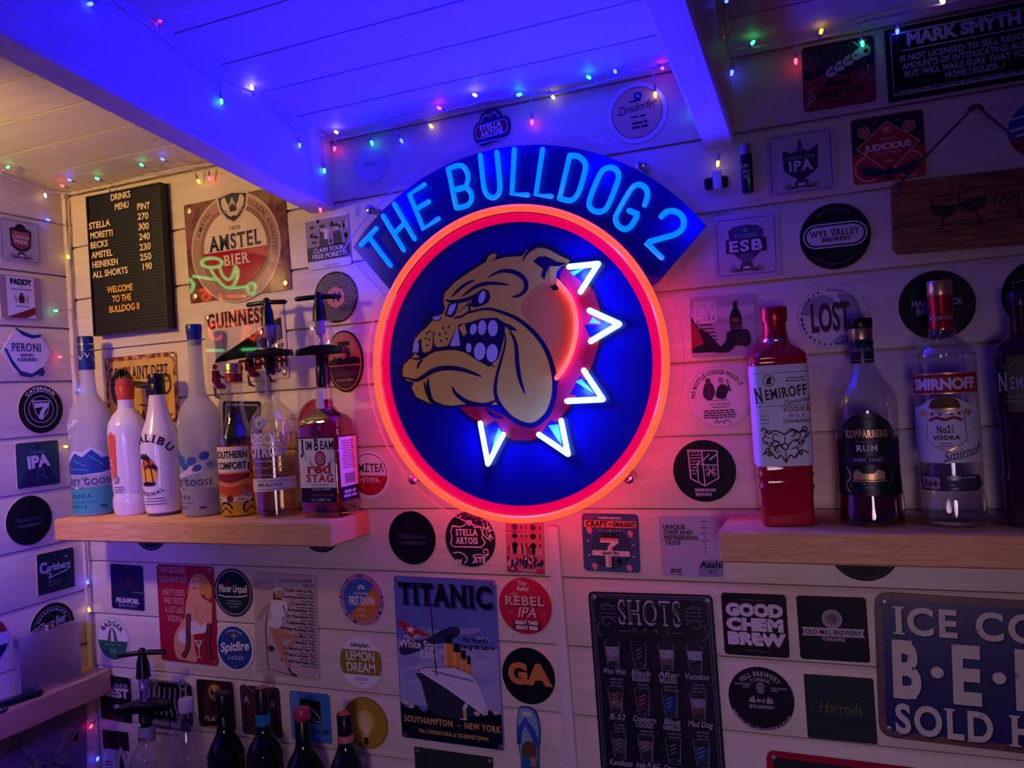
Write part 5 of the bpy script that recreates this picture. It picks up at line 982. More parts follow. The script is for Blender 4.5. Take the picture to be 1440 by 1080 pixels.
# ---- shots list
def d_(a, H):
    w, g_ = '#a9a3bc', '#6a6480'; y = H/2
    a.line(rrect(95, H-4, 3), .8, g_, 1, True); a.line(rrect(91, H-8, 2), .5, g_, 1, True); a.text('SHOTS', 0, y-25, 19, w, 3, w=52, b=.03, serif=1); a.text('SHOTS', 0, y-24, 17, '#14101f', 4, w=51, b=-.028)
    for s in (-1, 1):
        for yy in (11, 14, 17, 20): a.line([(s*28, y-yy), (s*(38+yy*.2), y-yy)], .5, g_, 2)
        a.line([(s*28, y-24), (s*34, y-20), (s*40, y-23), (s*36, y-27), (s*33, y-24)], .8, g_, 3, smooth=4); a.line([(s*30, y-12), (s*35, y-9), (s*40, y-11), (s*37, y-14)], .8, g_, 3, smooth=4); a.line([(s*42, y-24), (s*44, y-32), (s*40, y-36)], .8, g_, 3, smooth=4); a.rect(s*21-5, y-31, s*21+5, y-30.4, g_, 3)
    a.text('M · E · N · U', 0, y-32, 4, g_, 3, w=30, serif=1)
    N_ = [('Woo Woo', ''), ('Black', 'RUSSIAN'), ('After', 'BELLAGIO'), ('Voodoo', ''), ('B-52', ''), ('Cranberry', 'COOKIE'), ('Blue', 'KAMIKAZE'), ('Mad Dog', ''), ('Kamikaze', ''), ('Irish FLAG', ''), ('Cappuccino', ''), ('Fiend', ''), ('', ''), ('', ''), ('', ''), ('', '')]
    C_ = [('#8a84a0', '#6a647c'), ('#2a2634', '#221e2c'), ('#8f88a4', '#6a4a50'), ('#8f90b4', '#2a2634'), ('#5a3438', '#6a5a54'), ('#4a1c26', '#4a1c26'), ('#1c3476', '#1c3476'), ('#7f7aa0', '#6a3438'), ('#4a4658', '#4a4658'), ('#6a5650', '#33313c'), ('#26222e', '#1e1a28'), ('#2c3e66', '#2c3e66')]+[('#4a4658', '#33313c')]*4
    rows = (y-49, y-86, y-123, y-160)
    for i in range(12):
        x = -33+22*(i % 4); yy = rows[i//4]-(i % 4)*0; c1, c2 = C_[i]
        a.poly([(x-5.6, yy+5), (x+5.6, yy+5), (x+4.9, yy-2), (x-4.9, yy-2)], c1, 2); a.poly([(x-4.9, yy-2), (x+4.9, yy-2), (x+4.2, yy-7), (x-4.2, yy-7)], c2, 2)
        a.line([(x-6.4, yy+9), (x-4.4, yy-11), (x+4.4, yy-11), (x+6.4, yy+9)], .6, g_, 3); a.ring(x, yy+9, 5.8, 6.5, g_, 3, sy=.22); a.ring(x, yy-8, 3.6, 4.4, g_, 3, sy=.3)
        for j in range(3): a.line([(x-3, yy-4+j*3), (x+2, yy-1+j*3)], .35, '#b0a9c4', 3)
        n1, n2 = N_[i]
        if n1: a.text(n1, x, yy-17, 4.6, w, 3, w=min(19, 3.*len(n1)+1), sl=.25, b=.02)
        if n2: a.text(n2, x, yy-21.4, 3.6, w, 3, w=14, b=.04, serif=1)
        a.fine(x+1.5, yy-(25 if n2 else 22), 12, 3 if not n2 else 2, 2.7, g_, 3, 1.5, seed=i)
tin(((826.4, 830), (1002.5, 838), (1024, 1132), (849, 1112)), 'black chalkboard-style tin sign of drawn shot glasses in rows of four', worn('chalk_sign', '#0a061c', '#150f2a', 30, .5, .7), d_, 4, 'tl tr', mat('screw_grey', '#8d88a4', .4, .8), 4.4, rough=.35, es=2.2)
# ---- green plate at the bottom edge
def d_(a, H): a.disc(2, -24, 36, '#d8d2d8', 1, n=48); a.disc(2, -24, 34, '#2c2a5c', 1.5, n=48); a.disc(2, -24, 31, '#8e1c34', 2, n=48)
tin(((583.3, 1050), (693.5, 1064.5), (699, 1180), (589, 1160)), 'dark green tin sign with a red roundel just entering the bottom edge', worn('bottle_green', '#1c2c26', '#26382a', 20, .4, .6), d_, 1, 'tl tr', mat('screw_grey', '#8d88a4', .4, .8), 4., rough=.35, es=2.4)
# ---- flip-flop shaped opener
cq = back(746, 1052); mb = MB(); U = .00047
sole = [(-16, 40), (-10, 78), (0, 84), (16, 82), (26, 66), (28, 40), (24, 10), (22, -20), (22, -50), (10, -62), (-4, -60), (-12, -44), (-12, -10)]; sole = [(x*1.0-6, y-10) for x, y in crs(sole, 4, True)]
mb.prism([(x*U*2, z*U*2) for x, z in sole], -.0002, -.006, '#2c5c96'); a = Art(mb, lambda x, y, L: (x*U*2, -.006-L*.0002, y*U*2)); a.rough = .35
a.poly([(x*.9, y*.95+2) for x, y in sole], '#7fa0bc', 1); a.poly([(-14, -10), (12, -10), (14, -60), (-12, -62)], '#2c5c96', 2, 2); a.poly([(-10, 10), (8, 14), (14, -8), (-14, -12)], '#5c4434', 3, 3); a.rect(2, -28, 12, -12, '#b07a50', 4); a.text('EST', 0, 60, 7, '#d8c8b0', 4, rot=-6, b=.05) if False else a.fine(0, 60, 22, 1, 7, '#d8c8b0', 4, 6)
mb.build('flip_flop_opener', smooth=30); o = bpy.data.objects['flip_flop_opener']; tag(hang(o, cq, 'back', 0), 'blue flip-flop shaped bottle opener with a beach scene, beside the cable cover', 'bottle opener')
mb = MB(); mb.tube([(-.016, -.009, .012), (-.012, -.016, .032), (0, -.018, .050), (.012, -.016, .032), (.016, -.009, .010)], .0042, mat('strap_blue', '#1a44b4', .35), 8); mb.build('strap', o)
# ---- pocket lighter fixed to the wall
lt = thing('pocket_lighter', 'dark blue pocket lighter with a steel head fixed upright to the wall', 'lighter', back(1051, 239)+np.array([0, -.0085, 0]), (0, math.radians(.5), 0))
mb = MB(); mb.loft([(-.036, .0075, .0062, .005), (-.035, .0083, .007, .0055), (.020, .0083, .007, .0055)], mat('lighter_blue', '#10163c', .2), 24)
a = curved(mb, .001, lambda z: .0074, 0, 2.); a.text('OO', 0, -2, 9, '#a89a5c', 2, w=9, b=.08) if False else a.fine(0, 0, 10, 3, 8, '#8a8a6c', 2, 5); mb.build('body', lt)
mb = MB(); mb.loft([(.020, .0078, .0066, .005), (.035, .0078, .0066, .005), (.036, .006, .005, .004)], STEEL, 24); mb.build('head', lt)
# ---- little switch
sw = thing('cord_switch', 'small black clip with a white bar under the rafter end by the arch tip', 'switch', back(1008, 258)+np.array([0, -.006, 0]))
mb = MB(); mb.bbox(-.017, -.004, -.009, .017, .0055, .008, mat('switch_black', '#0c0a12', .4), .002); mb.build('base', sw)
mb = MB(); mb.bbox(-.004, -.008, -.011, .009, -.0042, .018, mat('switch_white', '#cfc9dc', .35), .0015); mb.build('white_bar', sw)
# ---- bar badge with an ornamental top
cq = back(691.7, 178); mb = MB(); k = .00032*1.02
P = [(-46, -30), (-50, -6), (-40, 14), (-30, 18), (-22, 34), (-8, 40), (4, 46), (14, 40), (28, 34), (34, 16), (48, 12), (52, -8), (46, -26), (30, -36), (-30, -42)]; P = crs(P, 3, True)
mb.prism([(x*k*2, z*k*2) for x, z in P], -.0002, -.006, '#2a2450'); a = Art(mb, lambda x, y, L: (x*k*2, -.006-L*.0002, y*k*2))
a.rr(1, -10, 90, 36, 12, '#c9c0d4', 1); a.rr(1, -10, 86, 32, 10, '#8e1c34', 2); a.text('STELLA', 0, -8, 12, W_, 3, w=60, b=.06, serif=1); a.text('ARTOIS', 2, -24, 12, W_, 3, w=62, b=.06, serif=1); a.line([(-26, 14), (-10, 30), (2, 22), (14, 32), (28, 14)], 3, '#c9b0a0', 2, smooth=3); a.disc(2, 24, 5, '#c9b0a0', 2)
tag(hang(mb.build('tap_badge', smooth=0), cq, 'back', math.radians(5)), 'small red and dark bar badge with an ornate top, above the arch lettering', 'badge')
# ================================================================ bottles
CLEAR = thin('clear_glass', (.94, .94, .95), .07, .03, .45); WINE = mat('dark_glass', (.004, .006, .006), .06, coat=.3)
FROST = frosted('frosted_glass', (.62, .62, .68), .42); FROST2 = frosted('frosted_teal', (.08, .50, .44), .15); FROSTL = frosted('frosted_liquid', (.52, .45, .52), .25)
PORC = mat('white_gloss', '#e3d8da', .22, coat=.5); BLACKP = mat('black_plastic', '#0d0c12', .3)
GOLD = mat('gold', (.75, .50, .22), .3, 1.)
def liquid(n, c): return mat(n, c, .02, trans=1., ior=1.2)
def spot(px, py, yb):
    """where a bottle stands and how many metres a photo pixel is there"""
    p = back(px, py, yb); d = p-CAM; S = (d@_fw)/F*1.0; return p, S, (d@_fw)/np.linalg.norm(d)
class Bottle:
    def __init__(s, name, label, px, py, prof, z0, yb=-.05, turn=0., group=None, cat='bottle'):
        p, s.S, s.c = spot(px, py, yb); s.z0 = z0
        s.o = thing(name, label, cat, (p[0], p[1], z0), (0, 0, math.radians(turn)), group)
        s.prof = [(r*s.S*s.c, h*s.S) for r, h in prof]; s.h = [q[1] for q in s.prof]; s.r = [q[0] for q in s.prof]
    def rf(s, z): return float(np.interp(z, s.h, s.r))
    def smooth(s, n=4):
        P = crs(s.prof, n); return [(max(r, .0008), h) for r, h in P]
    def sub(s, h0, h1, off=0., prof=None):
        P = prof or s.prof; H = [q[1] for q in P]; R = [q[0] for q in P]; a, b = h0*s.S, h1*s.S
        return [(float(np.interp(a, H, R))+off, a)]+[(r+off, h) for r, h in P if a+1e-5 < h < b-1e-5]+[(float(np.interp(b, H, R))+off, b)]
    def part(s, name, prof, m, n=40, **k): mb = MB(); mb.lathe(prof, m, n, **k); return mb.build(name, s.o)
    def cyl(s, name, segs, m, n=32): mb = MB(); mb.lathe([(r*s.S*s.c, h*s.S) for r, h in segs], m, n); return mb.build(name, s.o)
    def art(s, mb, prof=None):
        P = prof or s.prof; H = [q[1] for q in P]; R = [q[0] for q in P]
        return curved(mb, s.S, lambda z: float(np.interp(z, H, R)), 0., 3.)
G3 = 'spirit bottles on the left-hand pine shelf'
# ---- tall frosted bottles
GO = [(27, 0), (29.5, 2), (31, 8), (31.5, 60), (31.5, 120), (30, 138), (25, 152), (17, 163), (12.5, 172), (11, 190), (10.5, 206), (10.5, 248)]
def goose(px, py, label, wave, lower, cap_full, turn):
    b = Bottle('frosted_bottle', label, px, py, GO, ZL, turn=turn); P = b.smooth(3)
    b.part('body', b.sub(0, 206 if cap_full else 246, 0, P), FROST); b.part('liquid_band', b.sub(4, lower[1], .0004, P), lower[0])
    if cap_full:
        b.cyl('cap', [(11.8, 203), (12, 204), (12, 248), (11, 250)], mat('cap_blue', '#1c3474', .3)); mb = MB(); mb.lathe([(12.25*b.S*b.c, 238*b.S), (12.25*b.S*b.c, 239.4*b.S)], mat('silver', '#c9c6d4', .25, 1.), 32, cap=False); mb.lathe([(12.25*b.S*b.c, 230*b.S), (12.25*b.S*b.c, 231*b.S)], mat('silver', '#c9c6d4'), 32, cap=False)
        a = curved(mb, b.S, lambda z: 12.*b.S*b.c, 0, 2.)
        for x, y in ((-5, 221), (4, 224), (13, 219), (22, 223)): a.poly([(x-4, y+3), (x-1, y), (x, y-3), (x+1.5, y), (x+5, y+4), (x+2, y-.5), (x-.5, y-5), (x-2, y-1)], W_, 2)
        mb.build('cap_band', b.o)
    else:
        b.cyl('stopper', [(10, 240), (11.6, 258), (11.8, 259), (11.8, 266), (11, 267.5)], mat('stopper_blue', '#1c2c8c', .3)); b.cyl('stopper_cork', [(7.5, 238), (7.8, 258)], mat('stopper_blue', '#1c2c8c'))
    mb = MB(); a = b.art(mb, P); BL, PL = '#2a4a90', '#c9c3d6'
    if wave:
        a.poly([(-44, 74), (-30, 84), (-18, 92), (-6, 88), (4, 96), (16, 90), (30, 80), (44, 88), (44, 60), (20, 56), (-10, 58), (-44, 64)], PL, 1); a.poly([(-44, 70), (-30, 76), (-16, 88), (-6, 82), (6, 92), (18, 80), (44, 82), (44, 64), (20, 60), (-6, 58), (-44, 60)], BL, 2)
        for q in ((-20, 78, -2, 70), (2, 84, 20, 70), (-36, 68, 0, 64)): a.line([q[:2], q[2:]], 1.6, '#6f86bc', 3, taper=True)
    else:
        for x, y, r in ((-20, 86, 8), (-12, 78, 9), (6, 78, 7), (14, 68, 6), (-4, 70, 6), (24, 84, 7)): a.disc(x, y, r, '#3c54a8', 2, r*.8, 20, 14)
        a.poly([(-34, 58), (-10, 62), (4, 70), (26, 78), (40, 76), (40, 66), (10, 60), (-20, 54)], PL, 1, 3); a.disc(12, 66, 5, '#3c54a8', 2.5, 3); a.disc(30, 72, 5, '#8a94c4', 2.5, 3)
    for x, y, s_ in ((-30, 128, 1.), (-16, 133, .7), (-28, 112, .6)): a.poly([(x+p*s_, y+q*s_) for p, q in ((-5, 12), (-1, 2), (2, 0), (9, 8), (6, 0), (14, -1), (4, -6), (-2, -12), (-7, -10), (-3, -4))], '#cfc8da', 2)
    a.text('GREY GOOSE', -2, 44, 8, '#1c2c70', 3, w=72, b=.03, serif=1); a.line([(-8, 55), (-4, 50), (-1, 55)], 1.3, '#1c2c70', 3)
    a.rect(-26, 39, -20, 40.6, '#20305c', 3); a.rect(-20, 39, -13, 40.6, W_, 3); a.rect(-13, 39, -6, 40.6, '#9c2430', 3); a.text('VODKA', -14, 26, 5, '#1c2c70', 3, w=34, tr=.3, serif=1)
    a.fine(-8, 20, 46, 1, 3, '#4a5080', 3, 1); a.text('FRANCE', -16, 12, 3.6, '#2c3a78', 3, w=26, tr=.25, serif=1); a.fine(18, 12, 12, 1, 3, '#2c3a78', 3, 3)
    mb.build('printed_label', b.o, smooth=0)
goose(134, 722, 'tall frosted bottle with a blue foil cap, first on the shelf beside the corner', True, (FROST2, 40), True, 37)
goose(288, 725, 'tall frosted bottle with a bare blue stopper, right of the palm-printed white bottle', False, (FROSTL, 37), False, 4)
# ---- white bottles
b = Bottle('white_bottle', 'white glossy bottle with a ribbed orange cap and an orange side strip', 186, 724, [(21, 0), (23.5, 2), (26, 10), (26.5, 20), (25.5, 26), (24.5, 30), (25.5, 40), (27, 70), (28.5, 104), (28.5, 118), (27, 128), (21, 139), (14, 147), (12, 153), (11.8, 190)], ZL, turn=68)
P = b.smooth(4); b.part('body', b.sub(0, 163, 0, P), PORC); OR = mat('cap_orange', '#c8452c', .3)
b.cyl('cap', [(12.2, 161)]+[q for i in range(4) for q in ((12.4, 178+i*2.6), (11.9, 179.3+i*2.6))]+[(12.4, 189), (11.5, 190.5)], OR)
mb = MB(); a = b.art(mb, P); a.rr(-33, 82, 15, 62, 1, '#dd5a40', 1); a.text('PEACH', -31, 58, 8, '#f0c0a8', 2, w=44, rot=90, b=-.01); a.poly([(-38, 112), (-33, 118), (-28, 112)], '#dd5a40', 1); a.disc(-27, 51, 5, '#8a7a86', 2, 6); a.ring(-27, 51, 2, 3, '#c9bcc4', 3); a.fine(-24, 40, 18, 3, 3.2, '#5a4a5c', 2, 1.4, seed=3); mb.build('printed_label', b.o, smooth=0)
b = Bottle('white_bottle', 'white glossy bottle with a black cap and a printed palm tree at sunset', 231, 724, [(21, 0), (24, 2), (26, 12), (28, 40), (28.5, 80), (28.5, 100), (26, 114), (20, 130), (15.5, 146), (13, 160), (12, 172), (11.8, 197)], ZL, turn=48)
P = b.smooth(4); b.part('body', b.sub(5, 168, 0, P), PORC); b.part('base_ring', b.sub(0, 5, -.0003, P), mat('grey_base', '#5a5460', .4)); b.cyl('cap', [(11.9, 167), (12.2, 169), (12.2, 183), (11.7, 184), (12.2, 185), (12.2, 196), (11, 198)], BLACKP)
mb = MB(); a = b.art(mb, P); k_ = '#2a1c30'
a.arct('MALIBU', -20, 66, 38, 84, 10, k_, 3, span=104, b=.05, serif=1)
a.disc(-20, 62, 14, '#f0b030', 1, 20); a.poly([(-20+14*math.cos(math.radians(t)), 62+20*math.sin(math.radians(t))) for t in range(10, 171, 8)], '#e8703c', 1.5); a.poly([(-20+14*math.cos(math.radians(t)), 62+20*math.sin(math.radians(t))) for t in range(38, 90, 8)], '#d83c6c', 2)
for x, y0, y1, s_ in ((-25, 44, 80, 1.), (-14, 46, 68, .8)):
    a.line([(x+2, y0), (x-1, y1)], 1.6, '#1c1424', 3)
    for t in (10, 50, 100, 140, 185, 340, -40): q = math.radians(t); a.line([(x-1, y1), (x-1+7*s_*math.cos(q), y1+3*s_+5*s_*math.sin(q)), (x-1+12*s_*math.cos(q), y1-2+7*s_*math.sin(q))], 2.6*s_, '#1c1424', 3.5, taper=True)
a.poly([(-32, 47), (-20, 49), (-8, 47), (-12, 43), (-28, 43)], '#1c1424', 3); a.arct('ORIGINAL', -20, 62, 28, 272, 5, k_, 3, span=76, low=True, b=.04, serif=1); a.fine(-12, 25, 34, 3, 4, '#5a4a5c', 3, 1.2, seed=4); mb.build('printed_label', b.o, smooth=0)
# ---- fluted gold-capped bottle
b = Bottle('fluted_bottle', 'clear fluted bottle with a gold cap and a sunset-coloured wrap label', 340, 725, [(26, 0), (28, 3), (28.5, 20), (29, 100), (27, 112), (20, 126), (14.5, 144), (12.5, 160), (11, 176), (11.5, 184), (12.5, 190), (13, 211)], ZL, turn=54)
P = b.smooth(3); b.part('body', b.sub(0, 186, 0, P), CLEAR, 48, flute=4, fd=.035); b.part('liquid', [(max(.001, r-.0018), h) for r, h in b.sub(2, 100, 0, P)], liquid('liquid_peach', (.85, .45, .25)))
b.cyl('cap', [(12.6, 198), (13, 199)]+[q for i in range(3) for q in ((13, 200+i*2), (12.6, 201+i*2))]+[(13, 211), (12, 213)], GOLD); b.cyl('neck_ring', [(12.9, 186), (13.1, 187), (13.1, 189), (12.8, 190), (12.8, 198)], mat('cap_red', '#8e1c2c', .3))
mb = MB(); a = b.art(mb, P)
a.rect(-44, 3, 86, 98, '#d8743c', 1); a.rect(-44, 62, 8, 97, '#dcd0cc', 2); a.rect(-44, 24, 8, 60, '#d88a4c', 2); a.rect(-44, 3, 86, 22, '#c9962c', 2); a.poly([(-44, 60), (8, 60), (8, 54), (-18, 47), (-44, 52)], '#8a2036', 3); a.text('SOUTHERN', -18, 82, 9, '#1c1826', 4, w=48, b=.06); a.text('COMFORT', -18, 67, 9, '#1c1826', 4, w=44, b=.06)
a.poly([(-44, 46), (-20, 42), (0, 46), (8, 42), (8, 34), (-20, 30), (-44, 36)], '#c94c30', 3, 3); a.poly([(-4, 40), (4, 32), (8, 26), (2, 28), (-4, 36)], '#5a9ad0', 4); a.rect(-44, 22, 8, 28, '#d8ccc8', 4); a.disc(-20, 26, 5, '#7a2030', 5); a.fine(-36, 24, 10, 1, 3, '#5a4a5c', 5, 2); a.fine(-4, 24, 16, 1, 3, '#5a4a5c', 5, 2)
a.rect(12, 24, 86, 98, '#c8582c', 2); rd = random.Random(6)
for i in range(5): x, y = 16+i*13, 30+rd.uniform(0, 50); a.ring(x, y, 8, 10.5, '#1c1626', 3, rd.uniform(0, 180), rd.uniform(240, 420)); a.line([(x, y), (x+rd.uniform(-10, 10), y+14)], 2, '#1c1626', 3)
for x, y in ((-28, 10), (8, 12), (34, 14)): a.ring(x, y, 9, 12, '#1c1626', 3, 10, 200); a.line([(x-10, 6), (x, 14), (x+10, 6)], 2, '#1c1626', 3)
for i in range(12): a.disc(rd.uniform(14, 80), rd.uniform(26, 94), rd.uniform(2, 4), rd.choice(['#8a2036', '#e0a83c', '#4a1c3a']), 2.5)
mb.build('wrap_label', b.o, smooth=0)
# ---- round-shouldered clear bottle
b = Bottle('clear_bottle', 'clear round-shouldered bottle with silver block letters under a tap', 393, 726, [(31, 0), (33, 3), (34, 10), (34, 122), (33, 132), (29, 142), (20, 152), (12.5, 158), (10.5, 166), (10.5, 196), (12, 198), (12, 206)], ZL, turn=35)
P = b.smooth(4); b.part('body', b.sub(0, 206, 0, P), CLEAR, 48); b.part('liquid', [(max(.001, r-.002), h) for r, h in b.sub(2, 116, 0, P)], liquid('liquid_straw', (.90, .72, .42)))
mb = MB(); a = b.art(mb, P); SV = mat('silver_print', '#d6d0e0', .35, .3)
a.text('ABSOLUT', -6, 102, 14, SV, 2, w=72, b=.08); a.text('CITRON', -12, 85, 14, SV, 2, w=58, b=.08); a.fine(-8, 78, 56, 1, 3, SV, 2, 1)
for i, y in enumerate((68, 58, 48)): a.line([(-40+i*6+j*4, y+(3 if j % 3 == 0 else 0 if j % 2 else 2)) for j in range(16)], .8, '#c9a868', 2, smooth=3)
a.poly([(-42, 36), (30, 39), (30, 55-36+20), (30, 57-16), (30, 56), (-42, 54)], '#d6cbd2', 2); a.text('40% ALC/VOL', -8, 44, 4, '#4a4258', 4, w=36, b=.05); a.fine(-6, 51, 58, 1, 3, '#5a5268', 4, 1); a.fine(-6, 39.5, 58, 1, 3, '#5a5268', 4, 1)
a.disc(-18, 131, 10, '#b9b4c2', 1, 9, 0, 20); a.ring(-18, 131, 7, 8, '#5a5666', 2); a.disc(-18, 131, 4, '#7a7686', 2)
mb.build('printed_label', b.o, smooth=0); ABS = b
# ---- square-sided whiskey bottle
p, S, cs = spot(468, 726, -.05); JB = thing('whiskey_bottle', 'square amber-red whiskey bottle with a cream label, at the neon end of the shelf', 'bottle', (p[0], p[1]-.004, ZL), (0, 0, math.radians(-2)))
A_, B_ = .0425, .030; hz = lambda h: h*S
secs = [(0, A_-.004, B_-.004, .008), (.002, A_-.001, B_-.001, .008), (hz(8), A_, B_, .008), (hz(124), A_, B_, .008), (hz(134), A_*.98, B_*.97, .012), (hz(140), A_*.85, B_*.85, .018), (hz(146), .022, .020, .02), (hz(150), .0165, .0165, .02), (hz(154), .0155, .0155, .02), (hz(158), .0165, .0165, .02), (hz(163), .0145, .0145, .02), (hz(184), .0135, .0135, .02)]
mb = MB(); mb.loft(secs, CLEAR, 48); mb.build('body', JB)
mb = MB(); mb.loft([(z+.0015 if i == 0 else z, a-.002, b_-.002, r) for i, (z, a, b_, r) in enumerate(secs[:-1])], liquid('liquid_cherry', (.62, .10, .09)), 48); mb.build('liquid', JB)
mb = MB(); fm = lambda x, y, L: (x*S, -B_-.0006-L*.0002, y*S); a = Art(mb, fm); HW = A_/S-4
a.rect(-HW, 22, HW, 112, '#191536', 1); a.rect(-HW, 42, HW, 110, '#e3dada', 2); a.tf = (.86, 1., 6., 0.); a.text('J', -33, 91, 17, '#151020', 4, w=7, b=.05, serif=1); a.text('IM', -21, 95, 11, '#151020', 4, w=14, b=.05, serif=1); a.text('B', -6, 94, 15, '#151020', 4, w=10, b=.05, serif=1); a.text('EAM', 15, 95, 11, '#151020', 4, w=28, b=.05, serif=1)
a.disc(0, 82, 11, '#9c2836', 3); a.ring(0, 82, 6, 7, '#e3dada', 4); a.text('B', 0, 79, 6, '#e3dada', 4, serif=1)
for s in (-1, 1): a.line([(s*3, 68), (s*18, 74), (s*28, 84), (s*32, 94)], 1.4, '#8d8490', 3, smooth=4); a.line([(s*18, 74), (s*20, 86)], 1.1, '#8d8490', 3); a.line([(s*26, 82), (s*34, 82)], 1., '#8d8490', 3)
a.tf = (.80, 1., 3., 0.); a.text('red', 0, 62, 14, '#b8283c', 4, w=52, b=.05); a.text('STAG', 2, 50, 10, '#b8283c', 4, w=60, b=.06, serif=1); a.fine(0, 45.5, 50, 1, 3, '#6a6270', 4, 1.4); a.rr(4, 40, 50, 5, 2, '#191536', 5); a.text('BLACK CHERRY', 4, 38.6, 3, '#d0a0a8', 6, w=40)
a.line([(-20+j*4, 31+(j % 2)*2) for j in range(13)], 1.1, '#a8344c', 4, smooth=3); a.text('1L e 40% vol', 0, 24, 3.6, '#b9b4cc', 4, w=42)
fm2 = lambda x, y, L: (A_+.0006+L*.0002, x*S, y*S); a = Art(mb, fm2); HB = B_/S-4; a.rect(-HB, 22, HB, 112, '#191536', 1); a.rect(-HB, 42, HB, 110, '#e3cfdc', 2); a.fine(0, 104, HB*1.6, 12, 3.4, '#5a4a68', 4, 1.3, seed=12)
for i in range(16): a.rect(-10+i*1.4, 46, -10+i*1.4+.4+.5*(i % 3 == 0), 60, '#3a2c48', 4)
a.fine(0, 33, HB*1.5, 2, 6, '#b9b4cc', 4, 4, seed=5)
mb.build('label', JB, smooth=0)
mb = MB(); mb.bbox(-.004, -.019, hz(150), .012, -.0165, hz(176), '#d6c2dc', .0008); mb.build('hang_tag', JB)
# ---- bar taps (spirit measures) seated on bottle necks
def tap(label, x, y, z, S, turn, group='spirit measures seated in bottle necks', sc=1.):
    o = thing('spirit_measure', label, 'spirit measure', (x, y, z), (0, 0, math.radians(turn)), group); s = S*sc
    mb = MB(); mb.lathe([(6.5*s, -10*s), (7.5*s, 0), (9.5*s, 2*s)]+[q for i in range(4) for q in ((9.6*s, (3+3*i)*s), (8.4*s, (4.5+3*i)*s))]+[(10.5*s, 16*s), (12*s, 17*s)], BLACKP, 24); mb.build('stem', o)
    mb = MB(); mb.loft([(17*s, 36*s, 11*s, 9*s), (19*s, 37*s, 12*s, 9*s), (26*s, 35*s, 12*s, 9*s), (28*s, 22*s, 15*s, 14*s), (29.5*s, 19*s, 15*s, 14*s)], BLACKP, 40); mb.build('bracket', o)
    mb = MB(); mb.lathe([(17*s, 29.5*s), (17.6*s, 31*s), (17.6*s, 62*s), (16.5*s, 64*s), (9*s, 65*s)], CLEAR, 32); mb.build('measure_glass', o)
    mb = MB(); mb.lathe([(3*s, 30*s), (3*s, 44*s), (6*s, 46*s), (7*s, 50*s), (6.5*s, 64*s)], mat('plunger_lilac', '#a79ad0', .3, trans=.4), 20); mb.build('plunger', o)
    mb = MB(); mb.lathe([(10*s, 64*s), (9.5*s, 68*s), (8.4*s, 84*s), (6*s, 92*s), (5.5*s, 97*s)], BLACKP, 24); mb.build('nozzle', o)
    mb = MB(); mb.tube([(-31*s, 0, 97*s), (-8*s, 0, 98*s), (8*s, 0, 98*s), (30*s, 0, 96.5*s)], 3.6*s, BLACKP, 12); mb.ball((0, -.5*s, 100*s), 5.6*s, BLACKP); mb.build('crossbar', o)
    return o
p = ABS.o.location; tap('black spirit measure seated on the clear round-shouldered bottle', p.x, p.y, ZL+206*ABS.S, ABS.S, 8, sc=.95)
tap('black spirit measure seated on the square whiskey bottle, its crossbar highest', JB.location.x, JB.location.y, ZL+.0001+hz(209), S, 18)
mb = MB(); mb.lathe([(.0105, hz(180)), (.0125, hz(184)), (.0125, hz(206)), (.010, hz(211))], BLACKP, 24); mb.build('black_collar', JB)
# ---- three and a half bottles on the right-hand shelf
p, S, cs = spot(1107, 739, -.05); RD = thing('red_bottle', 'tall bright red bottle with a white label of dark flourishes, first on the shelf', 'bottle', (p[0], p[1]-.004, ZR), (0, 0, math.radians(10)))
hz = lambda h: h*S; A_ = 38.5*S*cs
def sq(h, f, r=.012): return (hz(h), A_*f, A_*f, r)
secs = [sq(0, .90), sq(4, .96), sq(40, .96), sq(50, .99), sq(54, 1.03), sq(58, .98), sq(66, .98), sq(70, 1.03), sq(74, .98), sq(82, 1.), sq(224, 1.02), sq(226, 1.04), sq(230, 1.0), sq(233, 1.03), sq(237, .97), sq(244, .80, .02), sq(250, .58, .03), sq(254, .50, .03)]
mb = MB(); mb.loft(secs, mat('red_glass', (.42, .006, .022), .05, coat=.4), 48); mb.build('body', RD)
FOIL = mat('red_foil', (.55, .02, .04), .28, .6)
mb = MB(); mb.lathe([(19.6*S*cs, hz(252)), (20*S*cs, hz(257)), (18.5*S*cs, hz(259)), (16.4*S*cs, hz(272)), (16.8*S*cs, hz(282))], FOIL, 32); mb.build('neck_foil', RD)
mb = MB(); mb.lathe([(19.8*S*cs, hz(254)), (20.4*S*cs, hz(256)), (19.8*S*cs, hz(258))], mat('silver', '#c9c6d4', .25, 1.), 32); mb.build('neck_collar', RD)
mb = MB(); mb.lathe([(18*S*cs, hz(281)), (19*S*cs, hz(282)), (19*S*cs, hz(286)), (19.4*S*cs, hz(288)), (19.4*S*cs, hz(300)), (18.4*S*cs, hz(302))], FOIL, 32); mb.build('cap', RD)
mb = MB(); LBL = mat('label_white', '#d6d2e2', .5)
mb.loft([(hz(83), A_*1.02+.0006, A_*1.02+.0006, .0125), (hz(221), A_*1.03+.0006, A_*1.03+.0006, .0125)], LBL, 48, cap=False)
a = Art(mb, lambda x, y, L: (x*S, -A_*1.03-.0008-L*.0002, y*S)); k_ = '#2a2238'; a.rect(-35, 210, 35, 210.6, k_, 1); a.rect(-35, 165, 35, 165.6, k_, 1)
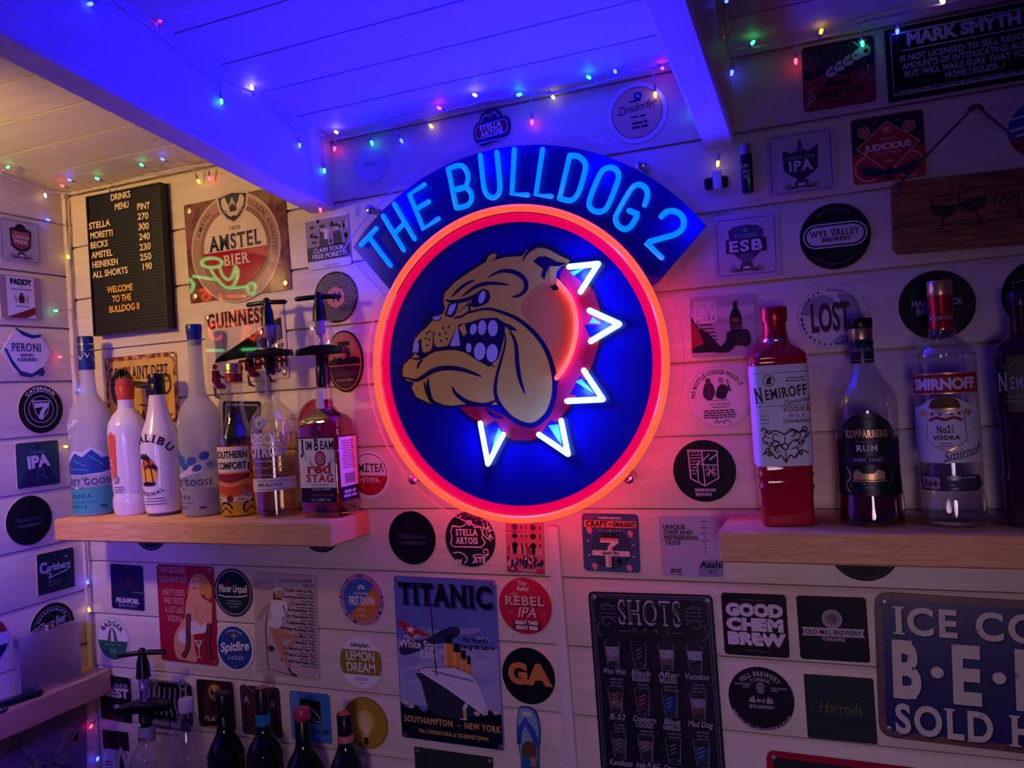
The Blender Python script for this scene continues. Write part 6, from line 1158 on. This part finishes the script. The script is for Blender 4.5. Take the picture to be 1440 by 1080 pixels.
a.ring(-16, 200, 7, 8, k_, 2); a.poly([(-20, 196), (-18, 203), (-14, 206), (-11, 202), (-14, 200), (-12, 195)], k_, 2); a.fine(18, 202, 30, 2, 4, k_, 2, 1.4); a.text('N', -29, 171, 19, k_, 3, w=11, b=.06, serif=1, rot=6); a.text('EMIROFF', 6, 177, 13, k_, 3, w=56, b=.05, serif=1, rot=6); a.text('Flavoured', 18, 168, 7, k_, 3, w=34, sl=.4, b=.0, rot=8); a.text('VODKA', 18, 157, 6, '#7a2436', 3, w=36, tr=.15, serif=1, b=.04); a.text('WILD', 18, 149, 4, k_, 3, w=22, tr=.3, serif=1); a.text('CRANBERRY', 17, 142, 4, k_, 3, w=36, serif=1, b=.03); a.fine(-24, 152, 14, 3, 5, '#5a5268', 3, 1)
rd = random.Random(13)
for s in (-1, 1):
    for j in range(9):
        x, y = rd.uniform(4, 26), rd.uniform(92, 126); a.line([(s*x, y), (s*(x+6), y+6), (s*(x+3), y+12), (s*(x-4), y+9)], 1.6, k_, 3, smooth=4, taper=True)
    a.line([(0, 126), (s*12, 132), (s*20, 128), (s*26, 136), (s*30, 132)], 2, k_, 3, smooth=4); a.line([(0, 88), (s*6, 98), (s*12, 94), (s*20, 104), (s*30, 100)], 2, k_, 3, smooth=4); a.line([(s*4, 110), (s*12, 118), (s*22, 112)], 1.6, k_, 3, smooth=4); a.disc(s*20, 100, 3, '#7a3c40', 4); a.disc(s*24, 116, 2.4, '#7a3c40', 4)
a.disc(0, 110, 5, k_, 3); a.disc(0, 110, 3, LBL, 4); a.line([(0, 88), (0, 124)], 1.4, k_, 3)
mb.build('label', RD, smooth=40)
# round-shouldered dark fruit bottle
b = Bottle('round_bottle', 'round-shouldered clear bottle with a black arched label and black cap, second on the shelf', 1227, 738, [(45, 0), (48, 3), (49, 14), (47, 40), (45, 70), (45, 110), (46.5, 150), (46.5, 166), (44, 180), (37, 194), (26, 208), (19, 220), (17, 232), (16.8, 286)], ZR, turn=-2, yb=-.052)
P = b.smooth(4); b.part('body', b.sub(0, 262, 0, P), CLEAR, 48); b.part('liquid', [(max(.001, r-.0025), h) for r, h in b.sub(3, 96, 0, P)], liquid('liquid_berry', (.30, .03, .07)))
b.cyl('neck_band', [(17.4, 225), (17.6, 226), (17.6, 257), (17.3, 258)], mat('band_purple', '#2a1c4c', .3)); b.cyl('gold_ring', [(17.2, 258), (17.4, 259), (17.4, 273), (17, 274)], mat('gold_worn', (.55, .40, .24), .35, 1.)); b.cyl('cap', [(17.6, 274), (18.2, 275), (18.2, 286), (17, 288)], BLACKP)
mb = MB(); a = curved(mb, b.S, lambda z: 17.6*b.S*b.c, 0, 3.); a.text('DARK FRUIT', 4, 241, 5, '#8d86a8', 2, w=40, serif=1); a.rect(-26, 229, 30, 230, '#b98a5c', 2); a.rect(-26, 252, 30, 253, '#0d0b16', 2); mb.build('band_print', b.o, smooth=0)
mb = MB(); a = b.art(mb, P); D_ = mat('label_black', '#0e0d16', .4); GD = mat('label_gold', (.72, .48, .22), .35, .6)
a.poly([(-52, 44), (-52, 118), (-46, 124), (-40, 120), (-32, 142), (-16, 154), (0, 157), (16, 154), (32, 142), (40, 120), (46, 124), (52, 118), (52, 44)], D_, 1)
a.ring(0, 112, 36, 38, '#3a3848', 2, 20, 160); a.text('KOPPARBERG', 0, 124, 9, GD, 3, w=56, b=.06, serif=1); a.fine(0, 134, 34, 1, 3, '#6a6878', 3, 1.4); a.fine(0, 117, 44, 1, 3, '#6a6878', 3, 1.6); a.text('RUM', 0, 105, 8, '#d6d2de', 3, w=28, serif=1, b=.03); a.poly([(-48, 98), (48, 98), (44, 86), (-44, 86)], '#2c1c44', 2); a.text('DARK FRUIT', 0, 91, 4, '#b3a9c4', 3, w=38, serif=1)
for s in (-1, 1):
    for j in range(7): a.disc(s*(40-j*1.4), 116+j*5-(j*j*.3), 4.5, '#4a4c58', 3, 1.5, s*55, 8)
    for j in range(6): a.line([(s*(22+j*3), 54+j*5), (s*(30+j*2), 66+j*4), (s*(26+j*3), 74+j*2)], 1.4, '#4a4858', 3, smooth=3)
a.poly([(-20, 66), (-20, 76), (-14, 80), (-8, 74), (6, 74), (12, 80), (20, 76), (20, 66)], GD, 3); a.line([(-22, 64), (22, 64)], 1.2, GD, 3); a.line([(-30, 84), (-24, 70), (-32, 58), (-26, 48)], 1.6, GD, 3, smooth=4); a.text('37.5%', 0, 54, 3.4, '#b3a9c4', 3); a.fine(0, 60, 26, 1, 3, '#8d8698', 3, 1.4); mb.build('label', b.o, smooth=0)
# clear crowned-label bottle
b = Bottle('clear_bottle', 'big clear bottle with a red banner and a crowned white label, third on the shelf', 1342, 739, [(44, 0), (47, 3), (48.5, 14), (48, 40), (45, 54), (45, 60), (46.5, 70), (46.5, 224), (45, 236), (38, 250), (25, 262), (20, 268), (20, 276), (18.5, 278), (17.5, 300), (18.4, 338)], ZR, turn=-10, yb=-.054)
P = b.smooth(4); b.part('body', b.sub(0, 274, 0, P), CLEAR, 48); b.part('liquid', [(max(.001, r-.0025), h) for r, h in b.sub(4, 60, 0, P)], liquid('liquid_clear', (.85, .82, .92)))
b.cyl('neck_sleeve', [(19.6, 273), (20, 276), (18, 284), (17.6, 300), (18.2, 321)], FOIL); b.cyl('cap', [(18.4, 321), (18.8, 322), (18.8, 330), (18.4, 334), (18.6, 340), (17.4, 342.5)], mat('gold_cap', (.70, .46, .20), .3, .8))
mb = MB(); a = b.art(mb, P); Rr = '#a31c30'
a.rect(-50, 184, 50, 213, GD, 1); a.rect(-50, 186, 50, 211, Rr, 2); a.text('SMIRNOFF', 0, 191, 14, '#ded6e2', 3, w=86, b=.08); a.text('.', 44, 191, 14, '#ded6e2', 3)
a.poly([(-52, 90), (-52, 164), (-30, 170), (-16, 178), (0, 181), (16, 178), (30, 170), (52, 164), (52, 90)], LBL, 1); a.poly([(-24, 160), (24, 160), (26, 120), (16, 112), (0, 104), (-16, 112), (-26, 120)], GD, 2); a.poly([(-22, 158), (22, 158), (24, 121), (15, 114), (0, 107), (-15, 114), (-24, 121)], LBL, 3)
a.poly([(-16, 163), (-18, 172), (-12, 178), (0, 181), (12, 178), (18, 172), (16, 163)], '#6a4424', 4, 2); a.rect(-16, 162, 16, 165, GD, 5); a.poly([(-36, 160), (-24, 164), (-24, 158), (-30, 152)], GD, 3); a.poly([(36, 160), (24, 164), (24, 158), (30, 152)], GD, 3); a.line([(-20, 148), (-10, 152), (0, 149), (10, 152), (20, 148)], 4, Rr, 5, smooth=3)
for x in (-16, -6, 8, 17): a.disc(x, 157, 2, '#3a4476', 5, n=8)
a.text('No21', 0, 131, 10, '#1c1828', 5, w=22, b=.04, serif=1); a.text('VODKA', 0, 122, 5.4, '#1c1828', 5, w=32, b=.07, tr=.1); a.fine(0, 116, 20, 2, 3.4, '#5a5468', 5, 1.2); a.text('Smirnoff', 20, 97, 13, '#2c2436', 5, w=52, b=-.01, sl=.45, rot=14); a.line([(-4, 94), (20, 97), (44, 104)], .8, '#2c2436', 5)
for x in (-40, 42): a.ring(x, 140, 6, 6.6, '#9a92ac', 2); a.ring(x, 140, 10, 10.6, '#aaa2bc', 2); a.line([(x-3, 134), (x+1, 146)], 1, '#7a728c', 3)
a.rr(0, 62, 90, 22, 8, mat('label_steel', '#5c5668', .3, .7), 1); a.rr(-26, 62, 30, 16, 3, '#a39bb0', 2); a.text('1864', -27, 57, 9, '#7a1c2c', 4, w=26, b=.06, serif=1); a.fine(16, 69, 50, 1, 3, '#c9c2d4', 3, 1.2); a.rect(-8, 56, 40, 66, '#474254', 2)
mb.build('label', b.o, smooth=0)
mb = MB(); a = curved(mb, b.S, lambda z: float(np.interp(z, [q*b.S for q in (273, 276, 284, 300, 321)], [q*b.S*b.c for q in (19.6, 20, 18, 17.6, 18.2)])), 0, 3.); a.text('IMPORTED', 0, 287, 4.4, '#c9a0b4', 2, w=34, b=.03); mb.build('sleeve_print', b.o, smooth=0)
# dark bottle half out of the frame
p, S, cs = spot(1453, 740, -.05); DB = thing('dark_bottle', 'dark square-shouldered bottle with a black label, half cut by the photo edge', 'bottle', (p[0], p[1]-.002, ZR), (0, 0, math.radians(-8))); hz = lambda h: h*S; A_ = 40*S*cs
mb = MB(); mb.loft([(hz(h), A_*f, A_*f, r) for h, f, r in ((0, .92, .012), (4, .97, .012), (60, .97, .012), (66, 1.02, .012), (72, .97, .012), (240, .99, .012), (246, 1., .012), (254, .9, .018), (262, .6, .03), (268, .42, .03))], mat('plum_glass', (.035, .008, .03), .05, coat=.4), 48); mb.build('body', DB)
mb = MB(); mb.lathe([(17*S*cs, hz(266)), (15.5*S*cs, hz(280)), (16*S*cs, hz(306))], mat('plum_foil', (.05, .012, .035), .3, .5), 28); mb.build('neck_foil', DB)
mb = MB(); mb.lathe([(17.5*S*cs, hz(305)), (18.4*S*cs, hz(307)), (18.4*S*cs, hz(326)), (17.4*S*cs, hz(328))], mat('plum_cap', (.06, .02, .07), .3, .4), 28); mb.build('cap', DB)
mb = MB(); mb.loft([(hz(160), A_*1.0+.0006, A_*1.0+.0006, .0125), (hz(238), A_*1.0+.0006, A_*1.0+.0006, .0125)], D_, 48, cap=False); a = Art(mb, lambda x, y, L: (x*S, -A_-.0010-L*.0002, y*S)); a.text('N', -26, 190, 24, '#a39bb4', 3, w=12, b=.02, serif=1); a.text('EMIROFF', 7, 192, 16, '#a39bb4', 3, w=50, b=.02, serif=1); a.ring(-12, 222, 5, 6, '#7a7288', 3); a.text('18', -24, 220, 4, '#7a7288', 3); a.fine(-8, 180, 40, 2, 6, '#7a7288', 3, 2); mb.build('label', DB)
# ---- bottles standing low in front of the wall
G4 = 'dark wine bottles along the bottom of the photo'
def wine(px, py, label, top, sh, rn, rb, extra, yb=-.062):
    """py: pixel row of its top; sh: row where the shoulder is full"""
    p, S, cs = spot(px, py, yb); zt = p[2]; zb = .7002; s = zt-zb; h = lambda y: zt-(y-py)*S
    o = thing('wine_bottle', label, 'bottle', (p[0], yb, zb), (0, 0, 0), G4); rN, rB = rn*S*cs, rb*S*cs; z = lambda y: h(y)-zb
    sh2 = sh+26; prof = crs([(rB*.93, 0), (rB, .006), (rB, z(sh2)*.5), (rB, z(sh2)), (rB*.97, z(sh2-8)), (rB*.8, z(sh2-20)), (rN*1.35, z(sh2-34)), (rN*1.02, z(sh2-48)), (rN, z(py+10)), (rN, z(py))], 4)
    prof = [(r, min(zz, z(py))) for r, zz in prof]
    mb = MB(); mb.lathe(prof, WINE, 40); mb.build('body', o)
    mb = MB(); mb.lathe([(rB*.98, 0.05), (rB+.0004, .052), (rB+.0004, z(sh2+24)), (rB*.98, z(sh2+24)-.0003)], mat('wine_label', '#b9b2b4', .6), 40); mb.build('label', o)
    extra(o, S*cs, rN, z); return o
def ex1(o, s, r, z):
    mb = MB(); mb.lathe([(r*1.03, z(1032)), (r*1.05, z(1030)), (r*1.05, z(1006)), (r*1.0, z(1005)), (r*1.06, z(1004)), (r*1.06, z(976)), (r*.95, z(973.5))], BLACKP, 28); mb.build('capsule', o)
wine(313, 974, 'dark wine bottle with a plain black screw cap, first of the four', 974, 1040, 11, 29, ex1)
def ex2(o, s, r, z):
    mb = MB(); mb.lathe([(r*1.04, z(1002)), (r*1.06, z(1000)), (r*1.06, z(969)), (r*.95, z(967))], mat('capsule_dark', '#151019', .3), 28); mb.build('capsule', o)
    mb = MB(); mb.lathe([(r*.9, z(967)), (r*.9, z(966)-.0), (r*.5, z(965.6))], mat('copper', (.60, .26, .14), .35, .7), 28); mb.build('copper_top', o)
    mb = MB(); mb.lathe([(r*1.06, z(1019)), (r*1.2, z(1018)), (r*1.2, z(1004)), (r*1.06, z(1003))], mat('teal_band', '#17808c', .4), 28); mb.build('neck_band', o)
wine(367, 967, 'dark wine bottle with a copper top and a teal neck band', 967, 1040, 9.6, 28, ex2)
def ex3(o, s, r, z):
    PK = mat('pink_wax', '#b3204c', .35); mb = MB(); mb.lathe([(r*1.0, z(1011)), (r*1.12, z(1009)), (r*1.12, z(999)), (r*1.02, z(996)), (r*.2, z(995.6))], PK, 28); mb.build('pink_cap', o)
    mb = MB(); mb.lathe([(r*1.02, z(1050)), (r*1.03, z(1048)), (r*1.03, z(1012)), (r*.98, z(1011))], BLACKP, 28); mb.build('capsule', o)
wine(424, 997, 'dark wine bottle with a bright pink top', 997, 1062, 11.4, 30, ex3)
def ex4(o, s, r, z):
    mb = MB(); mb.lathe([(r*1.02, z(1030)), (r*1.04, z(1028)), (r*1.04, z(1010)), (r*1.0, z(1009)), (r*1.06, z(1008)), (r*1.06, z(1005)), (r*.9, z(1003))], BLACKP, 28); mb.build('capsule', o)
    mb = MB(); mb.lathe([(r*.8, z(1003)), (r*.75, z(1002.6)), (r*.2, z(1002.4))], mat('orange_seal', '#c8503c', .5), 20); mb.build('seal', o)
    mb = MB(); mb.lathe([(r*1.04, z(1042)), (r*1.12, z(1041)), (r*1.09, z(1033)), (r*1.04, z(1032))], mat('rust_band', '#b36a4c', .5), 28); mb.build('neck_band', o)
wine(484, 1003, 'dark wine bottle with an orange-brown neck band, nearest the bulb mat', 1003, 1064, 11.4, 29, ex4)
# clear plastic bottle
p, S, cs = spot(261, 982, -.06); o = thing('plastic_bottle', 'clear crinkled plastic bottle with a ribbed white cap', 'bottle', (p[0], -.06, .7002)); zt = p[2]-.7002; z = lambda y: zt-(y-982)*S; r = S*cs
mb = MB(); mb.lathe(crs([(24*r, 0), (27*r, .004), (27*r, z(1090)), (25*r, z(1080)), (27*r, z(1066)), (24*r, z(1050)), (25*r, z(1040)), (19*r, z(1018)), (12*r, z(1002)), (10.5*r, z(998))], 4), CLEAR, 20); mb.build('body', o, smooth=20)
mb = MB(); mb.lathe([(11.6*r, z(1000)), (12*r, z(999)), (12*r, z(986)), (11*r, z(982.5)), (10*r, z(982))], mat('cap_white', '#c9c2cc', .4), 30, flute=2, fd=.03); mb.build('cap', o)
# tapped bottle by the side shelf
p, S, cs = spot(206, 1024, -.066); o = thing('tapped_bottle', 'clear label-necked bottle under the lowest spirit measure', 'bottle', (p[0], -.066, .7002)); zt = p[2]-.7002; z = lambda y: zt-(y-1024)*S; r = S*cs
mb = MB(); mb.lathe(crs([(33*r, 0), (34*r, .004), (34*r, z(1110)), (33*r, z(1080)), (26*r, z(1060)), (15*r, z(1046)), (13*r, z(1030)), (12*r, z(1024))], 4), CLEAR, 40); mb.build('body', o)
mb = MB(); mb.lathe([(13.6*r, z(1041)), (14*r, z(1040)), (13.3*r, z(1022)), (12.4*r, z(1021))], mat('neck_paper', '#a39aa4', .6), 28); a = curved(mb, S, lambda q: 13.6*r, 0, 2.); a.fine(0, (z(1036))/S, 22, 1, 3, '#3a3040', 2, 2.4); mb.build('neck_label', o)
tap('black spirit measure with white plunger, lowest, beside the side-wall shelf', p[0], -.066, .7002+z(1016), S, 28, sc=1.)
# ---- hip flask and oddments on the side-wall shelf
ST2 = mat('brushed_steel', '#cfc8d0', .46, 1.)
cq = side(69, 952, XC+.034); fl = thing('hip_flask', 'brushed steel hip flask standing on the side-wall shelf', 'hip flask', (XC+.034, cq[1], 1.0161), (0, 0, math.radians(78)))
q1, q2 = side(29, 920, XC+.034), side(104, 910, XC+.034); fw_ = abs(q1[1]-q2[1])/2; fh = side(67, 884, XC+.034)[2]-1.0161
mb = MB(); N = 24; vs = []; secs = []
for i, (z, f) in enumerate(((0, .96), (.0015, 1.), (fh-.0015, 1.), (fh, .96))):
    for j in range(N+1): t = -1+2*j/N; vs.append((t*fw_*f, -.012*f-.0045*(1-t*t), z))
    for j in range(N+1): t = 1-2*j/N; vs.append((t*fw_*f, .012*f-.0045*(1-t*t)*.9+.0, z))
M_ = 2*(N+1); fs = [(i*M_+j, i*M_+(j+1) % M_, (i+1)*M_+(j+1) % M_, (i+1)*M_+j) for i in range(3) for j in range(M_)]+[tuple(range(M_))[::-1], tuple(3*M_+j for j in range(M_))]
mb.add(vs, fs, ST2); mb.build('body', fl)
mb = MB(); mb.lathe([(.0085, fh), (.0095, fh+.001), (.0095, fh+.007), (.008, fh+.0085)], STEEL, 24, (.004, 0)); mb.build('cap', fl)
mb = MB(); mb.bbox(-.026, -.003, fh, -.012, .003, fh+.004, STEEL, .0008); mb.tube([(-.019, 0, fh+.004), (-.012, 0, fh+.009), (.004, 0, fh+.0102)], .0015, STEEL, 6); mb.build('hinge', fl)
cq = side(20, 972, XC+.034); kn = thing('pen_knife', 'small dark green pocket tool with an eyelet, lying on the side-wall shelf', 'pocket tool', (XC+.045, cq[1], 1.0164), (0, 0, math.radians(76)))
mb = MB(); mb.loft([(0, .040, .0075, .007), (.0015, .042, .0085, .008), (.0105, .042, .0085, .008), (.012, .040, .0075, .007)], mat('knife_green', '#10262a', .3), 24); mb.build('handle', kn)
mb = MB(); mb.lathe([(.0048, 0), (.0048, .0008), (.0022, .0012), (.0018, .0012)], STEEL, 16); mb.build('eyelet', kn, (.033, 0, .0121))
cq = side(2, 986, XC+.055); mb = MB(); mb.lathe([(.015, 0), (.0155, .0005), (.0155, .002), (.0145, .003)], '#12101e', 28); a = Art(mb, lambda x, y, L: (x*.001, y*.001, .003+L*.0002)); a.ring(0, 0, 12, 13, W_, 1); a.ring(0, 0, 6, 7.4, W_, 1); a.line([(-4, -6), (0, 6), (4, -6)], 1.6, W_, 2)
tag(mb.build('round_token', loc=(XC+.050, cq[1]-.004, 1.0163)), 'round black token with white rings at the shelf edge', 'token')
# ---- printed sheet standing in for clear plastic below the side-wall shelf
c, w, h, r = quad((-46, 1012), (116, 962), (126, 1092), (-40, 1146), wall='side'); mb = MB(); k = w/100; H = 100*h/w
mb.prism([(x*k, z*k) for x, z in rrect(100, H, 2)], -.0002, -.0016, '#7a6a80'); a = flat(mb, k, .0016); rd = random.Random(21)
for i in range(9): a.disc(rd.uniform(-40, 40), rd.uniform(-H/2+12, H/2-12), rd.uniform(7, 12), rd.choice(['#5c6486', '#96806e', '#6a5c74', '#8a7a84']), 1+i*.05, rd.uniform(5, 9), rd.uniform(0, 90))
for y0, s_ in ((H*.28, 3), (H*.02, -3), (-H*.2, 2)):
    for i in range(40): x = -44+i*2.2; a.disc(x, y0+s_*math.sin(i*.35)*1.6+i*.12, .55, '#2a2236', 3, n=6)
for i in range(12): x, y = rd.uniform(-44, 44), rd.uniform(-H/2+6, H/2-6); a.line([(x, y), (x+rd.uniform(-16, 16), y+rd.uniform(-12, 12)), (x+rd.uniform(-22, 22), y+rd.uniform(-16, 16))], .5, '#3a3048', 3)
for i in range(11): a.disc(rd.uniform(-44, 44), rd.uniform(-H/2+6, H/2-6), 2.6, '#1a1426', 3.5, 1.7, rd.uniform(0, 90), 10)
tag(hang(mb.build('plastic_standin', smooth=0), c, 'side', r), 'pale mauve printed sheet standing in for clear plastic below the side-wall shelf', 'print')
# ================================================================ cords of coloured fairy lights
HUE = {'r': (1, .03, .06), 'g': (.03, 1, .35), 'b': (.02, .04, 1), 'y': (1, .62, .03), 'w': (1, .82, .55), 'c': (.05, .55, 1)}
WIRE = mat('clear_wire', '#dccdd0', .3, trans=.2); SOCK = mat('lamp_socket', '#9a8c9c', .35, trans=.3)
_bm = {}
def bulb(o, k, p, to):
    if k not in _bm:
        mb = MB(); mb.lathe([(.0006, .0085), (.0018, .0072), (.0023, .0048), (.0022, .0015), (.0017, 0)], glow('fairy_'+k, HUE[k], {'b': 16, 'r': 9, 'g': 6, 'y': 6, 'w': 5, 'c': 6}[k]), 10)
        s = mb.build('bulb'); mb = MB(); mb.lathe([(.0019, .0005), (.0021, 0), (.0021, -.007), (.0012, -.010)], SOCK, 8); c = mb.build('socket', s); _bm[k] = (s, c, [True])
    s, c, first = _bm[k]
    if first[0]: first[0] = False; b = s
    else:
        b = s.copy(); COL.objects.link(b); d = c.copy(); COL.objects.link(d); d.parent = b
    b.parent = o; b.location = Vector(p)-o.location; v = Vector(p)-Vector(to)
    if v.length < 1e-4: v = Vector((0, 0, -1))
    b.rotation_euler = v.to_track_quat('Z', 'Y').to_euler(); return b
def cord(label, path, bulbs, at, wire_off=None, wr=.0013):
    """path: pixels of the main wire; bulbs: (x, y, hue, wire pixel it hangs from)"""
    P = [at(*q) for q in path]; mid = sum(P)/len(P)
    o = thing('fairy_light_cord', label, 'fairy lights', tuple(mid), group='cords of coloured fairy lights')
    sm_ = crs([tuple(p-mid) for p in P], 6); mb = MB(); mb.tube(sm_, wr, WIRE, 6); rd = random.Random(len(bulbs))
    mb.tube([(x+.0016*math.cos(i*.9), y+.0012*math.sin(i*.9), z+.0018*math.sin(i*.9)) for i, (x, y, z) in enumerate(sm_)], wr*.8, WIRE, 6)
    W = np.array(sm_)
    leads = []
    for x, y, k in bulbs:
        p = at(x, y); q = p-mid; j = int(np.argmin(((W-q)**2).sum(1))); a = W[j]
        d = q-a; L = np.linalg.norm(d)
        if L > .004: leads.append([tuple(a), tuple(a+d*.5+np.array([0, -.002, .001])), tuple(q-d/L*.009 if L > .012 else q)])
        bulb(o, k, p, a+mid if L > .002 else p+np.array([0, 0, .01]))
    for l in leads: mb.tube(l, wr*.75, WIRE, 5)
    mb.build('wire', o); return o
def nearest(x, y, w):
    q = ceil_at(x, y, .010); return q if np.linalg.norm(q-CAM) < np.linalg.norm(w-CAM) else w
on_back = lambda x, y: nearest(x, y, back(x, y, -.012))
def near_corner(x, y): return nearest(x, y, back(x, y, -.012) if x > 100 else side(x, y, XC+.012))
cord('fairy lights along the ceiling edge above the drinks board', [(0, 244), (30, 256), (62, 268), (100, 272), (120, 268), (150, 262), (165, 258), (200, 248), (240, 239), (270, 233), (296, 231)], [(10, 236, 'g'), (63, 272, 'w'), (90, 262, 'r'), (100, 254, 'b'), (139, 252, 'g'), (155, 272, 'r'), (201, 233, 'g'), (231, 225, 'b'), (278, 252, 'y'), (294, 248, 'r')], near_corner)
cord('fairy lights hanging down the room corner past the shelf', [(96, 282), (97, 312), (98, 366), (101, 436), (104, 502), (108, 552), (112, 628), (118, 700), (124, 780), (127, 850), (130, 940), (136, 1010), (140, 1078)], [(70, 310, 'b'), (97, 364, 'y'), (81, 437, 'g'), (87, 502, 'r'), (110, 550, 'b'), (95, 628, 'y'), (124, 821, 'b'), (126, 860, 'y'), (130, 1019, 'r'), (138, 1064, 'b')], lambda x, y: side(x, y, XC+.013))
cord('fairy lights along the top edge of the big rafter', [(160, 0), (190, 22), (225, 48), (260, 78), (300, 108), (318, 118), (350, 128), (385, 152), (418, 178), (440, 184), (465, 196)], [(130, 5, 'b'), (225, 31, 'r'), (311, 139, 'c'), (355, 127, 'w'), (421, 201, 'b'), (456, 237, 'c'), (450, 292, 'r')], lambda x, y: side(x, y, -.824))
cord('fairy lights along the ceiling joint above the arch', [(468, 197), (510, 187), (560, 172), (600, 162), (640, 152), (690, 140), (740, 133), (790, 128), (840, 116), (900, 100), (948, 88)], [(475, 187, 'w'), (471, 206, 'r'), (522, 198, 'g'), (563, 195, 'b'), (604, 175, 'y'), (620, 153, 'r'), (670, 135, 'w'), (727, 134, 'g'), (748, 168, 'r'), (776, 134, 'w'), (830, 110, 'g'), (866, 102, 'b'), (929, 94, 'r'), (921, 129, 'y'), (971, 152, 'c')], on_back)
cord('fairy lights along the top of the wall above the black plate', [(1020, -4), (1022, 30), (1026, 66), (1060, 66), (1110, 58), (1160, 52), (1200, 36), (1212, 32), (1262, 20), (1330, 4), (1400, -12)], [(1021, 3, 'b'), (1018, 52, 'r'), (1057, 62, 'g'), (1030, 98, 'b'), (1119, 82, 'r'), (1154, 47, 'y'), (1212, 57, 'g'), (1262, 40, 'b'), (1328, 3, 'w'), (1010, 226, 'y')], lambda x, y: nearest(x, y, back(x, y, -.016)))

# ================================================================ the small neon on the side wall, mirrored in the glossy plates
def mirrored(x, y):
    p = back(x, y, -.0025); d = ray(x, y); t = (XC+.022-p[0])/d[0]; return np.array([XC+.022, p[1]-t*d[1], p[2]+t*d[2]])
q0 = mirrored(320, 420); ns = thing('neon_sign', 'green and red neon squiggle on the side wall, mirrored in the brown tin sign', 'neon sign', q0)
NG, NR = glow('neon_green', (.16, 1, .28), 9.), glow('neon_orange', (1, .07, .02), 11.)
def ell(cx, cy, rx, ry, n=18): return [(cx+rx*math.cos(2*math.pi*i/n), cy+ry*math.sin(2*math.pi*i/n)) for i in range(n+1)]
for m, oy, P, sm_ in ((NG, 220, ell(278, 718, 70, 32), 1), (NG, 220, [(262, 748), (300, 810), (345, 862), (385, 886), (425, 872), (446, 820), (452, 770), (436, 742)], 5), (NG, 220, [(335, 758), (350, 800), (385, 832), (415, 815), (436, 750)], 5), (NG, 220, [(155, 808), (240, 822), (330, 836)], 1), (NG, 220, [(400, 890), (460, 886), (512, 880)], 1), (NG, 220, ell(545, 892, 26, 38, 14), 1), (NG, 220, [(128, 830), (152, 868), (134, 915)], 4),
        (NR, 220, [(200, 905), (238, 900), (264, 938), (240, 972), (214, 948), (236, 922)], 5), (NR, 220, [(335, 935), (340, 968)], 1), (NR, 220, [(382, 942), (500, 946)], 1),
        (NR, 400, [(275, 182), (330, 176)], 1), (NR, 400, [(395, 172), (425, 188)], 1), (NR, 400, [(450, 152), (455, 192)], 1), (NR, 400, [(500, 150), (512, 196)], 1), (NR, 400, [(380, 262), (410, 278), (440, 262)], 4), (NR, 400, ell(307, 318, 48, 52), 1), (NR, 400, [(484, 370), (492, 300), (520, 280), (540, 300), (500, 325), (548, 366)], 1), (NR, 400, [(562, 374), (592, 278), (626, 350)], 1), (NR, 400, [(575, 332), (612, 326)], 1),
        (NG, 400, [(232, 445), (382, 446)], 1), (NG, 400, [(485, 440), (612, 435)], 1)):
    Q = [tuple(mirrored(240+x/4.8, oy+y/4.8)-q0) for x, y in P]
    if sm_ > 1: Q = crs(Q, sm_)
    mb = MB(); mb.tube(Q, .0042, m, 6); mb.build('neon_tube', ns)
mb = MB(); mb.box(-.0215, -.20, -.22, -.0175, .16, .14, mat('neon_backing', '#1a1824', .4)); mb.build('backing_board', ns)
